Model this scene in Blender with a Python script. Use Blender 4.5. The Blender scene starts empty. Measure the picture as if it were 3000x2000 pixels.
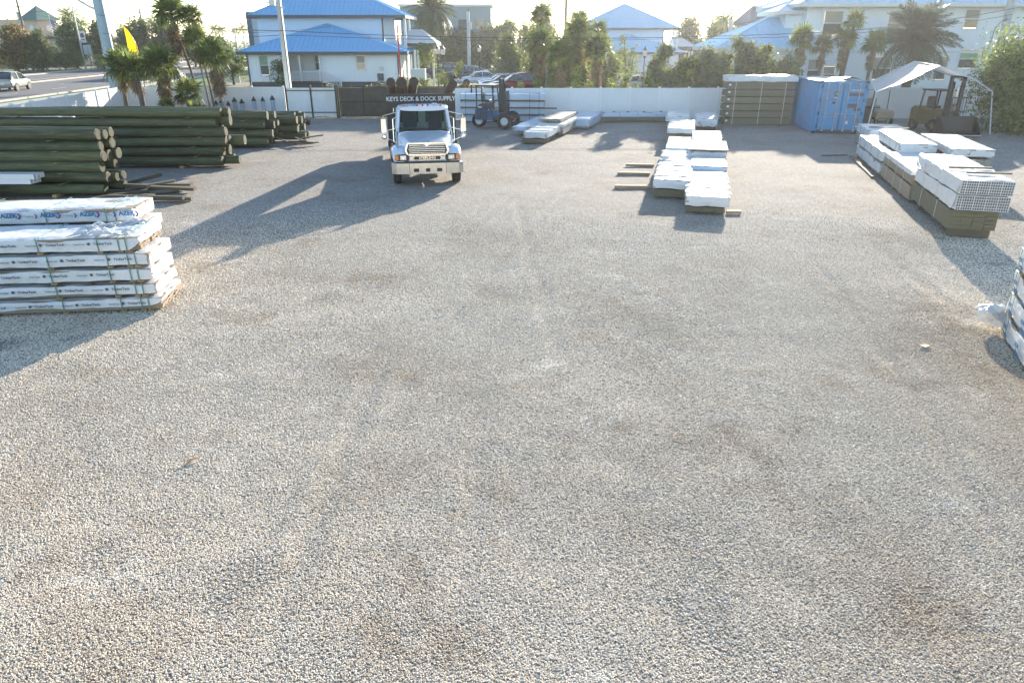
import bpy, bmesh, math, random
import numpy as np
from mathutils import Vector, Matrix, noise as mnoise
R = math.radians
scene = bpy.context.scene
COL = scene.collection

# ------------------------------------------------------------------ camera
cam_data = bpy.data.cameras.new('camera')
cam = bpy.data.objects.new('camera', cam_data)
COL.objects.link(cam)
cam.location = (0, 0, 4.5)
cam.rotation_euler = (R(90 - 23.18), 0, 0)
cam_data.sensor_width = 36
cam_data.lens = 24.72
cam_data.clip_start = 0.1
cam_data.clip_end = 6000
scene.camera = cam

# ------------------------------------------------------------------ sky and sun
SUN_AZ, SUN_EL = 20.0, 14.0          # degrees from +Y towards +X, and above the horizon
world = bpy.data.worlds.new('World')
scene.world = world
world.use_nodes = True
wn = world.node_tree
for n in list(wn.nodes): wn.nodes.remove(n)
w_out = wn.nodes.new('ShaderNodeOutputWorld')
w_bg = wn.nodes.new('ShaderNodeBackground')
w_sky = wn.nodes.new('ShaderNodeTexSky')
w_sky.sky_type = 'NISHITA'
w_sky.sun_disc = False
w_sky.sun_elevation = R(SUN_EL)
w_sky.sun_rotation = R(SUN_AZ)
w_sky.altitude = 0
w_sky.air_density = 0.85
w_sky.dust_density = 0.2
w_sky.ozone_density = 1.0
w_bg.inputs['Strength'].default_value = 0.12
wn.links.new(w_sky.outputs[0], w_bg.inputs[0])
wn.links.new(w_bg.outputs[0], w_out.inputs[0])

sun_data = bpy.data.lights.new('sun', 'SUN')
sun_data.energy = 5.0
sun_data.angle = R(0.55)
sun_data.color = (1.0, 0.90, 0.76)
sun = bpy.data.objects.new('sun', sun_data)
COL.objects.link(sun)
sdir = Vector((math.sin(R(SUN_AZ)) * math.cos(R(SUN_EL)), math.cos(R(SUN_AZ)) * math.cos(R(SUN_EL)), math.sin(R(SUN_EL))))
sun.rotation_euler = sdir.to_track_quat('Z', 'Y').to_euler()
sun.location = sdir * 80

vs = scene.view_settings
vs.view_transform = 'Standard'
vs.look = 'None'
vs.gamma = 1
vs.exposure = 1.55
vs.use_curve_mapping = False
scene.cycles.max_bounces = 6
scene.cycles.transparent_max_bounces = 6

# ------------------------------------------------------------------ helpers
def put(o, name=None, parent=None, loc=None, rot=None, scl=None):
    COL.objects.link(o)
    if parent is not None: o.parent = parent
    if loc is not None: o.location = loc
    if rot is not None: o.rotation_euler = rot
    if scl is not None: o.scale = scl
    return o

def tag(o, label=None, cat=None, group=None, kind=None):
    if label: o['label'] = label
    if cat: o['category'] = cat
    if group: o['group'] = group
    if kind: o['kind'] = kind
    return o

def thing(name, label, cat, loc=(0, 0, 0), rz=0.0, group=None):
    o = bpy.data.objects.new(name, None)
    o.empty_display_size = 0.3
    put(o, loc=loc, rot=(0, 0, rz))
    return tag(o, label, cat, group)

def inst(name, me, parent=None, loc=(0, 0, 0), rot=(0, 0, 0), scl=(1, 1, 1)):
    return put(bpy.data.objects.new(name, me), parent=parent, loc=loc, rot=rot, scl=scl)

class MB:
    """collects shapes into one mesh"""
    def __init__(s): s.v = []; s.f = []; s.m = []; s.mi = 0
    def add(s, vs_, fs):
        b = len(s.v)
        s.v.extend([tuple(p) for p in vs_])
        for f in fs:
            s.f.append(tuple(b + i for i in f)); s.m.append(s.mi)
        return s
    def box(s, c, d, rz=0.0, ch=0.0, rot=None):
        hx, hy, hz = d[0] / 2, d[1] / 2, d[2] / 2
        M = rot if rot is not None else Matrix.Rotation(rz, 3, 'Z')
        c = Vector(c)
        if ch <= 0:
            vs_ = [Vector((x, y, z)) for z in (-hz, hz) for x, y in ((-hx, -hy), (hx, -hy), (hx, hy), (-hx, hy))]
            fs = [(0, 3, 2, 1), (4, 5, 6, 7), (0, 1, 5, 4), (1, 2, 6, 5), (2, 3, 7, 6), (3, 0, 4, 7)]
        else:
            ch = min(ch, hx * .9, hy * .9, hz * .9)
            vs_ = []; 
            def ring(ix, iy, z): return [Vector((-ix, -hy + (hy - iy), z)), ]
            def oct_(ax, ay, z, k):
                return [Vector(p) for p in ((-ax + k, -ay, z), (ax - k, -ay, z), (ax, -ay + k, z), (ax, ay - k, z), (ax - k, ay, z), (-ax + k, ay, z), (-ax, ay - k, z), (-ax, -ay + k, z))]
            rings = [oct_(hx - ch, hy - ch, -hz, ch * .3), oct_(hx, hy, -hz + ch, ch * .6), oct_(hx, hy, hz - ch, ch * .6), oct_(hx - ch, hy - ch, hz, ch * .3)]
            for r in rings: vs_.extend(r)
            fs = [tuple(range(7, -1, -1)), tuple(range(24, 32))]
            for k in range(3):
                for i in range(8):
                    j = (i + 1) % 8
                    fs.append((k * 8 + i, k * 8 + j, k * 8 + 8 + j, k * 8 + 8 + i))
        return s.add([c + M @ p for p in vs_], fs)
    def cyl(s, p0, p1, r0, r1=None, n=10, caps=True):
        r1 = r0 if r1 is None else r1
        p0, p1 = Vector(p0), Vector(p1)
        ax = (p1 - p0)
        if ax.length < 1e-6: return s
        q = ax.to_track_quat('Z', 'Y').to_matrix()
        vs_ = []
        for p, r in ((p0, r0), (p1, r1)):
            for i in range(n):
                a = 2 * math.pi * (i + .5) / n
                vs_.append(p + q @ Vector((r * math.cos(a), r * math.sin(a), 0)))
        fs = [(i, (i + 1) % n, n + (i + 1) % n, n + i) for i in range(n)]
        if caps: fs += [tuple(range(n - 1, -1, -1)), tuple(range(n, 2 * n))]
        return s.add(vs_, fs)
    def tube(s, pts, r, n=8, caps=True):
        pts = [Vector(p) for p in pts]
        rs = r if isinstance(r, (list, tuple)) else [r] * len(pts)
        vs_ = []; 
        up = Vector((0, 0, 1))
        for i, p in enumerate(pts):
            t = (pts[min(i + 1, len(pts) - 1)] - pts[max(i - 1, 0)]).normalized()
            a = t.cross(up if abs(t.z) < .95 else Vector((0, 1, 0))).normalized(); b = t.cross(a).normalized()
            for k in range(n):
                w = 2 * math.pi * (k + .5) / n
                vs_.append(p + rs[i] * (math.cos(w) * a + math.sin(w) * b))
        fs = []
        for i in range(len(pts) - 1):
            for k in range(n):
                fs.append((i * n + k, (i + 1) * n + k, (i + 1) * n + (k + 1) % n, i * n + (k + 1) % n))
        if caps: fs += [tuple(range(n)), tuple(range(len(pts) * n - 1, (len(pts) - 1) * n - 1, -1))]
        return s.add(vs_, fs)
    def bar(s, p0, p1, w, h=None):
        h = w if h is None else h
        p0, p1 = Vector(p0), Vector(p1)
        t = (p1 - p0).normalized()
        a = t.cross(Vector((0, 0, 1)) if abs(t.z) < .95 else Vector((0, 1, 0))).normalized() * w / 2
        b = a.cross(t).normalized() * h / 2
        vs_ = [p + i * a + j * b for p in (p0, p1) for i, j in ((-1, -1), (1, -1), (1, 1), (-1, 1))]
        return s.add(vs_, [(0, 3, 2, 1), (4, 5, 6, 7), (0, 1, 5, 4), (1, 2, 6, 5), (2, 3, 7, 6), (3, 0, 4, 7)])
    def prism(s, pts, axis, a, b):
        """pts: 2-D outline; axis 0/1/2 = extrusion axis from a to b"""
        def mk(p, t):
            if axis == 0: return (t, p[0], p[1])
            if axis == 1: return (p[0], t, p[1])
            return (p[0], p[1], t)
        n = len(pts)
        vs_ = [mk(p, a) for p in pts] + [mk(p, b) for p in pts]
        return s.add(vs_, [tuple(range(n - 1, -1, -1)), tuple(range(n, 2 * n))] + [(i, (i + 1) % n, n + (i + 1) % n, n + i) for i in range(n)])
    def loft(s, rings, close=True, caps=True):
        n = len(rings[0]); vs_ = [p for r in rings for p in r]; fs = []
        for k in range(len(rings) - 1):
            for i in range(n if close else n - 1):
                j = (i + 1) % n
                fs.append((k * n + i, k * n + j, k * n + n + j, k * n + n + i))
        if caps: fs += [tuple(range(n - 1, -1, -1)), tuple(range((len(rings) - 1) * n, len(rings) * n))]
        return s.add(vs_, fs)
    def quad(s, *p): return s.add(p, [tuple(range(len(p)))])
    def mesh(s, name, mats, smooth=False, fix=True):
        me = bpy.data.meshes.new(name)
        me.from_pydata(s.v, [], s.f)
        mats = mats if isinstance(mats, (list, tuple)) else [mats]
        for m in mats: me.materials.append(m)
        if len(mats) > 1: me.polygons.foreach_set('material_index', s.m)
        if fix:
            bm = bmesh.new(); bm.from_mesh(me)
            bmesh.ops.recalc_face_normals(bm, faces=bm.faces)
            bm.to_mesh(me); bm.free()
        if smooth: 
            me.polygons.foreach_set('use_smooth', [True] * len(me.polygons))
            if smooth != 'all': me.set_sharp_from_angle(angle=R(40))
        me.update()
        return me
    def build(s, name, mats, parent=None, loc=(0, 0, 0), rot=(0, 0, 0), smooth=False, fix=True):
        return inst(name, s.mesh(name, mats, smooth, fix), parent, loc, rot)

# ------------------------------------------------------------------ materials
MATS = {}
def pm(name, col, rough=.6, metal=0., var=.12, vscale=3., bump=0., bscale=60., rnd=0., stretch=(1, 1, 1), coat=0., dirt=None, dirt_amt=0., spec=.5, trans=0., hue=0.):
    """procedural principled material: noise tint, optional per-object tint, bump and dirt blotches"""
    if name in MATS: return MATS[name]
    m = bpy.data.materials.new(name); m.use_nodes = True
    nt = m.node_tree; N = nt.nodes; L = nt.links
    b = N['Principled BSDF']
    tc = N.new('ShaderNodeTexCoord'); mp = N.new('ShaderNodeMapping')
    mp.inputs['Scale'].default_value = stretch
    L.new(tc.outputs['Object'], mp.inputs[0])
    no = N.new('ShaderNodeTexNoise'); no.inputs['Scale'].default_value = vscale; no.inputs['Detail'].default_value = 5; no.inputs['Roughness'].default_value = .65
    L.new(mp.outputs[0], no.inputs['Vector'])
    mr = N.new('ShaderNodeMapRange'); mr.inputs[1].default_value = .25; mr.inputs[2].default_value = .75
    mr.inputs[3].default_value = 1 - var; mr.inputs[4].default_value = 1 + var
    L.new(no.outputs[0], mr.inputs[0])
    val = mr.outputs[0]
    hs = N.new('ShaderNodeHueSaturation'); hs.inputs['Color'].default_value = (*col, 1)
    if rnd > 0 or hue > 0:
        oi = N.new('ShaderNodeObjectInfo')
        r2 = N.new('ShaderNodeMapRange'); r2.inputs[3].default_value = 1 - rnd; r2.inputs[4].default_value = 1 + rnd
        L.new(oi.outputs['Random'], r2.inputs[0])
        mu = N.new('ShaderNodeMath'); mu.operation = 'MULTIPLY'
        L.new(val, mu.inputs[0]); L.new(r2.outputs[0], mu.inputs[1]); val = mu.outputs[0]
        if hue > 0:
            r3 = N.new('ShaderNodeMath'); r3.operation = 'MULTIPLY_ADD'; r3.inputs[1].default_value = -hue * 2; r3.inputs[2].default_value = .5 + hue
            fr = N.new('ShaderNodeMath'); fr.operation = 'FRACT'
            m9 = N.new('ShaderNodeMath'); m9.operation = 'MULTIPLY'; m9.inputs[1].default_value = 7.31
            L.new(oi.outputs['Random'], m9.inputs[0]); L.new(m9.outputs[0], fr.inputs[0]); L.new(fr.outputs[0], r3.inputs[0]); L.new(r3.outputs[0], hs.inputs['Hue'])
    L.new(val, hs.inputs['Value'])
    colout = hs.outputs[0]
    if dirt is not None:
        n2 = N.new('ShaderNodeTexNoise'); n2.inputs['Scale'].default_value = vscale * .45; n2.inputs['Detail'].default_value = 8; n2.inputs['Roughness'].default_value = .7
        L.new(mp.outputs[0], n2.inputs['Vector'])
        m3 = N.new('ShaderNodeMapRange'); m3.inputs[1].default_value = .48; m3.inputs[2].default_value = .68; m3.inputs[4].default_value = dirt_amt
        L.new(n2.outputs[0], m3.inputs[0])
        mx = N.new('ShaderNodeMix'); mx.data_type = 'RGBA'; mx.inputs[7].default_value = (*dirt, 1)
        L.new(m3.outputs[0], mx.inputs[0]); L.new(colout, mx.inputs[6]); colout = mx.outputs[2]
    L.new(colout, b.inputs['Base Color'])
    b.inputs['Roughness'].default_value = rough
    b.inputs['Metallic'].default_value = metal
    b.inputs['Specular IOR Level'].default_value = spec
    if coat: b.inputs['Coat Weight'].default_value = coat; b.inputs['Coat Roughness'].default_value = .08
    if bump > 0:
        nb = N.new('ShaderNodeTexNoise'); nb.inputs['Scale'].default_value = bscale; nb.inputs['Detail'].default_value = 4
        L.new(mp.outputs[0], nb.inputs['Vector'])
        bp = N.new('ShaderNodeBump'); bp.inputs['Strength'].default_value = 1; bp.inputs['Distance'].default_value = bump
        L.new(nb.outputs[0], bp.inputs['Height']); L.new(bp.outputs[0], b.inputs['Normal'])
    if trans > 0:
        tr = N.new('ShaderNodeBsdfTranslucent'); ms = N.new('ShaderNodeMixShader'); ms.inputs[0].default_value = trans
        L.new(colout, tr.inputs['Color'])
        out = N['Material Output']
        L.new(b.outputs[0], ms.inputs[1]); L.new(tr.outputs[0], ms.inputs[2]); L.new(ms.outputs[0], out.inputs[0])
    MATS[name] = m
    return m

M_ = dict(
    vinyl=pm('white_vinyl', (.78, .80, .81), .35, var=.06, dirt=(.52, .50, .44), dirt_amt=.4, vscale=1.4, stretch=(1, 1, .35), rnd=.05),
    vinylpost=pm('white_vinyl_post', (.80, .81, .82), .35, var=.03),
    wrap=pm('white_wrap', (.72, .74, .76), .34, var=.05, bump=.03, bscale=6, stretch=(1, 1, 1), dirt=(.5, .48, .42), dirt_amt=.25, vscale=2.5, trans=.06),
    wrapb=pm('blue_white_wrap', (.52, .63, .76), .25, var=.05, bump=.010, bscale=6, vscale=2),
    clear=pm('cloudy_plastic', (.62, .64, .64), .28, var=.1, bump=.015, bscale=8, vscale=3),
    board=pm('composite_board', (.30, .235, .17), .75, var=.15, vscale=8, stretch=(1, 6, 6), rnd=.12),
    boardg=pm('grey_board', (.35, .33, .29), .8, var=.2, vscale=6, stretch=(1, 8, 8), rnd=.15),
    green_tim=pm('treated_lumber', (.17, .155, .10), .8, var=.16, vscale=5, stretch=(1, 8, 8), rnd=.14, bump=.004, bscale=40),
    newwood=pm('new_pine', (.44, .31, .18), .7, var=.15, vscale=6, stretch=(1, 8, 8), rnd=.15),
    oldwood=pm('old_lumber', (.14, .12, .085), .85, var=.3, vscale=6, stretch=(1, 9, 9), rnd=.35, bump=.004, bscale=30),
    block=pm('dunnage_block', (.34, .20, .10), .8, var=.2, rnd=.2),
    strap=pm('strap', (.12, .26, .22), .4, var=.1),
    wstrap=pm('pale_strap', (.6, .62, .6), .5, var=.1),
    log=pm('treated_log', (.082, .096, .044), .66, var=.5, vscale=4, stretch=(.5, 5, 5), rnd=.4, bump=.03, bscale=7, dirt=(.17, .16, .085), dirt_amt=.75, hue=.03),
    logend=pm('log_end', (.040, .043, .017), .8, var=.25, vscale=9, rnd=.2, bump=.004, bscale=30, dirt=(.065, .055, .025), dirt_amt=.6),
    brownlog=pm('brown_pole', (.12, .085, .055), .8, var=.3, vscale=5, stretch=(3, 3, .4), rnd=.2, bump=.01, bscale=10),
    brownend=pm('brown_pole_end', (.065, .05, .036), .85, var=.3, vscale=12),
    black=pm('black_steel', (.018, .019, .021), .45, var=.2),
    darkplas=pm('dark_plastic', (.03, .032, .035), .5, var=.2),
    rubber=pm('rubber', (.022, .022, .023), .85, var=.25, vscale=8, dirt=(.16, .14, .12), dirt_amt=.4),
    chrome=pm('chrome', (.78, .79, .8), .14, metal=1., var=.04),
    steel=pm('galvanised', (.42, .44, .46), .4, metal=.7, var=.12, vscale=6),
    bumper=pm('brushed_bumper', (.62, .59, .55), .32, metal=.9, var=.08, vscale=6, dirt=(.35, .31, .26), dirt_amt=.5),
    paintw=pm('white_truck_paint', (.64, .73, .84), .22, var=.02, coat=.8, dirt=(.5, .47, .42), dirt_amt=.15),  # white paint with the blue sky's reflection mixed into its colour
    glassd=pm('dark_glass', (.022, .035, .038), .06, var=.05, spec=.9, coat=.4),
    glassw=pm('window_glass', (.05, .075, .08), .05, var=.15, spec=.9),
    blind=pm('window_blind', (.30, .28, .24), .7, var=.1),
    red=pm('red_lens', (.5, .03, .02), .2, var=.05, coat=.6),
    amber=pm('amber_lens', (.75, .2, .02), .2, var=.05, coat=.6),
    lens=pm('clear_lens', (.62, .63, .62), .1, metal=.5, var=.1, coat=.8),
    white=pm('white_paint', (.66, .67, .67), .45, var=.03),
    siding=pm('white_siding', (.74, .78, .82), .5, var=.03, vscale=1),
    sidingb=pm('shaded_white_siding', (.52, .68, .84), .5, var=.03, vscale=1),  # white siding in shade: blue skylight put into the base colour
    roof=pm('sky_reflect_metal_roof', (.20, .50, .80), .35, var=.06, vscale=1.5, metal=.05),  # pale metal with the sky's blue reflection painted into its colour
    roofp=pm('pale_metal_roof', (.42, .65, .82), .35, var=.05, vscale=1.5, metal=.1),  # lighter version, reflected sky blue again put into the base colour
    trim=pm('dark_trim', (.035, .045, .06), .45, var=.1),
    skirt=pm('dark_skirting', (.06, .075, .09), .7, var=.15),
    contblue=pm('container_blue', (.04, .26, .52), .42, var=.12, vscale=2.2, dirt=(.15, .15, .16), dirt_amt=.7, bump=.006, bscale=9),
    liftblue=pm('forklift_blue', (.02, .09, .19), .38, var=.12, coat=.3),
    liftdark=pm('forklift_dark', (.022, .035, .04), .5, var=.15),
    yellow=pm('yellow_paint', (.15, .115, .04), .45, var=.15),
    tarp=pm('canopy_tarp', (.70, .70, .67), .5, var=.08, bump=.01, bscale=4, trans=.35, dirt=(.4, .38, .33), dirt_amt=.4),
    asphalt=pm('asphalt', (.12, .12, .125), .9, var=.12, vscale=.35, bump=.004, bscale=90),
    lotpav=pm('lot_paving', (.24, .235, .225), .9, var=.12, vscale=.3, bump=.004, bscale=90),
    concrete=pm('concrete', (.42, .40, .37), .85, var=.1, vscale=1.2, bump=.003, bscale=60),
    cpole=pm('concrete_pole', (.46, .48, .49), .7, var=.08, vscale=2),
    spole=pm('steel_pole', (.30, .38, .46), .45, metal=.4, var=.08),
    wpole=pm('wood_pole', (.16, .13, .10), .85, var=.2, stretch=(4, 4, .4)),
    wire=pm('wire', (.03, .03, .035), .5, var=.05),
    txtblue=pm('print_blue', (.03, .16, .36), .5, var=.05),
    txtpur=pm('print_purple', (.10, .05, .25), .5, var=.05),
    txtgrey=pm('print_grey', (.10, .10, .11), .5, var=.05),
    txtlite=pm('print_pale', (.34, .42, .52), .5, var=.05),
    mesh=pm('screen_mesh', (.10, .085, .062), .8, var=.35, vscale=2.5),
    leaf=pm('palm_leaf', (.175, .215, .06), .34, var=.25, vscale=2, rnd=.35, hue=.025, trans=.38),
    leafy=pm('palm_leaf_yellow', (.26, .22, .05), .55, var=.25, vscale=2, rnd=.3, hue=.02, trans=.35),
    deadleaf=pm('palm_dead_leaf', (.26, .19, .11), .8, var=.3, vscale=3, rnd=.3, trans=.2),
    date=pm('date_leaf', (.125, .145, .075), .5, var=.25, vscale=2, rnd=.3, trans=.25),
    ptrunk=pm('palm_trunk', (.17, .13, .10), .9, var=.3, vscale=6, stretch=(1, 1, 4), bump=.02, bscale=14),
    gtrunk=pm('grey_trunk', (.30, .28, .25), .9, var=.2, vscale=5, stretch=(1, 1, 3), bump=.01, bscale=14),
    bark=pm('tree_bark', (.13, .10, .075), .9, var=.3, vscale=5, bump=.015, bscale=12),
    fol1=pm('foliage_olive', (.175, .20, .06), .55, var=.4, vscale=1.2, trans=.46, rnd=.15),
    fol2=pm('foliage_green', (.13, .185, .05), .55, var=.4, vscale=1.2, trans=.46, rnd=.15),
    fol3=pm('foliage_bright', (.26, .30, .07), .5, var=.35, vscale=1.2, trans=.46, rnd=.15),
    fol4=pm('foliage_rust', (.24, .14, .035), .6, var=.4, vscale=1.0, trans=.46, rnd=.1),
    fol5=pm('foliage_grey', (.22, .24, .15), .6, var=.35, vscale=1.5, trans=.46, rnd=.1),
    grass=pm('grass', (.11, .17, .035), .8, var=.35, vscale=.8, bump=.03, bscale=30),
    earth=pm('earth_ground', (.17, .17, .10), .95, var=.35, vscale=.05, bump=.02, bscale=8),
    mulch=pm('mulch', (.07, .045, .03), .95, var=.4, vscale=4, bump=.03, bscale=25),
    stucco=pm('peach_stucco', (.55, .45, .36), .85, var=.06),
    groof=pm('green_roof', (.06, .15, .13), .6, var=.12),
)

def cab_glass():
    m = bpy.data.materials.new('cab_glass'); m.use_nodes = True; N = m.node_tree.nodes; L = m.node_tree.links
    b = N['Principled BSDF']; b.inputs['Base Color'].default_value = (.02, .03, .03, 1); b.inputs['Roughness'].default_value = .05; b.inputs['Specular IOR Level'].default_value = .8
    tr = N.new('ShaderNodeBsdfTransparent'); tr.inputs[0].default_value = (.55, .68, .64, 1); mx = N.new('ShaderNodeMixShader')
    no = N.new('ShaderNodeTexNoise'); no.inputs['Scale'].default_value = 3; mr = N.new('ShaderNodeMapRange'); mr.inputs[3].default_value = .62; mr.inputs[4].default_value = .78
    L.new(no.outputs[0], mr.inputs[0]); L.new(mr.outputs[0], mx.inputs[0]); L.new(b.outputs[0], mx.inputs[1]); L.new(tr.outputs[0], mx.inputs[2]); L.new(mx.outputs[0], N['Material Output'].inputs[0])
    return m
M_['cabglass'] = cab_glass()

TXT = {}
def text_mesh(s, size, mat, bold=0.0, ext=.002):
    k = (s, size, mat.name, bold)
    if k not in TXT:
        cu = bpy.data.curves.new('lettering', 'FONT')
        cu.body = s; cu.size = size; cu.align_x = 'CENTER'; cu.align_y = 'CENTER'; cu.extrude = ext; cu.offset = bold; cu.resolution_u = 3
        ob = bpy.data.objects.new('lettering', cu); COL.objects.link(ob)
        bpy.context.view_layer.update()
        me = bpy.data.meshes.new_from_object(ob.evaluated_get(bpy.context.evaluated_depsgraph_get()))
        me.materials.clear(); me.materials.append(mat)
        bpy.data.objects.remove(ob)
        TXT[k] = me
    return TXT[k]
FRONT = (R(90), 0, 0)     # text that faces -Y
ORD = ['first', 'second', 'third', 'fourth', 'fifth', 'sixth', 'seventh', 'eighth', 'ninth', 'tenth', 'eleventh', 'twelfth', 'thirteenth', 'fourteenth', 'fifteenth', 'sixteenth', 'seventeenth', 'eighteenth', 'nineteenth', 'twentieth']
# ------------------------------------------------------------------ ground
RUTS = [(-2.15, .02, .0, 4.0, 10.5, .6), (-.55, .02, .0, 3.5, 9.5, .35), (3.2, .32, -.006, 4.5, 17, .8), (4.9, .33, -.006, 4.5, 17, .7), (-4.6, .12, .004, 8, 23, .5), (-3.0, .12, .004, 8, 23, .5), (1.2, -.05, .0, 9, 22, .45), (7.6, .05, .0, 6.5, 15, .7), (9.2, .06, .0, 7, 15, .6), (-7.2, .2, .0, 5, 12, .5)]
def gz(x, y):
    """gentle ruts and humps of the gravel yard"""
    z = mnoise.noise(Vector((x * .35, y * .35, 3.1))) * .022 + mnoise.noise(Vector((x * 1.3, y * 1.3, 7.7))) * .012 - .012
    if y < 24:
        z += mnoise.noise(Vector((x * 3.1, y * 3.1, 2.2))) * .006
        for a, b, c, y0, y1, k in RUTS:
            if y0 < y < y1:
                d = x - (a + b * y + c * y * y) + .12 * mnoise.noise(Vector((a, y * .5, 0)))
                if abs(d) < .5:
                    f = k * min(1, (y - y0) / 1.5, (y1 - y) / 1.5)
                    z += f * (-.030 * math.exp(-(d / .11) ** 2) + .016 * math.exp(-((abs(d) - .24) / .09) ** 2))
    return z

def gravel_material(name, stones):
    m = bpy.data.materials.new(name); m.use_nodes = True
    nt = m.node_tree; N = nt.nodes; L = nt.links; b = N['Principled BSDF']
    b.inputs['Roughness'].default_value = .95; b.inputs['Specular IOR Level'].default_value = .15
    geo = N.new('ShaderNodeNewGeometry')
    big = N.new('ShaderNodeTexNoise'); big.inputs['Scale'].default_value = .33; big.inputs['Detail'].default_value = 7; big.inputs['Roughness'].default_value = .62
    L.new(geo.outputs['Position'], big.inputs['Vector'])
    rp = N.new('ShaderNodeValToRGB'); e = rp.color_ramp.elements
    e[0].position = .24; e[0].color = (.46, .405, .34, 1); e[1].position = .72; e[1].color = (.63, .595, .545, 1)
    k = rp.color_ramp.elements.new(.47); k.color = (.585, .545, .49, 1)
    L.new(big.outputs[0], rp.inputs[0])
    # pale dusty scuffs with a shape of their own
    mp = N.new('ShaderNodeMapping'); mp.inputs['Scale'].default_value = (.55, .9, 1); mp.inputs['Rotation'].default_value = (0, 0, .5)
    L.new(geo.outputs['Position'], mp.inputs[0])
    sc = N.new('ShaderNodeTexNoise'); sc.inputs['Scale'].default_value = 1.1; sc.inputs['Detail'].default_value = 6; sc.inputs['Roughness'].default_value = .7
    L.new(mp.outputs[0], sc.inputs['Vector'])
    sr = N.new('ShaderNodeMapRange'); sr.inputs[1].default_value = .59; sr.inputs[2].default_value = .72; sr.inputs[4].default_value = .9
    L.new(sc.outputs[0], sr.inputs[0])
    mx = N.new('ShaderNodeMix'); mx.data_type = 'RGBA'; mx.inputs[7].default_value = (.80, .77, .73, 1)
    L.new(sr.outputs[0], mx.inputs[0]); L.new(rp.outputs[0], mx.inputs[6])
    # damp brown stains with ragged outlines
    ms = N.new('ShaderNodeMapping'); ms.inputs['Location'].default_value = (3.7, 1.9, 0); L.new(geo.outputs['Position'], ms.inputs[0])
    sn = N.new('ShaderNodeTexNoise'); sn.inputs['Scale'].default_value = .5; sn.inputs['Detail'].default_value = 9; sn.inputs['Roughness'].default_value = .72; L.new(ms.outputs[0], sn.inputs['Vector'])
    sg = N.new('ShaderNodeMapRange'); sg.inputs[1].default_value = .54; sg.inputs[2].default_value = .70; sg.inputs[4].default_value = .62; L.new(sn.outputs[0], sg.inputs[0])
    m5 = N.new('ShaderNodeMix'); m5.data_type = 'RGBA'; m5.inputs[7].default_value = (.36, .275, .19, 1)
    L.new(sg.outputs[0], m5.inputs[0]); L.new(mx.outputs[2], m5.inputs[6])
    col = m5.outputs[2]
    if stones:
        oi = N.new('ShaderNodeObjectInfo')
        r2 = N.new('ShaderNodeValToRGB'); q = r2.color_ramp.elements
        q[0].position = 0; q[0].color = (.50, .46, .42, 1); q[1].position = 1; q[1].color = (1.35, 1.32, 1.25, 1)
        for pos, c in ((.12, (.8, .74, .66, 1)), (.4, (1.05, .99, .9, 1)), (.7, (1.2, 1.15, 1.07, 1)), (.86, (1.1, 1.12, 1.14, 1))):
            x = r2.color_ramp.elements.new(pos); x.color = c
        L.new(oi.outputs['Random'], r2.inputs[0])
        ml = N.new('ShaderNodeMix'); ml.data_type = 'RGBA'; ml.blend_type = 'MULTIPLY'; ml.inputs[0].default_value = 1
        L.new(col, ml.inputs[6]); L.new(r2.outputs[0], ml.inputs[7]); col = ml.outputs[2]
    else:
        vo = N.new('ShaderNodeTexVoronoi'); vo.inputs['Scale'].default_value = 40
        L.new(geo.outputs['Position'], vo.inputs['Vector'])
        wv = N.new('ShaderNodeRGBToBW'); L.new(vo.outputs['Color'], wv.inputs[0])
        vr = N.new('ShaderNodeMapRange'); vr.inputs[1].default_value = .15; vr.inputs[2].default_value = .85; vr.inputs[3].default_value = .68; vr.inputs[4].default_value = 1.30
        L.new(wv.outputs[0], vr.inputs[0])
        n3 = N.new('ShaderNodeTexNoise'); n3.inputs['Scale'].default_value = 6; n3.inputs['Detail'].default_value = 6; n3.inputs['Roughness'].default_value = .75
        L.new(geo.outputs['Position'], n3.inputs['Vector'])
        v3 = N.new('ShaderNodeMapRange'); v3.inputs[1].default_value = .3; v3.inputs[2].default_value = .7; v3.inputs[3].default_value = .78; v3.inputs[4].default_value = 1.2
        L.new(n3.outputs[0], v3.inputs[0])
        mm = N.new('ShaderNodeMath'); mm.operation = 'MULTIPLY'; L.new(vr.outputs[0], mm.inputs[0]); L.new(v3.outputs[0], mm.inputs[1])
        hs = N.new('ShaderNodeHueSaturation'); L.new(col, hs.inputs['Color']); L.new(mm.outputs[0], hs.inputs['Value']); col = hs.outputs[0]
        b1 = N.new('ShaderNodeBump'); b1.inputs['Strength'].default_value = .85; b1.inputs['Distance'].default_value = .010; b1.invert = True
        L.new(vo.outputs['Distance'], b1.inputs['Height'])
        b2 = N.new('ShaderNodeBump'); b2.inputs['Strength'].default_value = .8; b2.inputs['Distance'].default_value = .035
        L.new(n3.outputs[0], b2.inputs['Height']); L.new(b1.outputs[0], b2.inputs['Normal']); L.new(b2.outputs[0], b.inputs['Normal'])
    gain = N.new('ShaderNodeMix'); gain.data_type = 'RGBA'; gain.blend_type = 'MULTIPLY'; gain.inputs[0].default_value = 1
    gain.inputs[7].default_value = (1.13, 1.10, 1.04, 1) if stones else (.56, .555, .545, 1)
    L.new(col, gain.inputs[6]); out_col = gain.outputs[2]
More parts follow.
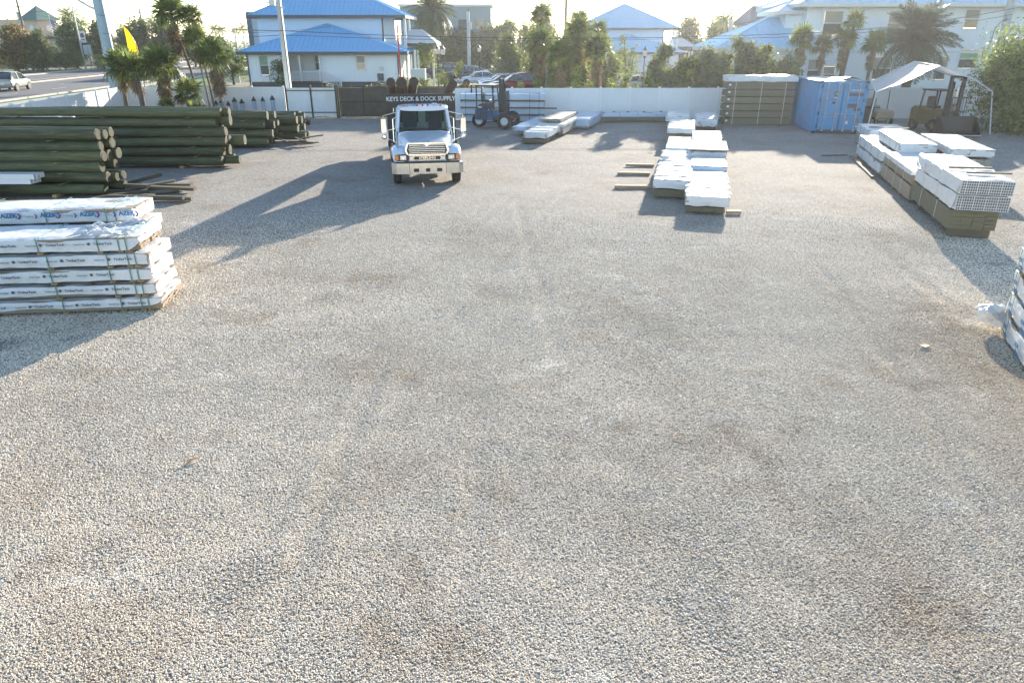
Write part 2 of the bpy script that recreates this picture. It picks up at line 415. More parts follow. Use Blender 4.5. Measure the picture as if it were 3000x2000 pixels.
    if stones:      # stones lighten along Y: painted lift against the shade on their backlit sides
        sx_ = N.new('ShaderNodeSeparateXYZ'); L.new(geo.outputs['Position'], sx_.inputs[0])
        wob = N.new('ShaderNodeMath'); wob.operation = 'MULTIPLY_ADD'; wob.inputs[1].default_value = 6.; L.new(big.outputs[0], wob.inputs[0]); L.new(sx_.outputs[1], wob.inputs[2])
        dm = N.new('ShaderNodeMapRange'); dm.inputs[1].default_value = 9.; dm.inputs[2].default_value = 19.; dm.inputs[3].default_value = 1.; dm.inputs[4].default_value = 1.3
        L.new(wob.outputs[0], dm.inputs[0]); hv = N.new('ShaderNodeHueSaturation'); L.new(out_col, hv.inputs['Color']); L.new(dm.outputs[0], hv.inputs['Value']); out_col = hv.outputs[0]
    L.new(out_col, b.inputs['Base Color'])
    return m

def sheet(name, pts, z, mat, kind='structure'):
    o = MB().add([(x, y, z) for x, y in pts], [tuple(range(len(pts)))]).build(name, mat)
    if o.data.polygons[0].normal.z < 0: o.data.flip_normals()
    return tag(o, kind=kind)

sheet('ground', [(-2500, -600), (2500, -600), (2500, 4200), (-2500, 4200)], -.10, M_['earth'])

def axis(a, b, st, fine=None):
    out = [a]
    while out[-1] < b - 1e-6:
        out.append(min(b, out[-1] + (fine[2] if fine and fine[0] <= out[-1] < fine[1] else st)))
    return out
def grid_mesh(name, x0, x1, y0, y1, st, zf, mat, fx=None, fy=None):
    xs, ys = axis(x0, x1, st, fx), axis(y0, y1, st, fy); nx, ny = len(xs), len(ys)
    V = [(x, y) for y in ys for x in xs]
    V = [(x, y, zf(x, y)) for x, y in V]
    Fc = [(j * nx + i, j * nx + i + 1, (j + 1) * nx + i + 1, (j + 1) * nx + i) for j in range(ny - 1) for i in range(nx - 1)]
    me = bpy.data.meshes.new(name); me.from_pydata(V, [], Fc); me.materials.append(mat)
    me.polygons.foreach_set('use_smooth', [True] * len(me.polygons)); me.update()
    return me
GRAV = gravel_material('gravel', False)
yard = inst('gravel_yard', grid_mesh('gravel_yard', -24.4, 31, -12, 46.6, .3, gz, GRAV, (-14, 14, .11), (3, 20, .11)))
tag(yard, kind='structure')

# loose stones lying on the near part of the yard
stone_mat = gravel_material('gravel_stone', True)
SX0, SX1, SY0, SY1 = -20.5, 20.5, 3.4, 24.
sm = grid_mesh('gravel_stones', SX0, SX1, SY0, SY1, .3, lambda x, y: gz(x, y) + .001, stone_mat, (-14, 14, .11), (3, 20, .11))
dens = sm.attributes.new('dens', 'FLOAT', 'POINT'); siz = sm.attributes.new('siz', 'FLOAT', 'POINT')
dv, sv_ = [], []
for v in sm.vertices:
    x, y, z = v.co
    inside = abs(x) < y * .80 + 1.4
    fall = max(0., min(1., (24. - y) / 17.)) ** 1.4
    s_ = .80 + (y - 4) * .034
    n1 = mnoise.noise(Vector((x * .9, y * .9, 1.0))); n2 = mnoise.noise(Vector((x * .28, y * .28, 5.0))); n3 = mnoise.noise(Vector((x * 2.6, y * 2.6, 9.0)))
    bare = max(0., min(1., (n1 * .7 + n3 * .5 + n2 * .4 - .32) * 4))        # scuffed spots where the fines show
    dv.append((3700. * fall / s_ ** 2 * max(.08, 1 + .35 * n3 + .35 * n2) * (1 - .85 * bare)) if inside else 0.)
    sv_.append(s_ * (1 + .25 * n2) * max(.3, min(1., (25.5 - y) / 9.)))
siz.data.foreach_set('value', sv_)
dens.data.foreach_set('value', dv)
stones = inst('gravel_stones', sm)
tag(stones, 'loose pale grey and tan gravel stones over the open yard', 'gravel', kind='stuff')
ng = bpy.data.node_groups.new('gravel_scatter', 'GeometryNodeTree')
ng.interface.new_socket('Geometry', in_out='INPUT', socket_type='NodeSocketGeometry')
ng.interface.new_socket('Geometry', in_out='OUTPUT', socket_type='NodeSocketGeometry')
gn, gl = ng.nodes, ng.links
gi, go = gn.new('NodeGroupInput'), gn.new('NodeGroupOutput')
dp = gn.new('GeometryNodeDistributePointsOnFaces')
na = gn.new('GeometryNodeInputNamedAttribute'); na.data_type = 'FLOAT'; na.inputs['Name'].default_value = 'dens'
gl.new(gi.outputs[0], dp.inputs['Mesh'])
gl.new(na.outputs['Attribute'], dp.inputs['Density'])
jn = gn.new('GeometryNodeJoinGeometry')
for k in range(4):
    ic = gn.new('GeometryNodeMeshIcoSphere'); ic.inputs['Radius'].default_value = .5; ic.inputs['Subdivisions'].default_value = 2
    sp = gn.new('GeometryNodeSetPosition'); nz = gn.new('ShaderNodeTexNoise'); nz.inputs['Scale'].default_value = 1.7
    ps = gn.new('GeometryNodeInputPosition'); ad = gn.new('ShaderNodeVectorMath'); ad.operation = 'ADD'; ad.inputs[1].default_value = (k * 7.3, k * 3.1, k * 5.7)
    gl.new(ps.outputs[0], ad.inputs[0]); gl.new(ad.outputs[0], nz.inputs['Vector'])
    sb = gn.new('ShaderNodeVectorMath'); sb.operation = 'SUBTRACT'; sb.inputs[1].default_value = (.5, .5, .5)
    gl.new(nz.outputs['Color'], sb.inputs[0])
    ml = gn.new('ShaderNodeVectorMath'); ml.operation = 'SCALE'; ml.inputs['Scale'].default_value = 1.15
    gl.new(sb.outputs[0], ml.inputs[0]); gl.new(ic.outputs[0], sp.inputs[0]); gl.new(ml.outputs[0], sp.inputs['Offset'])
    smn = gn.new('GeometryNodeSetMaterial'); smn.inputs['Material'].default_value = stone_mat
    gl.new(sp.outputs[0], smn.inputs[0])
    gti = gn.new('GeometryNodeGeometryToInstance'); gl.new(smn.outputs[0], gti.inputs[0]); gl.new(gti.outputs[0], jn.inputs[0])
ip = gn.new('GeometryNodeInstanceOnPoints'); ip.inputs['Pick Instance'].default_value = True
ri = gn.new('FunctionNodeRandomValue'); ri.data_type = 'INT'; ri.inputs['Min'].default_value = 0; 
for s_ in ri.inputs:
    if s_.type == 'INT' and s_.name == 'Max': s_.default_value = 3
rr = gn.new('FunctionNodeRandomValue'); rr.data_type = 'FLOAT_VECTOR'; rr.inputs[0].default_value = (-.45, -.45, 0); rr.inputs[1].default_value = (.45, .45, 6.28)
rs = gn.new('FunctionNodeRandomValue'); rs.data_type = 'FLOAT_VECTOR'; rs.inputs[0].default_value = (.010, .009, .006); rs.inputs[1].default_value = (.029, .023, .013)
rs.inputs['Seed'].default_value = 9
gl.new(dp.outputs['Points'], ip.inputs['Points']); gl.new(jn.outputs[0], ip.inputs['Instance'])
for o_ in ri.outputs:
    if o_.type == 'INT': gl.new(o_, ip.inputs['Instance Index'])
gl.new(rr.outputs[0], ip.inputs['Rotation'])
ns = gn.new('GeometryNodeInputNamedAttribute'); ns.data_type = 'FLOAT'; ns.inputs['Name'].default_value = 'siz'
sx = gn.new('ShaderNodeVectorMath'); sx.operation = 'SCALE'; gl.new(rs.outputs[0], sx.inputs[0]); gl.new(ns.outputs['Attribute'], sx.inputs['Scale']); gl.new(sx.outputs[0], ip.inputs['Scale'])
gl.new(ip.outputs[0], go.inputs[0])
md = stones.modifiers.new('scatter', 'NODES'); md.node_group = ng

# street on the left, running away beside the side fence
def strip(name, xn, yn, xf, yf, w, z, mat, hgt=0):
    """a straight strip from (xn,yn) to (xf,yf), its right edge there, width w to the left"""
    d = Vector((xf - xn, yf - yn, 0)).normalized(); nrm = Vector((-d.y, d.x, 0))
    p = [Vector((xn, yn, 0)), Vector((xf, yf, 0)), Vector((xf, yf, 0)) + nrm * w, Vector((xn, yn, 0)) + nrm * w]
    if hgt:
        o = MB().prism([(q.x, q.y) for q in p], 2, z, z + hgt).build(name, mat)
    else:
        o = MB().add([(q.x, q.y, z) for q in p], [(0, 1, 2, 3)]).build(name, mat)
        if o.data.polygons[0].normal.z < 0: o.data.flip_normals()
    return tag(o, kind='structure')
A = (-37.1, 10, -62.7, 330)
def off(w, a=A):
    d = Vector((a[2] - a[0], a[3] - a[1], 0)).normalized(); n = Vector((-d.y, d.x, 0)) * w
    return (a[0] + n.x, a[1] + n.y, a[2] + n.x, a[3] + n.y)
strip('road_near', *off(0), 12.0, -.02, M_['asphalt'])
strip('kerb', *off(-.25), .25, -.09, M_['concrete'], .17)
strip('verge', *off(-9.5), 9.25, -.05, M_['grass'])
strip('sidewalk', *off(-3.2), 1.6, -.046, M_['concrete'], .06)
strip('median', *off(12.25), 1.3, -.09, M_['mulch'], .20)
strip('kerb', *off(12.0), .25, -.09, M_['concrete'], .21)
strip('kerb', *off(13.55), .25, -.09, M_['concrete'], .21)
strip('road_far', *off(13.8), 8.7, -.02, M_['asphalt'])
strip('kerb', *off(22.5), .3, -.09, M_['concrete'], .2)
strip('sidewalk', *off(22.8), 2.0, -.09, M_['concrete'], .17)
for i in range(28):
    y = 12 + i * 9
    t = (y - 10) / 320.
    for w, ln in ((3.9, 3.0), (7.8, 3.0), (18.1, 3.0)):
        x0 = A[0] + (A[2] - A[0]) * t - w
        o = MB().add([(x0, y, -.016), (x0 - .12, y, -.016), (x0 - .12 - .24, y + ln, -.016), (x0 - .24, y + ln, -.016)], [(0, 1, 2, 3)]).build('lane_marking', M_['white'])
        if o.data.polygons[0].normal.z < 0: o.data.flip_normals()
        tag(o, kind='structure')
strip('edge_line', *off(.5), .12, -.016, M_['white'])
strip('edge_line', *off(11.4), .12, -.016, pm('yellow_line', (.55, .38, .05), .7))

# car park and lawns behind the back fence
sheet('car_park', [(-9, 60), (30, 60), (34, 122), (-16, 122)], -.04, M_['lotpav'])
sheet('lawn', [(-30, 47.5), (40, 47.5), (40, 60), (-30, 60)], -.06, M_['grass'])
sheet('lawn', [(-12.5, 60), (-7.5, 60), (-8.5, 95), (-14, 95)], -.036, M_['grass'])
# ------------------------------------------------------------------ fences
def panel_mesh(w, h):
    b = MB()
    n = max(2, int(round(w / .15)))
    for i in range(n):       # tongue-and-groove boards with open joints
        b.box((-w / 2 + (i + .5) * w / n, 0, h / 2), (w / n - .008, .030, h - .2))
    b.box((0, .001, h / 2), (w - .01, .018, h - .16))
    b.box((0, 0, h - .075), (w, .055, .15), ch=.006); b.box((0, 0, .075), (w, .055, .15), ch=.006)
    return b.mesh('fence_panel', M_['vinyl'])
def vinyl_fence(label, p0, p1, h=1.8, step=1.83, skip=()):
    p0, p1 = Vector((*p0, 0)), Vector((*p1, 0))
    L = (p1 - p0).length; n = max(1, round(L / step)); st = L / n
    rz = math.atan2(p1.y - p0.y, p1.x - p0.x)
    t = thing('vinyl_fence', label, 'fence', p0, rz)
    pmh = panel_mesh(st - .13, h)
    post = MB().box((0, 0, h / 2 + .02), (.13, .13, h + .04), ch=.008).mesh('post', M_['vinylpost'])
    cap = MB(); cap.box((0, 0, .012), (.155, .155, .024)); cap.add([(-.07, -.07, .024), (.07, -.07, .024), (.07, .07, .024), (-.07, .07, .024), (0, 0, .075)], [(0, 1, 4), (1, 2, 4), (2, 3, 4), (3, 0, 4)])
    cap = cap.mesh('post_cap', M_['vinylpost'])
    rn = random.Random(len(label))
    for i in range(n + 1):
        q = inst('post', post, t, (i * st, 0, 0), (rn.uniform(-.008, .008), rn.uniform(-.006, .006), 0))
        inst('post_cap', cap, q, (0, 0, h + .04))
        if i < n: inst('fence_panel', pmh, t, ((i + .5) * st, 0, .02), (rn.uniform(-.012, .012), 0, 0))
    return t
vinyl_fence('white vinyl side fence between the log piles and the street', (-21.3, 24.0), (-24.3, 46.2))
vinyl_fence('white vinyl back fence behind the fan palms and pointed posts', (-24.1, 46.45), (-14.25, 46.45))
vinyl_fence('long white vinyl back fence behind the blue forklift and container', (-3.6, 45.2), (30.6, 46.0))
# black framed section with white panels, then the screened gate
t = thing('framed_fence', 'white fence panels in a black steel frame left of the screened gate', 'fence', (-14.1, 46.4, 0))
wp = MB()
for i in range(3):
    MB().box((i * 1.55, 0, .98), (.09, .09, 1.96)).build('post', M_['black'], t)
for i in range(2):
    MB().box((i * 1.55 + .775, .03, .92), (1.44, .03, 1.7)).build('fence_panel', M_['vinyl'], t)
    for z in (.32, 1.62): MB().box((i * 1.55 + .775, -.03, z), (1.46, .05, .05)).build('rail', M_['black'], t)
t = thing('screened_gate', 'black chain link gate with brown privacy screen behind the truck', 'gate', (-10.95, 46.2, 0))
for x in (0, .12): MB().cyl((x, 0, 0), (x, 0, 1.95), .055, n=10).build('post', M_['black'], t, smooth=True)
for i, (a, b_) in enumerate(((.22, 3.2), (3.26, 7.0))):
    for x in (a, (a + b_) / 2, b_): MB().cyl((x, 0, .1), (x, 0, 1.85), .03, n=8).build('upright', M_['black'], t)
    for z in (.12, .98, 1.84): MB().cyl((a, 0, z), (b_, 0, z), .028, n=8).build('rail', M_['black'], t)
    MB().box(((a + b_) / 2, .05, .97), (b_ - a - .06, .008, 1.66)).build('screen', M_['mesh'], t)
    wv = MB()
    for k in range(int((b_ - a) / .14)):       # diagonal wires of the chain link, woven as one mesh
        x = a + .05 + k * .14
        wv.bar((x, -.02, .15), (min(b_, x + .8), -.02, .15 + min(b_ - x, .8) * 2.08), .008); wv.bar((x, -.025, .15), (max(a, x - .8), -.025, .15 + min(x - a, .8) * 2.08), .008)
    tag(wv.build('wire_mesh', M_['black'], t), kind='stuff')
MB().cyl((7.05, 0, 0), (7.05, 0, 1.95), .055, n=10).build('post', M_['black'], t)
# posts that stand among the fence panels near the wrapped lumber
for x, lb in ((-2.45, 'thin black post beside the truck bed in front of the back fence'), (-1.15, 'thin black post above the lumber wall behind the blue forklift')):
    t = thing('steel_post', lb, 'post', (x, 45.0, 0)); MB().cyl((0, 0, 0), (0, 0, 2.0), .05, n=8).build('shaft', M_['black'], t); MB().cyl((0, 0, 2.0), (0, 0, 2.05), .06, .03, n=8).build('cap', M_['black'], t)
# pointed dark post sleeves leaning by the fence
for i, (x, h) in enumerate(((-18.2, .85), (-17.9, .95), (-17.45, .8), (-17.1, 1.0), (-16.6, .92), (-15.9, 1.05), (-15.3, 1.05), (-14.75, 1.12))):
    t = thing('pointed_post', f'short dark post with a pointed top by the fence, {ORD[i]} from the palms', 'post', (x, 45.5 + .15 * (i % 2), 0), random.Random(i).uniform(-.3, .3), 'pointed posts by the back fence')
    MB().box((0, 0, h / 2), (.2, .2, h), ch=.01).build('shaft', M_['txtlite'], t)
    b = MB(); b.add([(-.125, -.125, 0), (.125, -.125, 0), (.125, .125, 0), (-.125, .125, 0), (-.11, -.11, .05), (.11, -.11, .05), (.11, .11, .05), (-.11, .11, .05), (0, 0, .3)], [(3, 2, 1, 0), (0, 1, 5, 4), (1, 2, 6, 5), (2, 3, 7, 6), (3, 0, 4, 7), (4, 5, 8), (5, 6, 8), (6, 7, 8), (7, 4, 8)])
    b.build('pointed_cap', M_['black'], t, (0, 0, h))

# ------------------------------------------------------------------ log piles
NUM = ['one', 'two', 'three', 'four', 'five', 'six', 'seven']
def log_mesh(L, r, seed):
    rn = random.Random(seed); b = MB(); n = 14; rings = []
    for k in range(9):
        x = -L * k / 8; rr_ = r * (1 - .14 * k / 8) * rn.uniform(.96, 1.03)
        cy, cz = .035 * math.sin(k * .8 + seed) + rn.uniform(-.008, .008), rn.uniform(-.008, .008)
        rings.append([(x, cy + rr_ * rn.uniform(.955, 1.045) * math.cos(2 * math.pi * i / n), cz + rr_ * rn.uniform(.955, 1.045) * math.sin(2 * math.pi * i / n)) for i in range(n)])
    b.loft(rings)
    return b.mesh('log', M_['log'], smooth=True)
LOGM = {}
def get_log(L, r, k):
    key = (round(L, 1), round(r, 2), k)
    if key not in LOGM: LOGM[key] = log_mesh(L, r, hash(key) & 0xffff)
    return LOGM[key]
ENDM = {}
def end_mesh(r):
    r = round(r, 2)
    if r not in ENDM:
        b = MB(); n = 14
        b.cyl((-.002, 0, 0), (.006, 0, 0), r * .95, r * .93, n=n)
        ENDM[r] = b.mesh('cut_end', M_['logend'])
    return ENDM[r]
def log_pile(pile, x_end, y_front, layers, per, r, L, rz=0.0, gap=.035, seed=0, jit=.25, lens=None, setback=.0):
    """rows of treated pilings whose cut ends face +X; layers stacked on spacer boards"""
    rn = random.Random(seed); z = r + .09
    for k in range(layers):
        xo = rn.uniform(-jit, jit) * .6 - k * setback
        npr = per if isinstance(per, int) else per[k]
        for i in range(npr):
            rr_ = r * rn.uniform(.88, 1.08)
            l_ = (lens[k] if lens else L)
            o = inst('log', get_log(l_, rr_, (k * 5 + i) % 3), None, (x_end + xo + rn.uniform(-jit, jit), y_front + r + i * (2 * r + .02), z - (r - rr_)), (rn.uniform(0, 6), 0, rz + rn.uniform(-.006, .006)))
            pos = ['front', 'second', 'third', 'fourth', 'fifth'][i]
            tag(o, f'dark green log, {pos} row, layer {NUM[k]} of the {pile}', 'log', f'logs of the {pile}')
            e = inst('cut_end', end_mesh(rr_), o, (.002, 0, 0))
        if k < layers - 1:
            for j, fx in enumerate((.12, .45, .8)):
                x = x_end + xo - L * fx
                s = inst('spacer_board', BRD, None, (x, y_front + npr * r + .02, z + r + gap / 2), (0, 0, R(90) + rz), (npr * 2 * r + .1 + rn.uniform(.0, .18), .09, gap - .004))
                tag(s, f'spacer under layer {NUM[k + 1]} of the {pile}, {ORD[j]} from its ends', 'board', f'spacer boards of the {pile}')
        z += 2 * r + gap
BRD = MB().box((0, 0, 0), (1, 1, 1)).mesh('spacer_board', M_['newwood'])
log_pile('nearest log pile', -12.55, 21.9, 6, 3, .155, 11.0, rz=R(-1.0), gap=.014, seed=3, jit=.22, setback=.02)
log_pile('long middle log pile', -10.75, 27.3, 6, 3, .17, 9.6, rz=R(0.5), gap=.014, seed=8, jit=.3)
log_pile('third log pile', -11.0, 32.7, 4, 3, .178, 8.5, rz=R(0), gap=.014, seed=21, jit=.3)
log_pile('short log pile', -10.1, 34.6, 3, 3, .17, 7.5, rz=R(0), gap=.03, seed=33, jit=.35)
log_pile('far log pile by the fence', -11.5, 40.3, 2, 4, .17, 7.0, rz=R(0), gap=.06, seed=41, jit=.3)
# bearers under the piles
for nm, x, y, w in (('nearest log pile', -14.2, 22.35, 1.05), ('long middle log pile', -12.6, 27.8, 1.1), ('third log pile', -12.9, 33.2, 1.1), ('short log pile', -12, 35.1, 1.1), ('far log pile by the fence', -13, 40.95, 1.4)):
    for j in range(3):
        o = inst('bearer', BRD, None, (x - j * 2.8, y, .045), (0, 0, R(90)), (w, .14, .088)); tag(o, f'ground bearer under the {nm}, {ORD[j]} from its cut ends', 'timber', 'bearers under the log piles')

# scrap lumber heap by the near pile
OLD = MB().box((0, 0, 0), (1, 1, 1)).mesh('scrap_board', M_['oldwood'])
rn = random.Random(12)
sc = [(-11.9, 23.5, .05, 2.4, 8, 0), (-11.6, 23.3, .13, 2.2, -4, 1), (-11.9, 22.7, .05, 2.2, 14, 0), (-11.2, 22.8, .12, 1.9, -3, 0), (-10.95, 22.55, .17, 1.7, -2, -2), (-11.6, 22.3, .06, 2.0, 18, 3), (-11.9, 22.0, .06, 1.6, -10, 0), (-10.9, 21.45, .06, 2.3, -2, 0),
      (-11.1, 21.3, .13, 2.4, -5, 0), (-12.5, 24.2, .16, 1.1, 38, 9), (-12.2, 21.8, .1, 1.7, 30, 4), (-11.7, 22.9, .2, 1.5, 25, 6), (-12.1, 22.6, .23, 1.3, -20, 2), (-12.6, 23.0, .08, 1.2, 5, 0)]
for i, (x, y, z, L, a, tl) in enumerate(sc):
    o = inst('scrap_board', OLD, None, (x, y, z), (0, R(-tl), R(a)), (L, rn.uniform(.14, .26), rn.uniform(.06, .11)))
    tag(o, 'weathered dark scrap board in the heap beside the nearest log pile', 'board', 'scrap lumber heap')
rn = random.Random(5)
for i in range(7):
    o = inst('scrap_board', OLD, None, (-10.1 + rn.uniform(-.7, .7), 34.0 + rn.uniform(-.5, .4), .08 + i * .04), (0, rn.uniform(-.2, .2), rn.uniform(-.9, .5)), (rn.uniform(.7, 1.3), .12, .05))
    tag(o, 'dark scrap offcut tumbled at the end of the short log pile', 'board', 'offcuts at the short log pile')

# white hollow posts stacked in front of the nearest log pile
pw = MB()
for sx, sy, dx, dy in ((0, -.066, .14, .008), (0, .066, .14, .008)): pw.box((-1.9, sy, 0), (3.8, .008, .14))
for sz in (-.066, .066): pw.box((-1.9, 0, sz), (3.8, .124, .008))
pw = pw.mesh('vinyl_post', M_['vinylpost'])
for k in range(2):
    for i in range(3):
        o = inst('vinyl_post', pw, None, (-14.35 + k * .14 + i * .02, 21.2 + i * .15, .62 + k * .146), (0, 0, R(-.6)))
        tag(o, f'hollow white square post, {["lower", "upper"][k]} row, {ORD[i]} from the front, before the nearest log pile', 'post', 'white posts stacked by the near logs')
for j in range(2):
    for k in range(2):
        o = inst('post_support', OLD, None, (-15.9 - j * 1.5, 21.35, .14 + k * .27), (0, 0, R(90)), (.55, .3, .268)); tag(o, f'{["lower", "upper"][k]} timber block under the white posts, {["nearer", "farther from"][j]} the cut ends', 'timber')
# ------------------------------------------------------------------ wrapped lumber bundles
def wrap_mesh(L, W, z0, z1, crumple, seed, mat, hem=.02, endhem=None, step=.14, sag=.0):
    """plastic sleeve: five faces of a box, finely divided, crumpled, with an uneven hem"""
    nx, ny, nz = max(4, int(L / step)), max(4, int(W / step)), max(3, int((z1 - z0) / .07))
    H = z1 - z0
    eh = endhem if endhem is not None else 0.
    V, Fc, idx = [], [], {}
    sv = Vector((seed * 3.7, seed * 1.9, seed * 2.3))
    def vert(x, y, t):
        k = (round(x, 4), round(y, 4), round(t, 4))
        if k in idx: return idx[k]
        fx = abs(x) / (L / 2)
        lo = z0 + (eh * H * max(0, (fx - .93) / .07) if eh else 0)
        z = lo + (z1 - lo) * t
        p = Vector((x, y, z))
        if t < .001: z += hem * (mnoise.noise(Vector((x * 1.1, y * 2, seed))) + .5 * mnoise.noise(Vector((x * 5, y * 5, seed))))
        a = mnoise.noise_vector(Vector((x * 1.6, y * 3.2, z * 3.5)) + sv) * crumple + mnoise.noise_vector(Vector((x * 5, y * 9, z * 9)) + sv) * crumple * .45
        # rounded edges
        ex = (1 - min(1., (L / 2 - abs(x)) / .06)); ey = (1 - min(1., (W / 2 - abs(y)) / .06)); ez = (1 - min(1., (1 - t) * H / .06))
        q = Vector((x - math.copysign(.018, x) * ex * max(ey, ez), y - math.copysign(.018, y) * ey * max(ex, ez), z - .018 * ez * max(ex, ey)))
        q += a
        q.z -= sag * (1 - (2 * y / W) ** 2) * t
        idx[k] = len(V); V.append(tuple(q)); return idx[k]
    def face_grid(fn, a, b):
        for i in range(a):
            for j in range(b):
                Fc.append((fn(i, j), fn(i + 1, j), fn(i + 1, j + 1), fn(i, j + 1)))
    X = lambda i: -L / 2 + L * i / nx
    Y = lambda j: -W / 2 + W * j / ny
    face_grid(lambda i, j: vert(X(i), Y(j), 1.), nx, ny)
    for s in (-1, 1): face_grid(lambda i, k: vert(X(i), s * W / 2, k / nz), nx, nz)
    for s in (-1, 1): face_grid(lambda j, k: vert(s * L / 2, Y(j), k / nz), ny, nz)
    me = bpy.data.meshes.new('wrap'); me.from_pydata(V, [], Fc); me.materials.append(mat)
    bm = bmesh.new(); bm.from_mesh(me); bmesh.ops.recalc_face_normals(bm, faces=bm.faces); bm.to_mesh(me); bm.free()
    me.polygons.foreach_set('use_smooth', [True] * len(me.polygons)); me.set_sharp_from_angle(angle=R(38)); me.update()
    return me
def board_stack(L, W, z0, z1, t, w, mat, seed, jit=.03):
    rn = random.Random(seed); b = MB()
    nr, nc = max(1, round((z1 - z0) / t)), max(1, round(W / w))
    for r in range(nr):
        for c in range(nc):
            dx = rn.uniform(-jit, jit)
            b.box((dx, -W / 2 + (c + .5) * W / nc, z0 + (r + .5) * (z1 - z0) / nr), (L, W / nc - .006, (z1 - z0) / nr - .005))
    return b.mesh('board_stack', mat)
def strap_mesh(W, z0, z1, mat, w=.02):
    b = MB(); g = .012
    b.box((0, -W / 2 - g, (z0 + z1) / 2), (w, .005, z1 - z0 + 2 * g)); b.box((0, W / 2 + g, (z0 + z1) / 2), (w, .005, z1 - z0 + 2 * g))
    b.box((0, 0, z1 + g), (w, W + 2 * g, .005)); b.box((0, 0, z0 - .004), (w, W + 2 * g, .005))
    return b.mesh('strap', mat)
def bundle(label, loc, rz, L, W, H, cover=.85, wrap='wrap', core='board', straps=(.1, .38, .66, .9), crumple=.012, name='lumber_bundle', cat='bundle', group=None, foot=.06, boards=(.045, .14), logos=(), endhem=None, seed=None, hem=.02, smat='strap', jit=.02, blocks=True, sag=0., stepw=.14):
    """a strapped pack of boards: core boards, plastic wrap, straps and dunnage blocks"""
    seed = seed if seed is not None else len(label) * 7 + int(abs(loc[0]) * 31 + abs(loc[2]) * 17)
    t = thing(name, label, cat, loc, rz, group)
    z0, z1 = foot, foot + H
    inset = .014
    tag(inst('board_stack', board_stack(L - .02, W - 2 * inset, z0, z1 - inset, boards[0], boards[1], M_[core], seed, jit), t), kind='stuff')
    if wrap:
        inst('wrap', wrap_mesh(L + .03, W, z0 + H * (1 - cover), z1, crumple, seed, M_[wrap], hem, endhem, stepw, sag), t)
    sm_ = strap_mesh(W + (.02 if wrap else 0), z0, z1, M_[smat])
    for f in straps:
        inst('strap', sm_, t, (-L / 2 + f * L, 0, 0))
        if blocks and foot > .02:
            MB().box((-L / 2 + f * L, 0, foot / 2 - .002), (.1, W * .98, foot - .006)).build('dunnage_block', M_['block'], t)
    for (s, size, x, z, mt, bold) in logos:
        inst('lettering', text_mesh(s, size, M_[mt], bold), t, (x, -W / 2 - crumple * 1.2 - .012, z), FRONT)
    return t

# --- near left stack of composite decking and the pack of white trim behind it
LRZ = R(6.5)
def along(px, py, rz, L, W):
    """centre of a pack whose front right corner is at (px,py)"""
    u = Vector((math.cos(rz), math.sin(rz))); v = Vector((-math.sin(rz), math.cos(rz)))
    c = Vector((px, py)) - u * L / 2 + v * W / 2
    return c.x, c.y
zz = 0.0
FL, FW = 4.9, 1.14
ENDX = [.05, .0, -.03, -.02, -.13]
for k in range(5):
    H = .215 if k < 4 else .23
    cx, cy = along(-6.36 + ENDX[k], 11.93, LRZ, FL, FW)
    lg = []
    for j in range(5):
        x = FL / 2 - .42 - j * .78 - (k % 3) * .17
        if x > -FL / 2 + .3:
            lg.append(('TimberTech', .062, x, .06 + H * .52, 'txtgrey', .0008))
            lg.append(('TimberTech', .036, x - .39, .06 + H * .50, 'txtgrey', .0))
            lg.append(('—————', .016, x - .36, .06 + H * .34, 'txtlite', .0))
            lg.append(('———————', .018, x + .02, .06 + H * .30, 'txtlite', .0))
    nm = ['lowest', 'second lowest', 'middle', 'second highest', 'topmost'][k]
    ex = ' with bare tan board ends' if k in (0, 4) else ''
    t = bundle(f'{nm} white wrapped decking pack{ex} in the near left stack', (cx, cy, zz), LRZ, FL, FW, H, cover=[.72, .86, .95, .93, .97][k], boards=(.028, .14), straps=(.18, .42, .66, .86, .93, .955), crumple=.024, logos=lg, endhem=.55 if k in (0, 4) else None, foot=.045, group='decking packs in the near left stack', seed=11 + k, stepw=.1, hem=.022, wrap='wrap', smat='strap')
    if True:
        ring = MB()
        for l in lg[::4]: ring.cyl((l[2] - .235, -FW / 2 - .030, l[3]), (l[2] - .235, -FW / 2 - .026, l[3]), .026, n=10)
        ring.build('logo_mark', M_['txtgrey'], t)
    if k == 4:   # crumpled sleeve bunched up on the open end
        b = MB(); rn = random.Random(4)
        for i in range(26):
            x = FL / 2 - rn.uniform(.1, 1.0); y = rn.uniform(-.55, .5)
            b.tube([(x, y, .29), (x - rn.uniform(.05, .12), y + rn.uniform(-.1, .1), .30 + rn.uniform(.02, .045)), (x - rn.uniform(.15, .3), y + rn.uniform(-.2, .2), .287)], [.008, .03, .008], n=6)
        tag(b.build('bunched_wrap', M_['wrap'], t, smooth='all'), kind='stuff')
    zz += .045 + H + .012
zz = 0.0
AL, AW = 4.9, 1.1
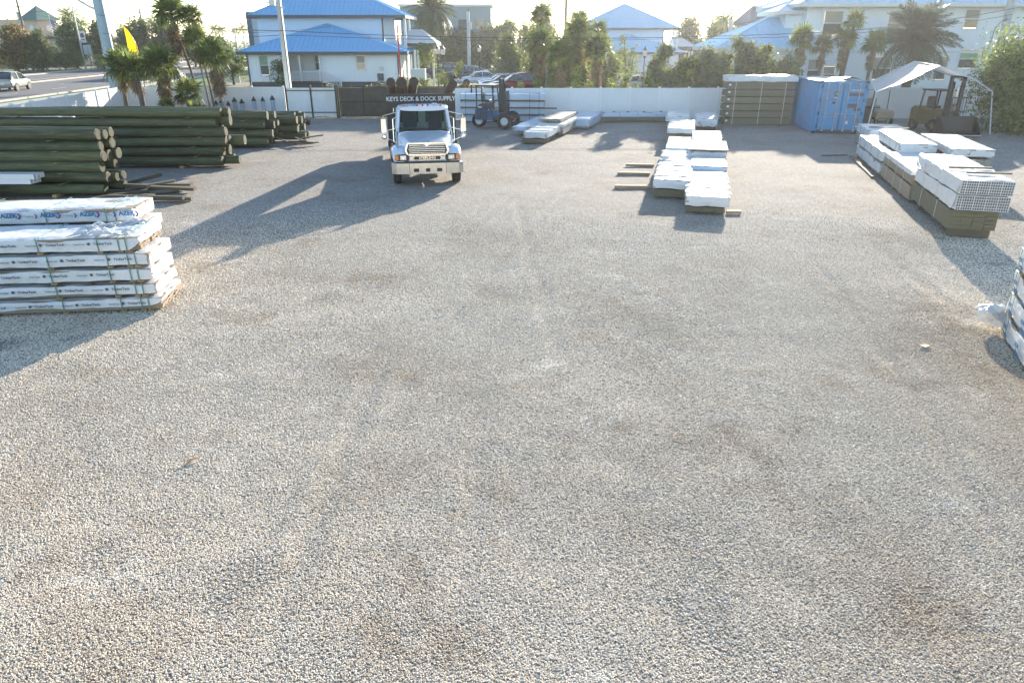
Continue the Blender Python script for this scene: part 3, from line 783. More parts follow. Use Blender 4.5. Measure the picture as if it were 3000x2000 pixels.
for k in range(6):
    H = .20
    cx, cy = along(-7.22 + [0, .02, -.02, .03, .12, 0][k], 13.28, LRZ, AL, AW)
    if k < 5:
        bundle(f'white wrapped pack in the stack under the trim pack, {ORD[k]} from the ground', (cx, cy, zz), LRZ, AL, AW, H, cover=.9, boards=(.03, .14), crumple=.012, foot=.045, seed=40 + k, group='packs under the trim pack')
    else:
        lg = []
        for j in range(5):
            x = AL / 2 - .10 - j * .70
            lg.append(('AZEK', .118, x, .045 + .17, 'txtblue', .004)); lg.append(('›', .22, x + .185, .045 + .175, 'txtpur', .006))
            if j:
                lg.append(('Decking', .05, x + .345, .045 + .15, 'txtlite', .001)); lg.append(('›', .17, x + .475, .045 + .165, 'txtpur', .004))
            lg.append(('————————', .018, x + .03, .045 + .085, 'txtblue', .0)); lg.append(('Trim', .028, x + .13, .045 + .115, 'txtblue', .0))
        bundle('white trim pack printed with big blue letters, on top of the rear left stack', (cx, cy, zz), LRZ, AL, AW, .26, cover=.95, boards=(.03, .14), straps=(.14, .42, .68, .9, .935), crumple=.026, logos=lg, foot=.045, seed=52, hem=.012, stepw=.1)
    zz += .045 + H + .008

# --- row of packs on the right, running away from the camera
RU = Vector((.275, .9615)); RRZ = math.atan2(RU.y, RU.x); RV = Vector((.9615, -.275))
def rr(a, b): p = Vector((10.76, 17.1)) + RU * a + RV * b; return p.x, p.y
def rb(label, a0, a1, b0, b1, z, H, **kw):
    x, y = rr((a0 + a1) / 2, (b0 + b1) / 2)
    return bundle(label, (x, y, z), RRZ, a1 - a0, b1 - b0, H, **kw)
def bearer(a, b0, b1, z, h, lb):
    x, y = rr(a, (b0 + b1) / 2)
    tag(inst('bearer', BOLD, None, (x, y, z + h / 2), (0, 0, RRZ + R(90)), (b1 - b0, .2, h)), lb, 'timber')
BOLD = MB().box((0, 0, 0), (1, 1, 1)).mesh('bearer', M_['oldwood'])
bearer(.25, .1, 1.0, 0, .22, 'thick dark bearer under the front of the right row of lumber'); bearer(3.3, .1, 1.0, 0, .2, 'dark bearer under the rear of the front right lumber pack')
rb('unwrapped dark lumber pack at the front of the right row', 0, 4.0, -.02, 1.06, .22, .46, cover=0, wrap=None, core='green_tim', boards=(.05, .24), straps=(.3, .7), foot=.0, smat='wstrap')
def hollow_ends(t, L, W, z0, z1):
    b = MB(); n, m = 22, 5
    for i in range(n + 1): b.box((-L / 2 - .016, -W / 2 + W * i / n, (z0 + z1) / 2), (.02, .008 if i % 5 else .018, z1 - z0))
    for j in range(m + 1): b.box((-L / 2 - .016, 0, z0 + (z1 - z0) * j / m), (.022, W, .012))
    tag(b.build('hollow_board_ends', M_['white'], t), kind='stuff')
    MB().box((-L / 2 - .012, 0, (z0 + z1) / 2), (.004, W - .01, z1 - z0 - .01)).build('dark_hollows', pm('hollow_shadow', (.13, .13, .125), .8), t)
t = rb('lower white pack of hollow boards with gridded ends in the right row', -.15, 4.0, 0, 1.17, .69, .36, core='white', cover=1., boards=(.09, .14), endhem=.97, crumple=.03, stepw=.1, foot=.03, straps=(.4, .75), smat='wstrap'); hollow_ends(t, 4.15, 1.12, .04, .37)
t = rb('upper white pack of hollow boards with torn wrap in the right row', -.25, 4.1, -.02, 1.15, 1.09, .34, core='white', cover=1., boards=(.09, .14), endhem=.97, crumple=.055, stepw=.1, foot=.03, straps=(.4, .75), smat='wstrap'); hollow_ends(t, 4.35, 1.10, .04, .35)
for i, (a, b0, b1) in enumerate(((.55, .3, 1.25), (1.3, .1, 1.05))):
    x, y = rr(a, (b0 + b1) / 2); tag(inst('loose_board', BOLD, None, (x, y, 1.52), (0, R(2), RRZ + R(84)), (b1 - b0, .12, .04)), f'dark loose board lying across the hollow board pack, {["nearer", "farther"][i]} one', 'board')
for i, (a0, a1) in enumerate(((4.2, 8.6),)):
    rb('lower tan lumber pack in the middle of the right row', a0, a1, -.02, 1.25, 0, .42, cover=0, wrap=None, core='board', boards=(.09, .24), straps=(.25, .5, .8), foot=.08, smat='wstrap')
    rb('upper tan lumber pack in the middle of the right row', a0, a1, .0, 1.25, .51, .24, cover=0, wrap=None, core='board', boards=(.09, .24), straps=(.25, .5, .8), foot=.03, smat='wstrap')
    for j in range(4):
        rb(f'flat white carton on the tan lumber, {ORD[j]} from the front', a0 + .1 + j * 1.05, a0 + 1.05 + j * 1.05, -.05, 1.2, .79, .15, cover=1, crumple=.006, straps=(.5,), foot=.0, blocks=False, core='white', group='white cartons on the tan lumber', smat='wstrap', name='carton', cat='carton')
rb('lowest white wrapped pack at the far end of the right row', 8.75, 14.0, -.05, 1.25, 0, .38, crumple=.03, core='boardg', cover=.9, foot=.08)
rb('second white wrapped pack at the far end of the right row', 8.9, 13.9, -.03, 1.25, .47, .36, crumple=.03, core='boardg', cover=.95, foot=.03)
rb('top white wrapped pack, left of two, at the far end of the right row', 8.3, 12.2, .35, 1.55, .87, .32, crumple=.02, core='boardg', cover=.95, foot=.05)
rb('lower grey sided pack behind the right row', 7.6, 12.0, 1.75, 3.0, .0, .82, crumple=.01, core='boardg', wrap=None, cover=0, foot=.08, boards=(.1, .14))
rb('top white wrapped pack, right of two, at the far end of the right row', 7.5, 11.8, 1.75, 3.05, .92, .26, crumple=.02, core='boardg', cover=.95, foot=.04)
rb('white wrapped pack with a loose board on top, behind the right row by the canopy', 15.1, 18.4, .55, 2.3, .0, .85, crumple=.02, core='boardg', cover=.4, foot=.05)
x, y = rr(16.2, 1.5); tag(inst('loose_board', BOLD, None, (x, y, .95), (0, 0, R(-18)), (1.6, .16, .04)), 'dark board on the white pack by the canopy', 'board')
x, y = rr(11, -.25); tag(inst('skid_board', BOLD, None, (x, y, .03), (0, 0, RRZ), (5.2, .14, .06)), 'long flat board on the gravel along the white packs of the right row', 'board')
x, y = rr(13.6, -.9); tag(inst('skid_board', BOLD, None, (x, y, .03), (0, 0, R(4)), (1.1, .1, .05)), 'short dark board sticking out left of the right row', 'board')

# --- centre columns of white packs
CU = Vector((.238, .971)); CRZ = math.atan2(CU.y, CU.x); CV = Vector((.971, -.238))
def cc(a, b): p = Vector((4.36, 21.8)) + CU * a + CV * b; return p.x, p.y
def cb(label, a0, a1, b0, b1, z, H, **kw):
    x, y = cc((a0 + a1) / 2, (b0 + b1) / 2)
    return bundle(label, (x, y, z), CRZ, a1 - a0, b1 - b0, H, **kw)
MS = dict(smat='wstrap', core='boardg')
def ribs(t, L, W, z, n):
    """board edges and straps showing through on top"""
    for i in range(n):
        MB().box((-L / 2 + (i + .5) * L / n, 0, z), (.05, W + .04, .03)).build('cross_batten', M_['wstrap'], t)
cb('dark lumber base under the front left centre pack', 0, 6.2, 0, 1.08, 0, .24, cover=0, wrap=None, core='green_tim', foot=.05, boards=(.045, .2), straps=(.2, .8), smat='wstrap')
t = cb('long white wrapped pack at the front of the left centre column', -.04, 6.3, -.02, 1.12, .295, .29, cover=.95, crumple=.02, foot=.02, straps=(.08, .2, .32, .45, .95), **MS); ribs(t, 6.3, 1.12, .32, 6)
cb('dark lumber base under the front right centre pack', -1.9, 2.2, 1.0, 2.1, 0, .15, cover=0, wrap=None, core='green_tim', foot=.06, boards=(.045, .2), straps=(.2, .8), smat='wstrap')
t = cb('white wrapped pack at the front of the right centre column', -1.95, 2.25, .98, 2.2, .215, .30, cover=.95, crumple=.025, foot=.015, straps=(.15, .35, .6, .8), **MS); ribs(t, 4.2, 1.22, .325, 5)
cb('white pack with a smooth blue tinted end in the right centre column', 2.45, 4.7, 1.05, 2.25, 0, .62, cover=.97, wrap='wrapb', crumple=.006, foot=.05, straps=(.2, .8), **MS)
cb('grey bare decking pack in the right centre column', 4.9, 7.6, 1.0, 2.3, 0, .74, cover=.75, crumple=.01, foot=.05, straps=(.2, .8), **MS)
cb('slab of bare grey boards on the right centre column', 4.75, 7.3, .95, 2.35, .80, .06, cover=0, wrap=None, core='boardg', foot=.03, boards=(.06, .14), straps=(), blocks=False)
t = cb('white topped pack behind the grey slab in the right centre column', 7.7, 10.8, 1.05, 2.2, 0, .80, cover=.5, crumple=.015, foot=.05, straps=(.2, .5, .8), **MS); ribs(t, 3.1, 1.15, .88, 4)
cb('crumpled white and blue topped pack in the left centre column', 6.6, 10.2, .05, 1.12, 0, .60, cover=.95, wrap='wrapb', crumple=.03, foot=.05, straps=(.5,), **MS)
cb('green lumber base under the third left centre pack', 11.9, 16.2, -.1, 1.05, 0, .5, cover=0, wrap=None, core='green_tim', foot=.06, boards=(.05, .14), straps=(.2, .8), smat='wstrap')
t = cb('white wrapped pack on green lumber, third in the left centre column', 11.9, 16.0, -.1, 1.12, .57, .24, cover=1., crumple=.015, foot=.02, straps=(.1, .3, .5, .7, .9), **MS); ribs(t, 4.1, 1.2, .27, 5)
cb('tan lumber base under the farthest left centre pack', 18.6, 21.8, -.35, .85, 0, .36, cover=0, wrap=None, core='board', foot=.06, boards=(.05, .14), straps=(.2, .8), smat='wstrap')
t = cb('farthest white wrapped pack of the left centre column', 18.4, 21.9, -.42, .86, .43, .30, cover=1., crumple=.02, foot=.02, straps=(.1, .5, .9), **MS); ribs(t, 3.5, 1.2, .33, 5)
cb('dark base under the farthest right centre pack', 17.6, 21.4, 1.2, 2.2, 0, .26, cover=0, wrap=None, core='oldwood', foot=.06, boards=(.05, .14), straps=(), blocks=True)
t = cb('farthest white wrapped pack of the right centre column with loose plastic', 17.3, 21.5, 1.08, 2.25, .33, .38, cover=1., crumple=.04, foot=.02, straps=(.1, .5, .9), **MS); ribs(t, 4.2, 1.2, .4, 5)
x, y = cc(3.9, .12); t = thing('paper_wad', 'crumpled white packaging on the front left centre pack', 'packaging', (x, y, .61)); b = MB(); b.box((0, 0, .07), (.22, .2, .13), rz=.4, ch=.04); b.box((.13, .05, .05), (.16, .12, .09), rz=.9, ch=.03); b.build('wad', M_['wrap'], t); MB().bar((.1, -.1, .02), (.5, -.15, .02), .03, .02).build('strip', M_['newwood'], t)
for i, ((x0, y0), (x1, y1)) in enumerate((((4.42, 27.78), (5.5, 27.7)), ((3.84, 25.95), (5.0, 25.84)), ((3.4, 23.42), (4.6, 23.38)))):
    L = math.hypot(x1 - x0, y1 - y0)
    o = inst('pine_batten', BRD, None, ((x0 + x1) / 2, (y0 + y1) / 2, .045), (0, 0, math.atan2(y1 - y0, x1 - x0)), (L, .09, .09)); tag(o, f'pale pine batten lying on the gravel left of the white packs, {["farthest", "middle", "nearest"][i]} of three', 'timber', 'pine battens on the gravel')
x, y = cc(-1.6, 2.35); o = inst('pine_batten', BRD, None, (x, y, .04), (0, 0, R(-2)), (.4, .1, .08)); tag(o, 'short pine block under the front right centre pack', 'timber')

# --- bundles left of the centre, near the blue forklift
MRZ = math.atan2(.96, .275); MUx, MUy = .275, .96
def mb_(label, x, y, L, W, z, H, rz=MRZ, **kw):
    """(x,y): front left corner; pack runs away from the camera"""
    u = Vector((math.cos(rz), math.sin(rz))); v = Vector((math.sin(rz), -math.cos(rz)))
    c = Vector((x, y)) + u * L / 2 + v * W / 2
    return bundle(label, (c.x, c.y, z), rz, L, W, H, **kw)
mb_('dark lumber base under the white pack in front of the blue forklift', .42, 34.35, 4.3, 1.12, 0, .19, cover=0, wrap=None, core='green_tim', foot=.04, boards=(.045, .2), straps=(.2, .8), smat='wstrap')
t = mb_('short white wrapped pack on dark lumber in front of the blue forklift', .52, 34.4, 3.4, 1.15, .235, .28, cover=.95, crumple=.03, foot=.02, straps=(.1, .4, .75), **MS); ribs(t, 3.4, 1.15, .31, 3)
mb_('grey pack with rumpled blue and white plastic right of the blue forklift', .02, 37.0, 5.5, 1.15, .1, .3, cover=.7, wrap='wrapb', crumple=.05, foot=.1, straps=(.4,), **MS)
mb_('lower grey board pack beside the rumpled plastic', 1.25, 37.3, 4.8, 1.4, 0, .5, cover=.3, crumple=.02, core='boardg', foot=.1, boards=(.05, .14), straps=(.3, .7))
mb_('upper bare grey board pack of slightly bowed boards in the middle of the yard', 1.35, 37.8, 4.6, 1.2, .62, .16, cover=0, wrap=None, core='boardg', foot=.03, boards=(.04, .14), straps=(.3, .7), jit=.12)
mb_('long pale blue wrapped pack reaching to the back fence', 3.05, 40.2, 4.1, 1.2, 0, .52, cover=.8, wrap='wrapb', crumple=.02, foot=.06, straps=(.2, .5, .8), **MS)

# --- pack lying along the back fence
t = bundle('low wrapped pack on dark timber lying along the back fence', (7.35, 44.1, 0), 0, 4.0, .9, .5, cover=.5, wrap='wrapb', core='green_tim', crumple=.01, foot=.06, straps=(.02, .26, .53, .8))
for i, x in enumerate((-1.45, -.6, .35, 1.35)): MB().add([(x, -.47, .575), (x + .16, -.47, .575), (x + .28, -.2, .62), (x + .12, -.2, .62)], [(0, 1, 2, 3)]).build('strap_guard', M_['darkplas'], t)

# --- wall of wrapped lumber behind the blue forklift
zz = 0
for k in range(4):
    lg = [(s, .07, x, .04 + .2 + dz, 'txtlite', 0.) for x in (-2.0, -.9, .2, 1.3) for s, dz in (('TimberTech', .05), ('——————', -.05))]
    bundle(f'pale wrapped lumber pack in the wall behind the blue forklift, {["lowest", "second", "third", "topmost"][k]} level', (-.55, 44.35, zz), 0, 5.0, 1.1, .35, cover=.96, wrap='wrapb', core='boardg', crumple=.012, foot=.045, straps=(.06, .3, .58, .82, .93), logos=lg, group='wrapped lumber behind the blue forklift', smat='darkplas', seed=60 + k)
    zz += .40
    if k < 3: tag(inst('dark_skid', BOLD, None, (-.55 + (.35 if k == 1 else 0), 43.72, zz + .012), (0, R(.6), 0), (5.0 + (.7 if k == 1 else 0), .12, .07)), f'dark bowed skid between the {["lowest and second", "second and third", "third and topmost"][k]} packs behind the blue forklift', 'timber')

# --- tall stack of treated lumber left of the container
zz = 0
for k in range(7):
    if k < 6:
        t = bundle(f'olive treated lumber pack left of the container, {ORD[k]} from the ground', (14.1, 42.65, zz), R(-1), 3.85, 1.15, .34, cover=0, wrap=None, core='green_tim', boards=(.04, .14), straps=(.12, .5, .85), foot=.04, jit=.012, group='treated lumber stack', smat='wstrap', blocks=True)
        MB().box((-1.8, -.60, .26), (.13, .006, .1)).build('paper_label', M_['white'], t)
        zz += .385
    else:
        bundle('white wrapped pack on top of the olive lumber stack', (14.12, 42.65, zz), R(-1), 3.95, 1.2, .33, cover=.97, crumple=.03, foot=.04, straps=(.3, .6, .8), smat='wstrap')

# --- stack of trim at the right edge of the frame
QU = Vector((.385, .923)); QRZ = math.atan2(-QU.y, -QU.x)
zz = 0
qn = ['lowest', 'second', 'third', 'fourth', 'fifth', 'sixth', 'topmost']
for k in range(7):
    H = .30; L = 4.9; W = 1.2
    e = [0, .05, .1, .18, .02, -.12, -.3][k]
    u = QU; v = Vector((u.y, -u.x))
    c = Vector((8.2, 10.95)) - u * (L / 2 - e) + v * W / 2
    lg = []
    for x in (-2.05, -1.2, -.4, .5):
        lg += [('AZEK', .085, x, .05 + H * .62, 'txtblue', .001), ('Moulding', .07, x + .12, .05 + H * .32, 'txtblue', .001)]
    bundle(f'white wrapped trim pack in the stack at the right edge, {qn[k]}', (c.x, c.y, zz), QRZ + 2 * math.pi, L, W, H, cover=.93, crumple=.028, foot=.05, logos=lg, straps=(.05, .09, .4, .7), group='trim packs at the right edge', seed=80 + k, stepw=.1)
    zz += .355
b = MB(); rn = random.Random(77)
me = bpy.data.meshes.new('plastic_wad'); bm = bmesh.new(); bmesh.ops.create_icosphere(bm, subdivisions=4, radius=.21)
for v in bm.verts:
    n = mnoise.noise(v.co * 7) * .10 + abs(mnoise.noise(v.co * 19)) * .07 - .03; v.co += v.co.normalized() * n; v.co.x *= 1.1; v.co.z *= .85
bm.to_mesh(me); bm.free(); me.materials.append(M_['wrap']); me.polygons.foreach_set('use_smooth', [True] * len(me.polygons)); me.set_sharp_from_angle(angle=R(35))
tag(inst('plastic_wad', me, None, (8.12, 11.08, .26)), 'crumpled white plastic bunched at the far end of the right edge stack', 'plastic')
# ------------------------------------------------------------------ wheels
def wheel(parent, c, r, w, rim='steel', rimf=.58, name='wheel', axis=0, treads=0):
    """tyre with rounded shoulders and a dished rim, axle along local X"""
    prof = [(-w / 2 * .75, rimf * r), (-w / 2, r * .78), (-w / 2 * .92, r * .94), (-w / 2 * .6, r), (w / 2 * .6, r), (w / 2 * .92, r * .94), (w / 2, r * .78), (w / 2 * .75, rimf * r)]
    n = 28; b = MB()
    rings = [[(p[0], p[1] * math.cos(2 * math.pi * i / n), p[1] * math.sin(2 * math.pi * i / n)) for p in prof] for i in range(n + 1)]
    b.loft(rings, close=False, caps=False)
    if treads:
        for k in range(-treads, treads + 1): 
            x = k * w * .5 / (treads + .5)
            b.loft([[(x + dx, rr_ * math.cos(2 * math.pi * i / n), rr_ * math.sin(2 * math.pi * i / n)) for dx, rr_ in ((-w * .05, r), (-w * .05, r * 1.015), (w * .05, r * 1.015), (w * .05, r))] for i in range(n + 1)], close=False, caps=False)
    wh = bpy.data.objects.new(name, None); put(wh, parent=parent, loc=c, rot=(0, 0, R(90) if axis else 0))
    b.build('tyre', M_['rubber'], wh, smooth=True, fix=True)
    q = MB()
    for s in (-1, 1):
        pr = [(s * w * .36, rimf * r * 1.02), (s * w * .40, rimf * r * .9), (s * w * .18, rimf * r * .75), (s * w * .14, rimf * r * .35), (s * w * .32, rimf * r * .25), (s * w * .32, .0)]
        q.loft([[(p[0], p[1] * math.cos(2 * math.pi * i / 20), p[1] * math.sin(2 * math.pi * i / 20)) for p in pr] for i in range(21)], close=False, caps=False)
    q.build('rim', M_[rim], wh, smooth=True)
    return wh

# ------------------------------------------------------------------ delivery truck
T = thing('flatbed_truck', 'white flatbed truck with chrome grille and black headboard carrying brown poles', 'truck', (-2.93, 24.55, 0), R(9.3))
def sup(cx, cz, hx, hz, y, n=18, e=2.8, zmin=None):
    out = []
    for i in range(n):
        a = 2 * math.pi * i / n; c, s = math.cos(a), math.sin(a)
        x = cx + hx * math.copysign(abs(c) ** (2 / e), c); z = cz + hz * math.copysign(abs(s) ** (2 / e), s)
        out.append((x, y, max(z, zmin) if zmin is not None else z))
    return out
# hood: tapers forward and down, crowned
b = MB()
rings = []
for y, hw, zt, zb in ((-.80, .62, 1.30, .85), (-.74, .68, 1.38, .82), (-.55, .72, 1.42, .8), (-.1, .78, 1.47, .8), (.35, .86, 1.53, .8), (.78, .92, 1.60, .8)):
    pts = []
    for i in range(13):
        u = -1 + 2 * i / 12
        pts.append((hw * u if abs(u) < .8 else math.copysign(hw * (.8 + (abs(u) - .8) * 1.0), u), y, zt - (.035 * u * u) - (.10 * max(0, (abs(u) - .72) / .28) ** 2)))
    pts = [(-hw - .02, y, zb)] + pts + [(hw + .02, y, zb)]
    rings.append(pts)
b.loft(rings)
hood = b.build('hood', M_['paintw'], T, smooth=True)
MB().box((0, -.62, 1.43), (.22, .02, .012)).build('hood_latch', M_['trim'], hood)
for s, nm in ((-1, 'fender'), (1, 'fender')):
    b = MB(); rings = []
    for y, zt, hx, zb in ((-.86, 1.02, .16, .80), (-.82, 1.10, .22, .78), (-.62, 1.20, .245, .80), (-.35, 1.26, .25, .95), (0, 1.27, .25, 1.03), (.35, 1.22, .245, .98), (.6, 1.12, .235, .80), (.72, 1.0, .22, .55)):
        cz = (zt + zb) / 2
        rings.append([(s * .905 + p[0] * 1.0, p[1], p[2]) for p in sup(0, cz, hx, (zt - zb) / 2, y, e=2.6)])
    b.loft(rings); b.build('fender', M_['paintw'], T, smooth=True)
# lower nose below the hood, with headlamp pods
b = MB(); b.box((0, -.74, .90), (1.34, .16, .24), ch=.03); b.build('nose_panel', M_['paintw'], T)
for s in (-1, 1):
    hl = MB().box((s * .80, -.875, .955), (.40, .05, .21), ch=.02).build('headlight_housing', M_['darkplas'], T)
    MB().box((s * .79, -.905, .955), (.20, .02, .15), ch=.015).build('headlight', M_['lens'], hl)
    MB().cyl((s * .79, -.912, .955), (s * .79, -.922, .955), .055, .04, n=14).build('lamp_bulb', M_['chrome'], hl)
    MB().box((s * 1.0, -.895, .96), (.13, .03, .17), ch=.02).build('turn_signal', M_['amber'], T)
    MB().box((s * 1.12, .12, 1.27), (.05, .12, .06), ch=.02).build('side_marker', M_['amber'], T)
# grilles with chrome bars
gr = MB().prism([(-.60, 1.07), (.60, 1.07), (.66, 1.17), (.60, 1.37), (-.60, 1.37), (-.66, 1.17)], 1, -.86, -.78).build('grille', M_['darkplas'], T)
for i in range(5): MB().box((0, -.875, 1.10 + i * .06), (1.16 + .03 * (2 - abs(2 - i)), .035, .026), ch=.008).build('grille_bar', M_['chrome'], gr)
fr = MB(); pp = [(-.63, 1.04), (.63, 1.04), (.70, 1.17), (.63, 1.40), (-.63, 1.40), (-.70, 1.17)]
for i in range(6): fr.bar((pp[i][0], -.865, pp[i][1]), (pp[(i + 1) % 6][0], -.865, pp[(i + 1) % 6][1]), .05, .045)
fr.build('grille_frame', M_['chrome'], gr)
em = MB(); em.cyl((0, -.885, 1.38), (0, -.90, 1.38), .075, .06, n=16); em.bar((-.14, -.895, 1.40), (.14, -.895, 1.37), .02, .012); em.build('emblem', M_['chrome'], gr)
lg_ = MB().box((0, -.83, .93), (.92, .05, .15)).build('lower_grille', M_['darkplas'], T)
for z in (.868, .995): MB().box((0, -.86, z), (.98, .03, .03), ch=.008).build('grille_bar', M_['chrome'], lg_)
for s in (-1, 1):
    for i in range(3): MB().box((s * .50, -.858, .895 + i * .035), (.14, .025, .018)).build('grille_bar', M_['chrome'], lg_)
inst('lettering', text_mesh('STERLING', .10, M_['chrome'], .002), lg_, (0, -.862, .93), FRONT, (1.25, 1, 1))
# bumper
b = MB(); b.prism([(-1.18, -.62), (-1.18, -.84), (-1.02, -.95), (-.6, -1.0), (.6, -1.0), (1.02, -.95), (1.18, -.84), (1.18, -.62)], 2, .44, .78)
bp_ = b.build('bumper', M_['bumper'], T)
for x, w in ((-.38, .17), (0, .14), (.38, .17)): MB().box((x, -1.0, .56), (w, .012, .11), ch=.004).build('bumper_slot', M_['black'], bp_)
for x in (-.60, .60): MB().box((x, -1.0, .61), (.012, .01, .33)).build('bumper_seam', M_['trim'], bp_)
MB().box((0, -.86, .80), (2.1, .12, .05)).build('bumper_top_pad', M_['darkplas'], T)
# cab: lower body, pillars, roof, glass
b = MB()
cabr = []
for y, hw, z0, z1 in ((.76, .94, .55, 1.60), (.95, .965, .5, 1.64), (1.5, .975, .5, 1.64), (1.98, .96, .5, 1.62)):
    cabr.append(sup(0, (z0 + z1) / 2, hw, (z1 - z0) / 2, y, e=6, n=24))
b.loft(cabr); b.build('cab_body', M_['paintw'], T, smooth=True)
b = MB()
b.loft([sup(0, 2.32, .78, .075, .98, e=3, n=20), sup(0, 2.345, .86, .085, 1.12, e=3, n=20), sup(0, 2.36, .88, .085, 1.5, e=3.5, n=20), sup(0, 2.34, .87, .085, 1.96, e=3.5, n=20)])
roof_ = b.build('roof', M_['paintw'], T, smooth=True)
for s in (-1, 1):
    p = MB(); p.bar((s * .91, .80, 1.58), (s * .82, 1.05, 2.30), .09, .07); p.build('windshield_pillar', M_['paintw'], T)
    p = MB(); p.bar((s * .93, 1.9, 1.58), (s * .85, 1.9, 2.30), .12, .10); p.build('rear_pillar', M_['paintw'], T)
    MB().add([(s * .935, .86, 1.60), (s * .935, 1.84, 1.60), (s * .865, 1.84, 2.27), (s * .855, 1.08, 2.27)], [(0, 1, 2, 3)]).build('side_window', M_['cabglass'], T)
    d = MB().box((s * .968, 1.35, 1.08), (.03, 1.0, .98), ch=.012).build('door', M_['paintw'], T); MB().box((s * .99, 1.72, 1.32), (.03, .16, .04)).build('handle', M_['chrome'], d)
    MB().box((s * 1.0, 1.3, .48), (.28, 1.1, .06)).build('step', M_['steel'], T)
    h = MB(); h.tube([(s * .98, .84, 1.2), (s * 1.05, .82, 1.25), (s * 1.05, .9, 2.0), (s * .95, .95, 2.05)], .018, n=6); h.build('grab_rail', M_['chrome'], T)
ws = MB(); V = []
for j in range(5):
    z = 1.60 + .70 * j / 4; yb = .78 + .27 * j / 4; hw = .885 - .07 * j / 4
    V.append([(hw * (-1 + 2 * i / 8), yb + .09 * (abs(-1 + 2 * i / 8)) ** 2, z) for i in range(9)])
ws.loft(V, close=False, caps=False); ws.build('windshield', M_['cabglass'], T, smooth='all')
MB().box((0, 1.02, 1.60), (1.7, .42, .10), ch=.04).build('dashboard', M_['darkplas'], T)
for x in (-.45, .45):
    st1 = MB().box((x, 1.62, 1.55), (.52, .5, .14), ch=.05).build('cab_seat', M_['liftdark'], T); MB().box((x, 1.86, 1.86), (.50, .13, .62), ch=.05).build('seat_back', M_['liftdark'], st1)
rw = MB(); wall_holes = [(-.78, -.14, 1.78, 2.18), (.14, .78, 1.78, 2.18)]
for c, d in (((0, 1.985, 1.69), (1.76, .04, .18)), ((0, 1.985, 2.24), (1.7, .04, .12)), ((-.84, 1.985, 1.98), (.10, .04, .40)), ((.84, 1.985, 1.98), (.10, .04, .40)), ((0, 1.985, 1.98), (.26, .04, .40))): rw.box(c, d)
rw.build('cab_rear_wall', M_['wstrap'], T)
MB().box((0, .80, 1.595), (1.74, .03, .03)).build('cowl_seal', M_['trim'], T)
for x in (-.45, .42): MB().bar((x, .77, 1.62), (x + .52, .80, 1.68), .018).build('wiper', M_['black'], T)
for i, x in enumerate((-.62, -.18, 0, .18, .62)): MB().cyl((x, 1.06, 2.40), (x, 1.06, 2.46), .045, .03, n=10).build('marker_light', M_['amber' if i in (0, 4) else 'red'], roof_, smooth=True)
hn = MB(); hn.cyl((.36, 1.2, 2.47), (.52, 1.2, 2.47), .03, n=8); hn.cyl((.36, 1.2, 2.47), (.33, 1.2, 2.47), .03, .05, n=8); hn.bar((.44, 1.2, 2.42), (.44, 1.2, 2.47), .03); hn.build('air_horn', M_['chrome'], roof_)
sw = MB(); sw.tube([(.42 + .19 * math.cos(a), 1.08 + .1 * math.sin(a), 1.66 + .17 * math.sin(a)) for a in [2 * math.pi * i / 16 for i in range(17)]], .016, n=5); sw.build('steering_wheel', M_['darkplas'], T)
for s in (-1, 1):      # mirrors
    mr_ = MB().box((s * 1.37, .80, 1.80), (.20, .09, .50), ch=.03).build('mirror', M_['chrome'], T)
    m2 = MB(); m2.cyl((s * 1.37, .78, 1.44), (s * 1.37, .72, 1.44), .10, .05, n=16); m2.build('round_mirror', M_['chrome'], mr_, smooth=True)
    m3 = MB(); m3.tube([(s * .90, .95, 2.22), (s * 1.37, .84, 2.12), (s * 1.37, .84, 1.40), (s * .98, .86, 1.25)], .016, n=6); m3.tube([(s * .95, .9, 1.7), (s * 1.37, .84, 1.6)], .012, n=6); m3.build('mirror_arm', M_['chrome'], mr_)
MB().bar((-.94, -.55, 1.22), (-.90, .1, 1.78), .014).build('hood_antenna', M_['black'], T)
inst('lettering', text_mesh('ACTERRA', .07, M_['txtgrey'], .001), T, (-.99, .45, 1.18), (R(90), 0, R(-90)))
# chassis, tank, bed
for s in (-1, 1): MB().box((s * .42, 3.9, .72), (.09, 9.0, .26)).build('frame_rail', M_['black'], T)
MB().cyl((-.92, 2.3, .62), (-.92, 3.5, .62), .28, n=18).build('fuel_tank', M_['chrome'], T, smooth=True)
MB().box((.92, 2.7, .6), (.5, 1.0, .5), ch=.03).build('battery_box', M_['black'], T)
MB().box((0, 5.25, 1.0), (2.44, 6.3, .12)).build('bed_floor', M_['black'], T)
for s in (-1, 1): MB().box((s * 1.24, 5.25, 1.02), (.05, 6.3, .2)).build('bed_side_rail', M_['darkplas'], T)
hb = MB(); hb.box((0, 2.12, 1.88), (2.44, .06, 1.68))
for x in (-1.19, -.6, 0, .6, 1.19): hb.box((x, 2.18, 1.88), (.08, .08, 1.68))
hb.box((0, 2.12, 2.71), (2.46, .09, .05))
hd = hb.build('headboard', M_['black'], T)
inst('lettering', text_mesh('KEYS DECK & DOCK SUPPLY', .205, M_['white'], .004), hd, (0, 2.085, 2.56), FRONT, (.94, 1, 1))
MB().box((-1.0, 2.05, 2.2), (.03, .03, .14)).build('cable_hook', M_['chrome'], hd)
for s in (-1, 1):
    wheel(T, (s * 1.0, 0, .5), .5, .28, 'steel', treads=2)
    for dx in (.80, 1.10): wheel(T, (s * dx, 5.4, .5), .5, .26, 'steel')
    MB().box((s * .95, 6.1, .55), (.6, .02, .6)).build('mud_flap', M_['rubber'], T)
    MB().box((s * 1.0, .78, .55), (.34, .02, .5)).build('splash_guard', M_['darkplas'], T)
MB().cyl((-1.02, 0, .5), (1.02, 0, .5), .07, n=8).build('front_axle', M_['black'], T)
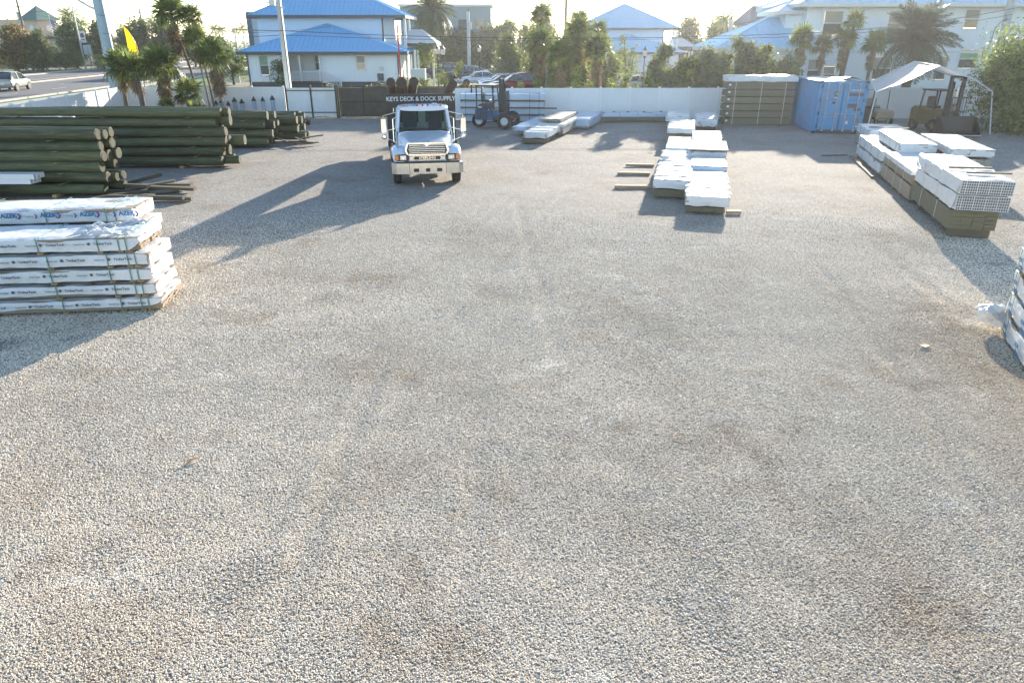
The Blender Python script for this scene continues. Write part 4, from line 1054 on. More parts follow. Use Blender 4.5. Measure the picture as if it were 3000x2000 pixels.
MB().cyl((-1.02, 5.4, .5), (1.02, 5.4, .5), .09, n=8).build('rear_axle', M_['black'], T)
# poles riding in the truck (own things, leaning up over the headboard)
for i, (xt, zt, xb, zb, r) in enumerate(((-1.03, 3.14, -1.0, 1.4, .155), (-.66, 3.12, -.62, 1.4, .185), (-.22, 3.14, -.40, 1.4, .165), (1.16, 3.05, .75, 1.4, .155))):
    Mt = Matrix.Translation((-2.93, 24.55, 0)) @ Matrix.Rotation(R(9.3), 4, 'Z')
    p0, p1 = Mt @ Vector((xt, 2.05, zt)), Mt @ Vector((xb, 8.7, zb - .15))
    d = (p1 - p0)
    b = MB(); b.cyl((0, 0, 0), (0, 0, d.length), r, r * 1.08, n=18)
    o = b.build('wood_pole', M_['brownlog'], None, p0, d.to_track_quat('Z', 'Y').to_euler(), smooth=True)
    tag(o, f'brown wooden pole sticking up over the truck headboard, {["leftmost of the three together", "middle of the three together", "right one of the three together", "lone one on the right"][i]}', 'pole', 'poles on the truck')
    MB().cyl((0, 0, -.004), (0, 0, .004), r * .96, n=18).build('cut_end', M_['brownend'], o)
t = thing('lifting_strap', 'thin red crane strap hanging behind the poles on the truck', 'strap', (-4.0, 27.0, 0)); b = MB(); b.bar((0, 0, 3.1), (-.08, .4, 5.0), .05, .02); b.build('webbing', M_['red'], t)

# ------------------------------------------------------------------ blue truck-mounted forklift, seen from its side
K = thing('three_wheel_forklift', 'blue three wheeled forklift with open cage and tall mast parked by the fence', 'forklift', (-.95, 40.9, 0), R(-14))
wheel(K, (-.85, -.2, .40), .40, .26, 'white', .55, axis=1)
wheel(K, (.75, -.75, .42), .42, .28, 'white', .5, axis=1); wheel(K, (.80, .85, .42), .42, .28, 'white', .5, axis=1)
b = MB(); b.box((-.42, 0, .72), (1.05, 1.5, .5), ch=.06); b.box((.35, 0, .62), (.7, 1.3, .42), ch=.05); bd = b.build('body', M_['liftblue'], K)
for i in range(4): MB().box((-.75 + i * .16, -.765, .74), (.09, .02, .3)).build('louvre', M_['liftdark'], bd)
b = MB(); b.loft([[(-.95, -.7, .97), (-.2, -.7, .97), (-.2, .7, .97), (-.95, .7, .97)], [(-.72, -.6, 1.28), (-.25, -.6, 1.34), (-.25, .6, 1.34), (-.72, .6, 1.28)]]); hdk = b.build('engine_cover', M_['liftdark'], K)
MB().box((-.66, -.70, 1.14), (.20, .02, .07)).build('white_badge', M_['white'], hdk); MB().box((-.50, -.705, 1.14), (.08, .02, .07)).build('red_badge', M_['red'], hdk)
st_ = MB().box((-.45, 0, 1.42), (.42, .45, .12), ch=.03).build('seat', M_['darkplas'], K); MB().box((-.68, 0, 1.64), (.1, .45, .42), ch=.03).build('seat_back', M_['darkplas'], st_)
b = MB(); b.tube([(.0, 0, 1.3), (-.08, 0, 1.55)], .025, n=6); b.tube([(-.08 + .04 * math.cos(a), .15 * math.sin(a), 1.56 + .12 * math.cos(a)) for a in [2 * math.pi * i / 12 for i in range(13)]], .015, n=5); b.build('steering_wheel', M_['darkplas'], K)
for x0, x1, s in ((-.88, -.9, -1), (-.88, -.9, 1), (.12, .0, -1), (.12, .0, 1)): MB().bar((x0, s * .55, .95), (x1, s * .52, 2.2), .06).build('cage_post', M_['liftdark'], K)
b = MB()
for s in (-1, 1): b.bar((-.95, s * .52, 2.22), (.1, s * .52, 2.22), .06)
for i in range(6): b.bar((-.93 + i * .2, -.52, 2.22), (-.93 + i * .2, .52, 2.22), .05)
b.build('overhead_guard', M_['liftdark'], K); MB().box((-.42, 0, 2.27), (1.15, 1.15, .03)).build('guard_roof', M_['wstrap'], K)
MB().bar((-.88, -.5, 1.75), (.05, -.5, 1.72), .035).build('side_rail', M_['liftdark'], K)
for s in (-1, 1):
    MB().box((.40, s * .28, 1.50), (.16, .10, 2.15), ch=.01).build('mast_rail', M_['liftdark'], K); MB().box((.52, s * .20, 1.35), (.10, .08, 1.9), ch=.01).build('inner_mast_rail', M_['liftdark'], K)
for z in (.6, 1.6, 2.55): MB().box((.40, 0, z), (.12, .6, .08)).build('mast_crossbar', M_['liftdark'], K)
MB().cyl((.46, 0, .5), (.46, 0, 2.2), .05, n=8).build('lift_cylinder', M_['chrome'], K)
cg = MB()
for z in (.9, 1.2, 1.9): cg.box((.66, 0, z), (.05, 1.1, .07))
for i in range(6): cg.box((.66, -.5 + i * .2, 1.4), (.035, .035, 1.05))
cg.build('load_backrest', M_['liftdark'], K)
for s in (-1, 1):
    f = MB(); f.box((.72, s * .3, .6), (.05, .11, .7)); f.box((1.25, s * .3, .27), (1.1, .11, .05)); f.build('fork', M_['black'], K); MB().box((.62, s * .62, .55), (1.2, .22, .18), ch=.02).build('outrigger', M_['liftdark'], K)
MB().box((-.25, -.64, 1.0), (.16, .02, .06)).build('white_badge', M_['white'], K)

# ------------------------------------------------------------------ shipping container
CW, CL, CH = 2.44, 6.06, 2.59
B = thing('shipping_container', 'blue steel shipping container with double doors beside the canopy', 'container', (17.02, 38.25, 0), R(-6.5))
# corrugated sides and back
def corrugated(n, L, z0, z1, depth):
    pts = []
    for i in range(n):
        a = i / n * L; p = L / n
        pts += [(a, 0), (a + p * .35, 0), (a + p * .5, depth), (a + p * .85, depth)]
    pts.append((L, 0))
    return pts
for s in (-1, 1):
    b = MB(); pts = corrugated(20, CL - .2, 0, 0, .036)
    V0 = [(s * (CW / 2 - .02 - q[1]), .1 + q[0], .16) for q in pts]; V1 = [(v[0], v[1], CH - .12) for v in V0]
    b.loft([V0, V1], close=False, caps=False); b.build('side_wall', M_['contblue'], B)
MB().box((0, CL - .03, CH / 2), (CW - .1, .03, CH - .2)).build('end_wall', M_['contblue'], B)
b = MB(); pts = corrugated(18, CL - .1, 0, 0, .02); b.loft([[(-CW / 2 + .04, .05 + q[0], CH - .05 + q[1]) for q in pts], [(CW / 2 - .04, .05 + q[0], CH - .05 + q[1]) for q in pts]], close=False, caps=False)
b.build('roof', pm('container_roof', (.38, .40, .42), .4, var=.2, metal=.3), B)
MB().box((0, CL / 2, .13), (CW - .1, CL - .1, .1)).build('floor', M_['black'], B)
for sx in (-1, 1):
    for y in (.08, CL - .08):
        MB().box((sx * (CW / 2 - .08), y, CH / 2), (.16, .16, CH - .03), ch=.01).build('corner_post', M_['contblue'], B)
        for z in (.06, CH - .06): MB().box((sx * (CW / 2 - .078), y, z), (.178, .178, .118), ch=.008).build('corner_casting', M_['trim'], B)
    for z in (.08, CH - .05): MB().box((sx * (CW / 2 - .05), CL / 2, z), (.1, CL - .34, .14 if z < 1 else .08)).build('side_beam', M_['contblue'], B)
for z, h in ((.09, .16), (CH - .08, .14)): MB().box((0, .05, z), (CW - .36, .12, h)).build('door_beam', M_['trim' if z < 1 else 'contblue'], B)
for s in (-1, 1):
    D_ = MB().box((s * .53, -.02, 1.31), (1.02, .05, 2.26), ch=.01).build('door', M_['contblue'], B)
    for z0, z1 in ((.22, .92), (.97, 1.66), (1.71, 2.38)):
        MB().box((s * .53, -.052, (z0 + z1) / 2), (.84, .022, z1 - z0), ch=.02).build('door_panel', M_['contblue'], D_)
    for dx in (.26, .78):
        lb_ = MB(); lb_.cyl((s * dx, -.11, .12), (s * dx, -.11, CH - .1), .020, n=8)
        for z in (.15, .85, 1.75, 2.45): lb_.box((s * dx, -.09, z), (.09, .06, .07))
        lb_.build('lock_rod', M_['steel'], D_)
        MB().bar((s * dx, -.12, .98), (s * dx - .24 * s, -.12, 1.0), .03, .02).build('door_lever', M_['steel'], D_)
    for z in (.35, 1.0, 1.65, 2.3): MB().box((s * 1.07, -.03, z), (.07, .08, .16)).build('hinge', M_['trim'], D_)
MB().box((-.33, -.068, 1.93), (.22, .006, .3)).build('dark_decal', M_['trim'], B); inst('lettering', text_mesh('CAI', .09, M_['white'], .002), B, (-.31, -.073, 1.95), FRONT); MB().box((-.35, -.072, 1.78), (.15, .004, .05)).build('white_decal', M_['white'], B)
inst('lettering', text_mesh('INBU 4030517', .095, M_['white'], .002), B, (.66, -.068, 2.13), FRONT)
MB().box((.66, -.067, 1.93), (.72, .006, .14)).build('dark_decal', M_['skirt'], B); MB().box((.56, -.067, 1.38), (.5, .006, .2)).build('dark_decal', M_['skirt'], B); MB().box((.82, -.067, 1.2), (.34, .006, .13)).build('dark_decal', M_['skirt'], B)
MB().box((.40, -.067, .55), (.13, .006, .16)).build('white_notice', M_['white'], B); MB().box((.93, -.067, .36), (.1, .006, .06)).build('white_notice', M_['white'], B); MB().box((-.4, -.067, 1.52), (.16, .006, .11)).build('maroon_decal', pm('maroon', (.12, .04, .06), .5), B)
b = MB(); b.box((.92, -.067, .66), (.15, .004, .24), ch=.001); b.build('rust_patch', pm('rust', (.26, .17, .09), .9, var=.4, vscale=8), B)
# blue tarp bunched on the roof
V = []
for j in range(7): V.append([(-.1 + .13 * i, .5 + j * .35, CH - .02 + .16 * math.exp(-((i - 4) / 3.) ** 2) * (1 - .1 * j) + .02 * mnoise.noise(Vector((i * .9, j * 1.1, 2)))) for i in range(9)])
bt = MB(); bt.loft(V, close=False, caps=False)
wp = Matrix.Translation((17.02, 38.25, 0)) @ Matrix.Rotation(R(-6.5), 4, 'Z')
o = bt.build('folded_tarp', pm('blue_tarp', (.06, .12, .5), .4, var=.1, bump=.01, bscale=9), None, (17.02, 38.25, .03), (0, 0, R(-6.5)), smooth='all'); tag(o, 'blue tarpaulin lying on the container roof', 'tarpaulin')

# ------------------------------------------------------------------ canopy tent on pipe frame
C = thing('canopy_tent', 'peaked white tarp canopy on a bent white pipe frame over the yellow forklift', 'canopy', (0, 0, 0))
x0, x1, xm, y0, y1, zl, zr = 18.35, 24.9, 20.95, 37.9, 43.6, 2.2, 3.35
P0 = [(18.55, y0, 2.05), (21.5, y0, 3.3), (23.3, y0, 2.72)]; P1 = [(20.9, y1, 2.25), (23.2, y1, 3.38), (26.3, y1, 2.3)]
V = []
for j in range(9):
    t_ = j / 8; row = []
    for i in range(17):
        s_ = i / 16 * 2
        def li(P): 
            k = min(1, int(s_)); f = s_ - k; return Vector(P[k]).lerp(Vector(P[k + 1]), f)
        q = li(P0).lerp(li(P1), t_); q.z += -.10 * math.sin(math.pi * t_) * .6 - .05 * math.sin(math.pi * (s_ % 1)) + .025 * mnoise.noise(Vector((i * .5, j * .6, 1.)))
        row.append(tuple(q))
    V.append(row)
b = MB(); b.loft(V, close=False, caps=False); b.build('tarp', M_['tarp'], C, smooth='all')
# hanging flap on the left
b = MB(); fl = [[V[0][0], V[2][0], V[5][0], V[8][0]], [(V[0][0][0] - .55, V[0][0][1] - .1, 2.45), (V[2][0][0] - .5, V[2][0][1], 2.5), (V[5][0][0] - .4, V[5][0][1], 2.45), (V[8][0][0] - .35, V[8][0][1], 2.45)]]
legs = [((x0 + .05, y0 - .05, 0), P0[0]), ((24.75, y0 - .2, 0), (24.45, y0, 2.1)), ((20.9, y1, 0), P1[0]), ((26.9, y1, 0), (26.8, y1, 2.05))]
for a, b_ in legs: MB().cyl(a, b_, .03, n=8).build('leg', M_['white'], C)
for P, xe in ((P0, (24.45, y0, 2.1)), (P1, (26.8, y1, 2.05))):
    b = MB(); b.tube([P[0], P[1], P[2], xe], .03, n=8); b.build('roof_pipe', M_['white'], C)
for i in range(3): MB().cyl(P0[i], P1[i], .025, n=8).build('ridge_pipe' if i == 1 else 'eave_pipe', M_['white'], C)
MB().cyl((24.45, y0, 2.1), (26.8, y1, 2.05), .025, n=8).build('eave_pipe', M_['white'], C)

# ------------------------------------------------------------------ yellow forklift under the canopy, facing the camera
Y_ = thing('yellow_forklift', 'yellow forklift with dark mast raised above the canopy edge', 'forklift', (22.75, 38.4, 0), R(8))
b = MB(); b.box((0, 1.0, .78), (1.15, 1.7, .7), ch=.08); b.box((0, 1.9, .75), (1.2, .6, .95), ch=.12); b.build('body', M_['yellow'], Y_)
for s in (-1, 1):
    wheel(Y_, (s * .52, .25, .34), .34, .26, 'yellow', .5); wheel(Y_, (s * .5, 1.85, .28), .28, .22, 'yellow', .5)
    MB().box((s * .36, -.18, 1.45), (.11, .18, 2.7), ch=.01).build('mast_rail', M_['black'], Y_); MB().box((s * .24, -.24, 1.35), (.08, .12, 2.4), ch=.01).build('inner_mast_rail', M_['black'], Y_)
    MB().bar((s * .5, .45, 1.1), (s * .45, .55, 2.05), .06).build('cage_post', M_['black'], Y_); MB().bar((s * .5, 1.6, 1.1), (s * .47, 1.5, 2.05), .06).build('cage_post', M_['black'], Y_)
    f = MB(); f.box((s * .3, -.42, .55), (.11, .05, .9)); f.box((s * .3, -.9, .12), (.11, 1.0, .05)); f.build('fork', M_['black'], Y_)
for z in (.5, 1.4, 2.78): MB().box((0, -.16, z), (.72, .12, .09)).build('mast_crossbar', M_['black'], Y_)
for x in (-.1, .1): MB().cyl((x, -.2, .4), (x, -.2, 2.3), .035, n=8).build('lift_cylinder', M_['chrome'], Y_)
b = MB(); b.box((0, -.38, 1.08), (1.25, .05, .08)); b.box((0, -.38, .6), (1.25, .05, .1))
for i in range(8): b.box((-.56 + i * .16, -.38, 1.2), (.025, .03, 1.15))
b.box((0, -.38, 1.78), (1.2, .04, .05)); b.build('load_backrest', M_['black'], Y_)
MB().box((0, 1.0, 2.08), (1.1, 1.25, .06)).build('overhead_guard', M_['black'], Y_)
s_ = MB().box((0, 1.15, 1.22), (.5, .5, .14), ch=.04).build('seat', M_['darkplas'], Y_); MB().box((0, 1.4, 1.5), (.5, .12, .5), ch=.04).build('seat_back', M_['darkplas'], s_)
# dark steel bucket standing on the forks
bk = thing('steel_bucket', 'dark steel scoop bucket on the ground in front of the yellow forklift', 'bucket', (22.6, 36.95, 0), R(3))
b = MB(); b.prism([(-.35, .06), (.45, .06), (.45, .95), (.38, .95), (.3, .2), (-.3, .12)], 0, -.95, .95); b.build('shell', M_['black'], bk)
for s in (-1, 1): MB().prism([(-.35, .06), (.45, .06), (.45, .93), (.2, .93), (-.35, .25)], 0, s * .955 - .012, s * .955 + .012).build('side_plate', M_['black'], bk)
MB().box((0, -.4, .085), (1.96, .14, .04)).build('cutting_edge', M_['steel'], bk)
# small vehicle under the canopy
gcart = thing('utility_cart', 'tan roofed utility cart parked under the canopy left of the yellow forklift', 'cart', (20.9, 42.0, 0), R(12))
MB().box((0, .4, .62), (1.15, 2.1, .5), ch=.1).build('body', pm('tan_body', (.42, .36, .26), .5), gcart); MB().box((0, .6, 1.95), (1.2, 1.5, .07), ch=.03).build('roof', M_['wrap'], gcart)
for sx in (-1, 1):
    for y in (0, 1.25): MB().bar((sx * .52, y, .85), (sx * .5, y + .02, 1.92), .035).build('roof_post', M_['black'], gcart)
    for y in (-.35, 1.15): wheel(gcart, (sx * .5, y, .25), .25, .18, 'white', .55)
s2 = MB().box((0, .75, .95), (1.0, .45, .14), ch=.04).build('seat', M_['blind'], gcart); MB().box((0, 1.0, 1.2), (1.0, .1, .4), ch=.03).build('seat_back', M_['blind'], s2)
# wheelie bin
W_ = thing('wheelie_bin', 'dark wheeled rubbish bin between the container and the canopy leg', 'bin', (19.95, 41.5, 0), R(-8))
b = MB(); b.loft([[(-.24, -.28, .08), (.24, -.28, .08), (.24, .28, .08), (-.24, .28, .08)], [(-.31, -.36, 1.0), (.31, -.36, 1.0), (.31, .36, 1.0), (-.31, .36, 1.0)]]); b.build('tub', M_['darkplas'], W_)
l_ = MB().box((0, 0, 1.04), (.68, .8, .07), ch=.02).build('lid', M_['darkplas'], W_); MB().bar((-.25, .42, 1.0), (.25, .42, 1.0), .03).build('handle', M_['darkplas'], l_)
for s in (-1, 1): wheel(W_, (s * .26, .26, .11), .11, .06, 'darkplas', .4)
# small planks and offcuts near the tent
tag(inst('flat_board', BOLD, None, (20.9, 43.3, .06), (0, 0, R(3)), (2.2, .5, .12)), 'dark timber lying along the fence under the canopy', 'timber')
# ------------------------------------------------------------------ houses
def hip_faces(x0, x1, y0, y1, ze, zr, rx0=None, rx1=None, ry=None):
    ym = (y0 + y1) / 2 if ry is None else ry
    d = (y1 - y0) / 2
    a = x0 + d if rx0 is None else rx0; c = x1 - d if rx1 is None else rx1
    V = [(x0, y0, ze), (x1, y0, ze), (x1, y1, ze), (x0, y1, ze), (a, ym, zr), (c, ym, zr)]
    return V, [(0, 1, 5, 4), (1, 2, 5), (2, 3, 4, 5), (3, 0, 4)]
SEAM = MB().box((.5, 0, .02), (1, .035, .04)).mesh('roof_seam', M_['roof'])
SEAMP = MB().box((.5, 0, .02), (1, .035, .04)).mesh('roof_seam', M_['roofp'])
def metal_roof(parent, V, faces, mat, seam, seam_faces, step=.45, fascia='trim'):
    b = MB(); b.add(V, faces); 
    r = b.build('roof', mat, parent, fix=False)
    sol = r.modifiers.new('thick', 'SOLIDIFY'); sol.thickness = .08; sol.offset = -1
    fb = MB(); n = 4
    for i in range(n):
        p, q = Vector(V[i]), Vector(V[(i + 1) % n]); fb.bar(p + Vector((0, 0, -.15)), q + Vector((0, 0, -.15)), .07, .28)
    fb.build('fascia', M_[fascia], r)
    caps = MB()
    for i, j in ((0, 4), (1, 5), (2, 5), (3, 4), (4, 5)):
        if (Vector(V[i]) - Vector(V[j])).length > .05: caps.bar(Vector(V[i]) + Vector((0, 0, .03)), Vector(V[j]) + Vector((0, 0, .03)), .18, .05)
    caps.build('ridge_cap', mat, r)
    for fi in seam_faces:         # seams run up the slope from the eave edge
        f = faces[fi]; P = [Vector(V[k]) for k in f]
        e = P[1] - P[0]; L = e.length; ed = e.normalized(); nrm = (P[1] - P[0]).cross(P[2] - P[0]).normalized()
        up = nrm.cross(ed).normalized()
        poly = [((p - P[0]).dot(ed), (p - P[0]).dot(up)) for p in P]
        k = int(L / step)
        for i in range(1, k):
            s = L * i / k; tmax = 0
            for j in range(1, len(poly)):
                (a0, b0), (a1, b1) = poly[j], poly[(j + 1) % len(poly)]
                if abs(a1 - a0) > 1e-6 and min(a0, a1) - 1e-6 <= s <= max(a0, a1) + 1e-6:
                    tmax = max(tmax, b0 + (b1 - b0) * (s - a0) / (a1 - a0))
            if tmax > .15:
                Mx = Matrix((up, -ed, nrm)).transposed()
                o = inst('roof_seam', seam, r, P[0] + ed * s + nrm * .005, Mx.to_euler(), (tmax - .06, 1, 1))
    return r
def sash(parent, x, y, z0, z1, w, blind=.5, face=1, bm='blind', trimm='white'):
    """double-hung window on a wall facing -Y"""
    h = z1 - z0
    wd = MB()
    wd.box((x, y - .03, z1 + .05), (w + .24, .06, .1)); wd.box((x, y - .03, z0 - .05), (w + .24, .08, .1))
    for s in (-1, 1): wd.box((x + s * (w / 2 + .06), y - .03, (z0 + z1) / 2), (.12, .06, h))
    wd = wd.build('window', M_[trimm], parent)
    MB().box((x, y + .0, z0 + h * .25), (w - .06, .02, h * .5 - .05)).build('pane', M_['glassw'], wd)
    MB().box((x, y - .012, z0 + h * .75), (w - .06, .02, h * .5 - .05)).build('pane', M_['glassw'], wd)
    MB().box((x, y - .02, z0 + h * .5), (w, .04, .06)).build('sash_bar', M_[trimm], wd)
    if blind: MB().box((x, y - .026, z1 - h * blind / 2), (w - .1, .006, h * blind - .06)).build('blind', M_[bm], wd)
    return wd
def railing(parent, p0, p1, h=.95, step=.13, mat='white'):
    p0, p1 = Vector(p0), Vector(p1); n = max(2, int((p1 - p0).length / step))
    r = MB(); r.bar(p0 + Vector((0, 0, h)), p1 + Vector((0, 0, h)), .09, .06); r.bar(p0 + Vector((0, 0, .1)), p1 + Vector((0, 0, .1)), .07, .06)
    r = r.build('railing', M_[mat], parent)
    bal = MB().box((0, 0, h / 2 + .05), (.04, .04, h - .1)).mesh('baluster', M_[mat])
    for i in range(n): inst('baluster', bal, r, p0.lerp(p1, (i + .5) / n))
    for p in (p0, p1): MB().box((p.x, p.y, p.z + h / 2 + .06), (.11, .11, h + .12)).build('newel', M_[mat], r)
    return r
def wall_with_holes(b, x0, x1, z0, z1, y, th, holes):
    """front wall of boxes around rectangular openings (x0,x1,z0,z1)"""
    xs = sorted({x0, x1, *[h[0] for h in holes], *[h[1] for h in holes]})
    for a, c in zip(xs[:-1], xs[1:]):
        hs = sorted([h for h in holes if h[0] <= a + 1e-6 and h[1] >= c - 1e-6], key=lambda h: h[2]); z = z0
        for h in hs:
            if h[2] > z: b.box(((a + c) / 2, y + th / 2, (z + h[2]) / 2), (c - a, th, h[2] - z))
            z = h[3]
        if z < z1: b.box(((a + c) / 2, y + th / 2, (z + z1) / 2), (c - a, th, z1 - z))
def battens(parent, x0, x1, z0, z1, y, holes, mat, step=.4):
    b = MB(); n = int((x1 - x0) / step)
    for i in range(n + 1):
        x = x0 + (x1 - x0) * i / n; z = z0
        for h in sorted([h for h in holes if h[0] - .14 < x < h[1] + .14], key=lambda h: h[2]):
            if h[2] - .12 > z: b.box((x, y - .012, (z + h[2] - .12) / 2), (.04, .024, h[2] - .12 - z))
            z = h[3] + .12
        if z < z1: b.box((x, y - .012, (z + z1) / 2), (.04, .024, z1 - z))
    tag(b.build('battens', mat, parent), kind='stuff')

def cottage(label, loc, sc, roofm, seam, wallm, upm, detail=True):
    t = thing('house', label, 'house', loc); t.scale = (sc, sc, sc)
    # ground floor, local x from 0 (left) to 15.2, front at y = 0
    W1 = 15.2
    porch = (3.4, 7.4, .75, 3.25)
    holes = [(1.25, 2.1, 1.3, 3.2), porch, (10.95, 11.85, 1.75, 3.2)]
    b = MB(); wall_with_holes(b, 0, W1, .72, 3.5, 0, .15, holes)
    for x in (.075, W1 - .075): b.box((x, 5.0, 2.1), (.15, 9.7, 2.8))
    b.build('wall', M_[wallm], t)
    if detail: battens(t, 0, W1, .72, 3.42, 0, holes, M_[wallm])
    sk = MB(); sk.box((W1 / 2, .3, .35), (W1 - .2, .15, .7)); sk.build('skirting', M_['skirt'], t)
    MB().box((W1 - .04, -.05, 1.75), (.14, .1, 3.5)).build('corner_trim', M_['trim'], t); MB().box((.05, -.05, 1.75), (.12, .1, 3.5)).build('downspout', M_['trim'], t)
    sash(t, 1.675, .02, 1.35, 3.15, .85, .5, bm='leafblind'); sash(t, 11.4, .02, 1.8, 3.15, .88, .48)
    # recessed porch
    pb = MB(); pb.box((5.4, 2.9, 2.0), (4.0, .1, 2.6)); pb.box((3.45, 1.5, 2.0), (.08, 2.7, 2.5)); pb.box((7.35, 1.5, 2.0), (.08, 2.7, 2.5)); pb.box((5.4, 1.5, 3.3), (4.0, 2.8, .1)); pb.build('porch_wall', M_[wallm], t)
    MB().box((5.4, 1.1, .72), (4.1, 3.5, .1)).build('porch_floor', M_['skirt'], t)
    dr = MB().box((4.45, 2.82, 1.78), (.95, .06, 2.05)).build('door', M_['white'], t); MB().cyl((4.8, 2.79, 1.75), (4.8, 2.75, 1.75), .04, n=8).build('door_knob', M_['chrome'], dr)
    for zc in (1.25, 2.2):
        for xo in (-.2, .2): MB().box((4.45 + xo, 2.785, zc), (.28, .014, .7), ch=.006).build('door_panel', M_['white'], dr)
    sash(t, 6.55, 2.82, 1.75, 3.1, .9, .5)
    for x in (3.45, 5.35, 7.35): MB().box((x, -.35, 2.0), (.13, .13, 2.6)).build('porch_post', M_['white'], t)
    railing(t, (3.45, -.55, .77), (7.3, -.55, .77))
    # stairs down to the right
    stp = MB()
    for i in range(4): stp.box((7.65 + i * .42, -.15, .68 - i * .17), (.44, 1.0, .06))
    stp.build('stairs', M_['white'], t)
    rl = MB()
    for y in (-.62,):
        rl.bar((7.4, y, 1.75), (9.35, y, .85), .09, .06); rl.bar((7.4, y, .95), (9.35, y, .1), .07, .06)
    sr = rl.build('stair_rail', M_['white'], t)
    balm = MB().box((0, 0, .42), (.04, .04, .84)).mesh('baluster', M_['white'])
    for i in range(12): inst('baluster', balm, sr, (7.5 + i * .155, -.62, .90 - i * .0705))
    MB().box((9.38, -.62, .5), (.11, .11, 1.0)).build('newel', M_['white'], sr)
    # equipment on the right of the wall
    eq = MB().box((13.3, -.1, 1.15), (.62, .14, .7), ch=.01).build('meter_box', M_['skirt'], t); MB().box((13.45, -.07, 1.95), (.4, .1, .35)).build('junction_box', M_['steel'], t)
    # upper floor, set back
    U0, U1, UY = .35, 13.3, 3.6
    b = MB(); b.box(((U0 + U1) / 2, UY + .07, 5.2), (U1 - U0, .14, 3.5))
    for x in (U0 + .07, U1 - .07): b.box((x, UY + 4, 5.1), (.14, 7.8, 3.5))
    b.build('upper_wall', M_[upm], t)
    if detail: battens(t, U0, U1, 3.5, 6.85, UY, [], M_[upm])
    MB().box((U1 - .06, UY - .05, 5.1), (.16, .1, 3.3)).build('corner_trim', M_['trim'], t)
    V, Fc = hip_faces(-.7, W1 + 1.0, -.75, 8.0, 3.55, 6.15, 7.4, 7.6, 3.55)
    rl_ = metal_roof(t, V, Fc, M_[roofm], seam, (0, 1, 3) if detail else (0,))
    for x, y, z in ((8.3, 2.9, 5.65), (12.1, 1.1, 4.65)): MB().cyl((x, y, z - .2), (x, y, z + .35), .06, n=8).build('vent_pipe', M_['txtlite'], rl_)
    V, Fc = hip_faces(-.35, U1 + 2.4, UY - .75, UY + 8.6, 6.95, 10.4, 7.4, 7.75)
    ru = metal_roof(t, V, Fc, M_[roofm], seam, (0, 1, 3) if detail else (0,))
    MB().cyl((6.3, 4.6, 7.5), (6.3, 4.6, 8.2), .06, n=8).build('vent_pipe', M_['txtlite'], ru)
    # balcony and side porch on the right
    MB().box((U1 + 1.2, UY + 1.8, 3.92), (2.4, 3.4, .16)).build('balcony_floor', M_['white'], t)
    for x, y in ((U1 + 2.2, UY + .2), (U1 + 2.2, UY + 3.4)):
        MB().box((x, y, 5.3), (.22, .22, 2.75)).build('balcony_post', M_['white'], t); MB().box((x, y, 1.95), (.22, .22, 3.9)).build('side_porch_post', M_['white'], t)
    railing(t, (U1 + .15, UY + .15, 4.0), (U1 + 2.1, UY + .15, 4.0)); railing(t, (U1 + 2.25, UY + .3, 4.0), (U1 + 2.25, UY + 3.3, 4.0))
    V = [(W1 + .2, 4.4, 4.3), (W1 + 3.4, 4.4, 4.3), (W1 + 3.4, 10., 4.3), (W1 + .2, 10., 4.3), (W1 + .2, 7.2, 5.6), (W1 + 1.6, 7.2, 5.6)]
    metal_roof(t, V, [(0, 1, 5, 4), (1, 2, 5), (2, 3, 4, 5), (3, 0, 4)], M_['white'], seam, ())
    for x, y in ((W1 + 1.6, .6), (W1 + 1.6, 3.2), (W1 + 3.0, 4.8)): MB().box((x, y, 1.85), (.2, .2, 3.6)).build('side_porch_post', M_['white'], t)
    railing(t, (W1 + .3, .6, .75), (W1 + 1.5, .6, .75))
    return t
M_['leafblind'] = pm('green_blind', (.22, .36, .24), .7, var=.1)
cottage('large white house with metal roofs tinted with reflected sky blue and a railed porch, left of centre', (-26.6, 76.0, -.1), 1.0, 'roof', SEAM, 'siding', 'sidingb')
cottage('distant pale house with hip roofs tinted pale with reflected sky behind the middle palms', (8.9, 101.0, -.1), .88, 'roofp', SEAMP, 'siding', 'sidingb', detail=True)

# big white house on the right
t = thing('house', 'big white two storey house with pale roof behind the canopy on the right', 'house', (22.6, 61.0, -.1))
wn_ = [(2.0, 3.5, 4.9, 6.75), (7.1, 8.5, 4.9, 6.75), (13.1, 14.25, 5.4, 6.85), (2.6, 3.6, 1.4, 2.7), (6.6, 8.1, 1.6, 3.4), (11.6, 12.6, 1.6, 3.4), (13.4, 14.9, 2.45, 3.95)]
b = MB(); wall_with_holes(b, .6, 26, 0, 7.1, 0, .18, wn_); b.box((.7, 4.5, 3.55), (.2, 8.8, 7.1)); b.box((25.9, 4.5, 3.55), (.2, 8.8, 7.1)); b.build('wall', M_['siding'], t)
battens(t, .6, 26, .1, 7.05, 0, wn_, M_['siding'])
MB().box((13.3, -.03, 3.72), (25.3, .07, .2)).build('band_course', M_['white'], t)
for (a, c, z0, z1) in wn_: sash(t, (a + c) / 2, .02, z0 + .05, z1 - .05, c - a - .06, .5, bm='leafblind' if z0 == 2.45 else 'blind')
V, Fc = hip_faces(-.3, 27, -1.0, 9.9, 7.25, 9.6); metal_roof(t, V, Fc, M_['roofp'], SEAMP, (0,), fascia='wstrap')
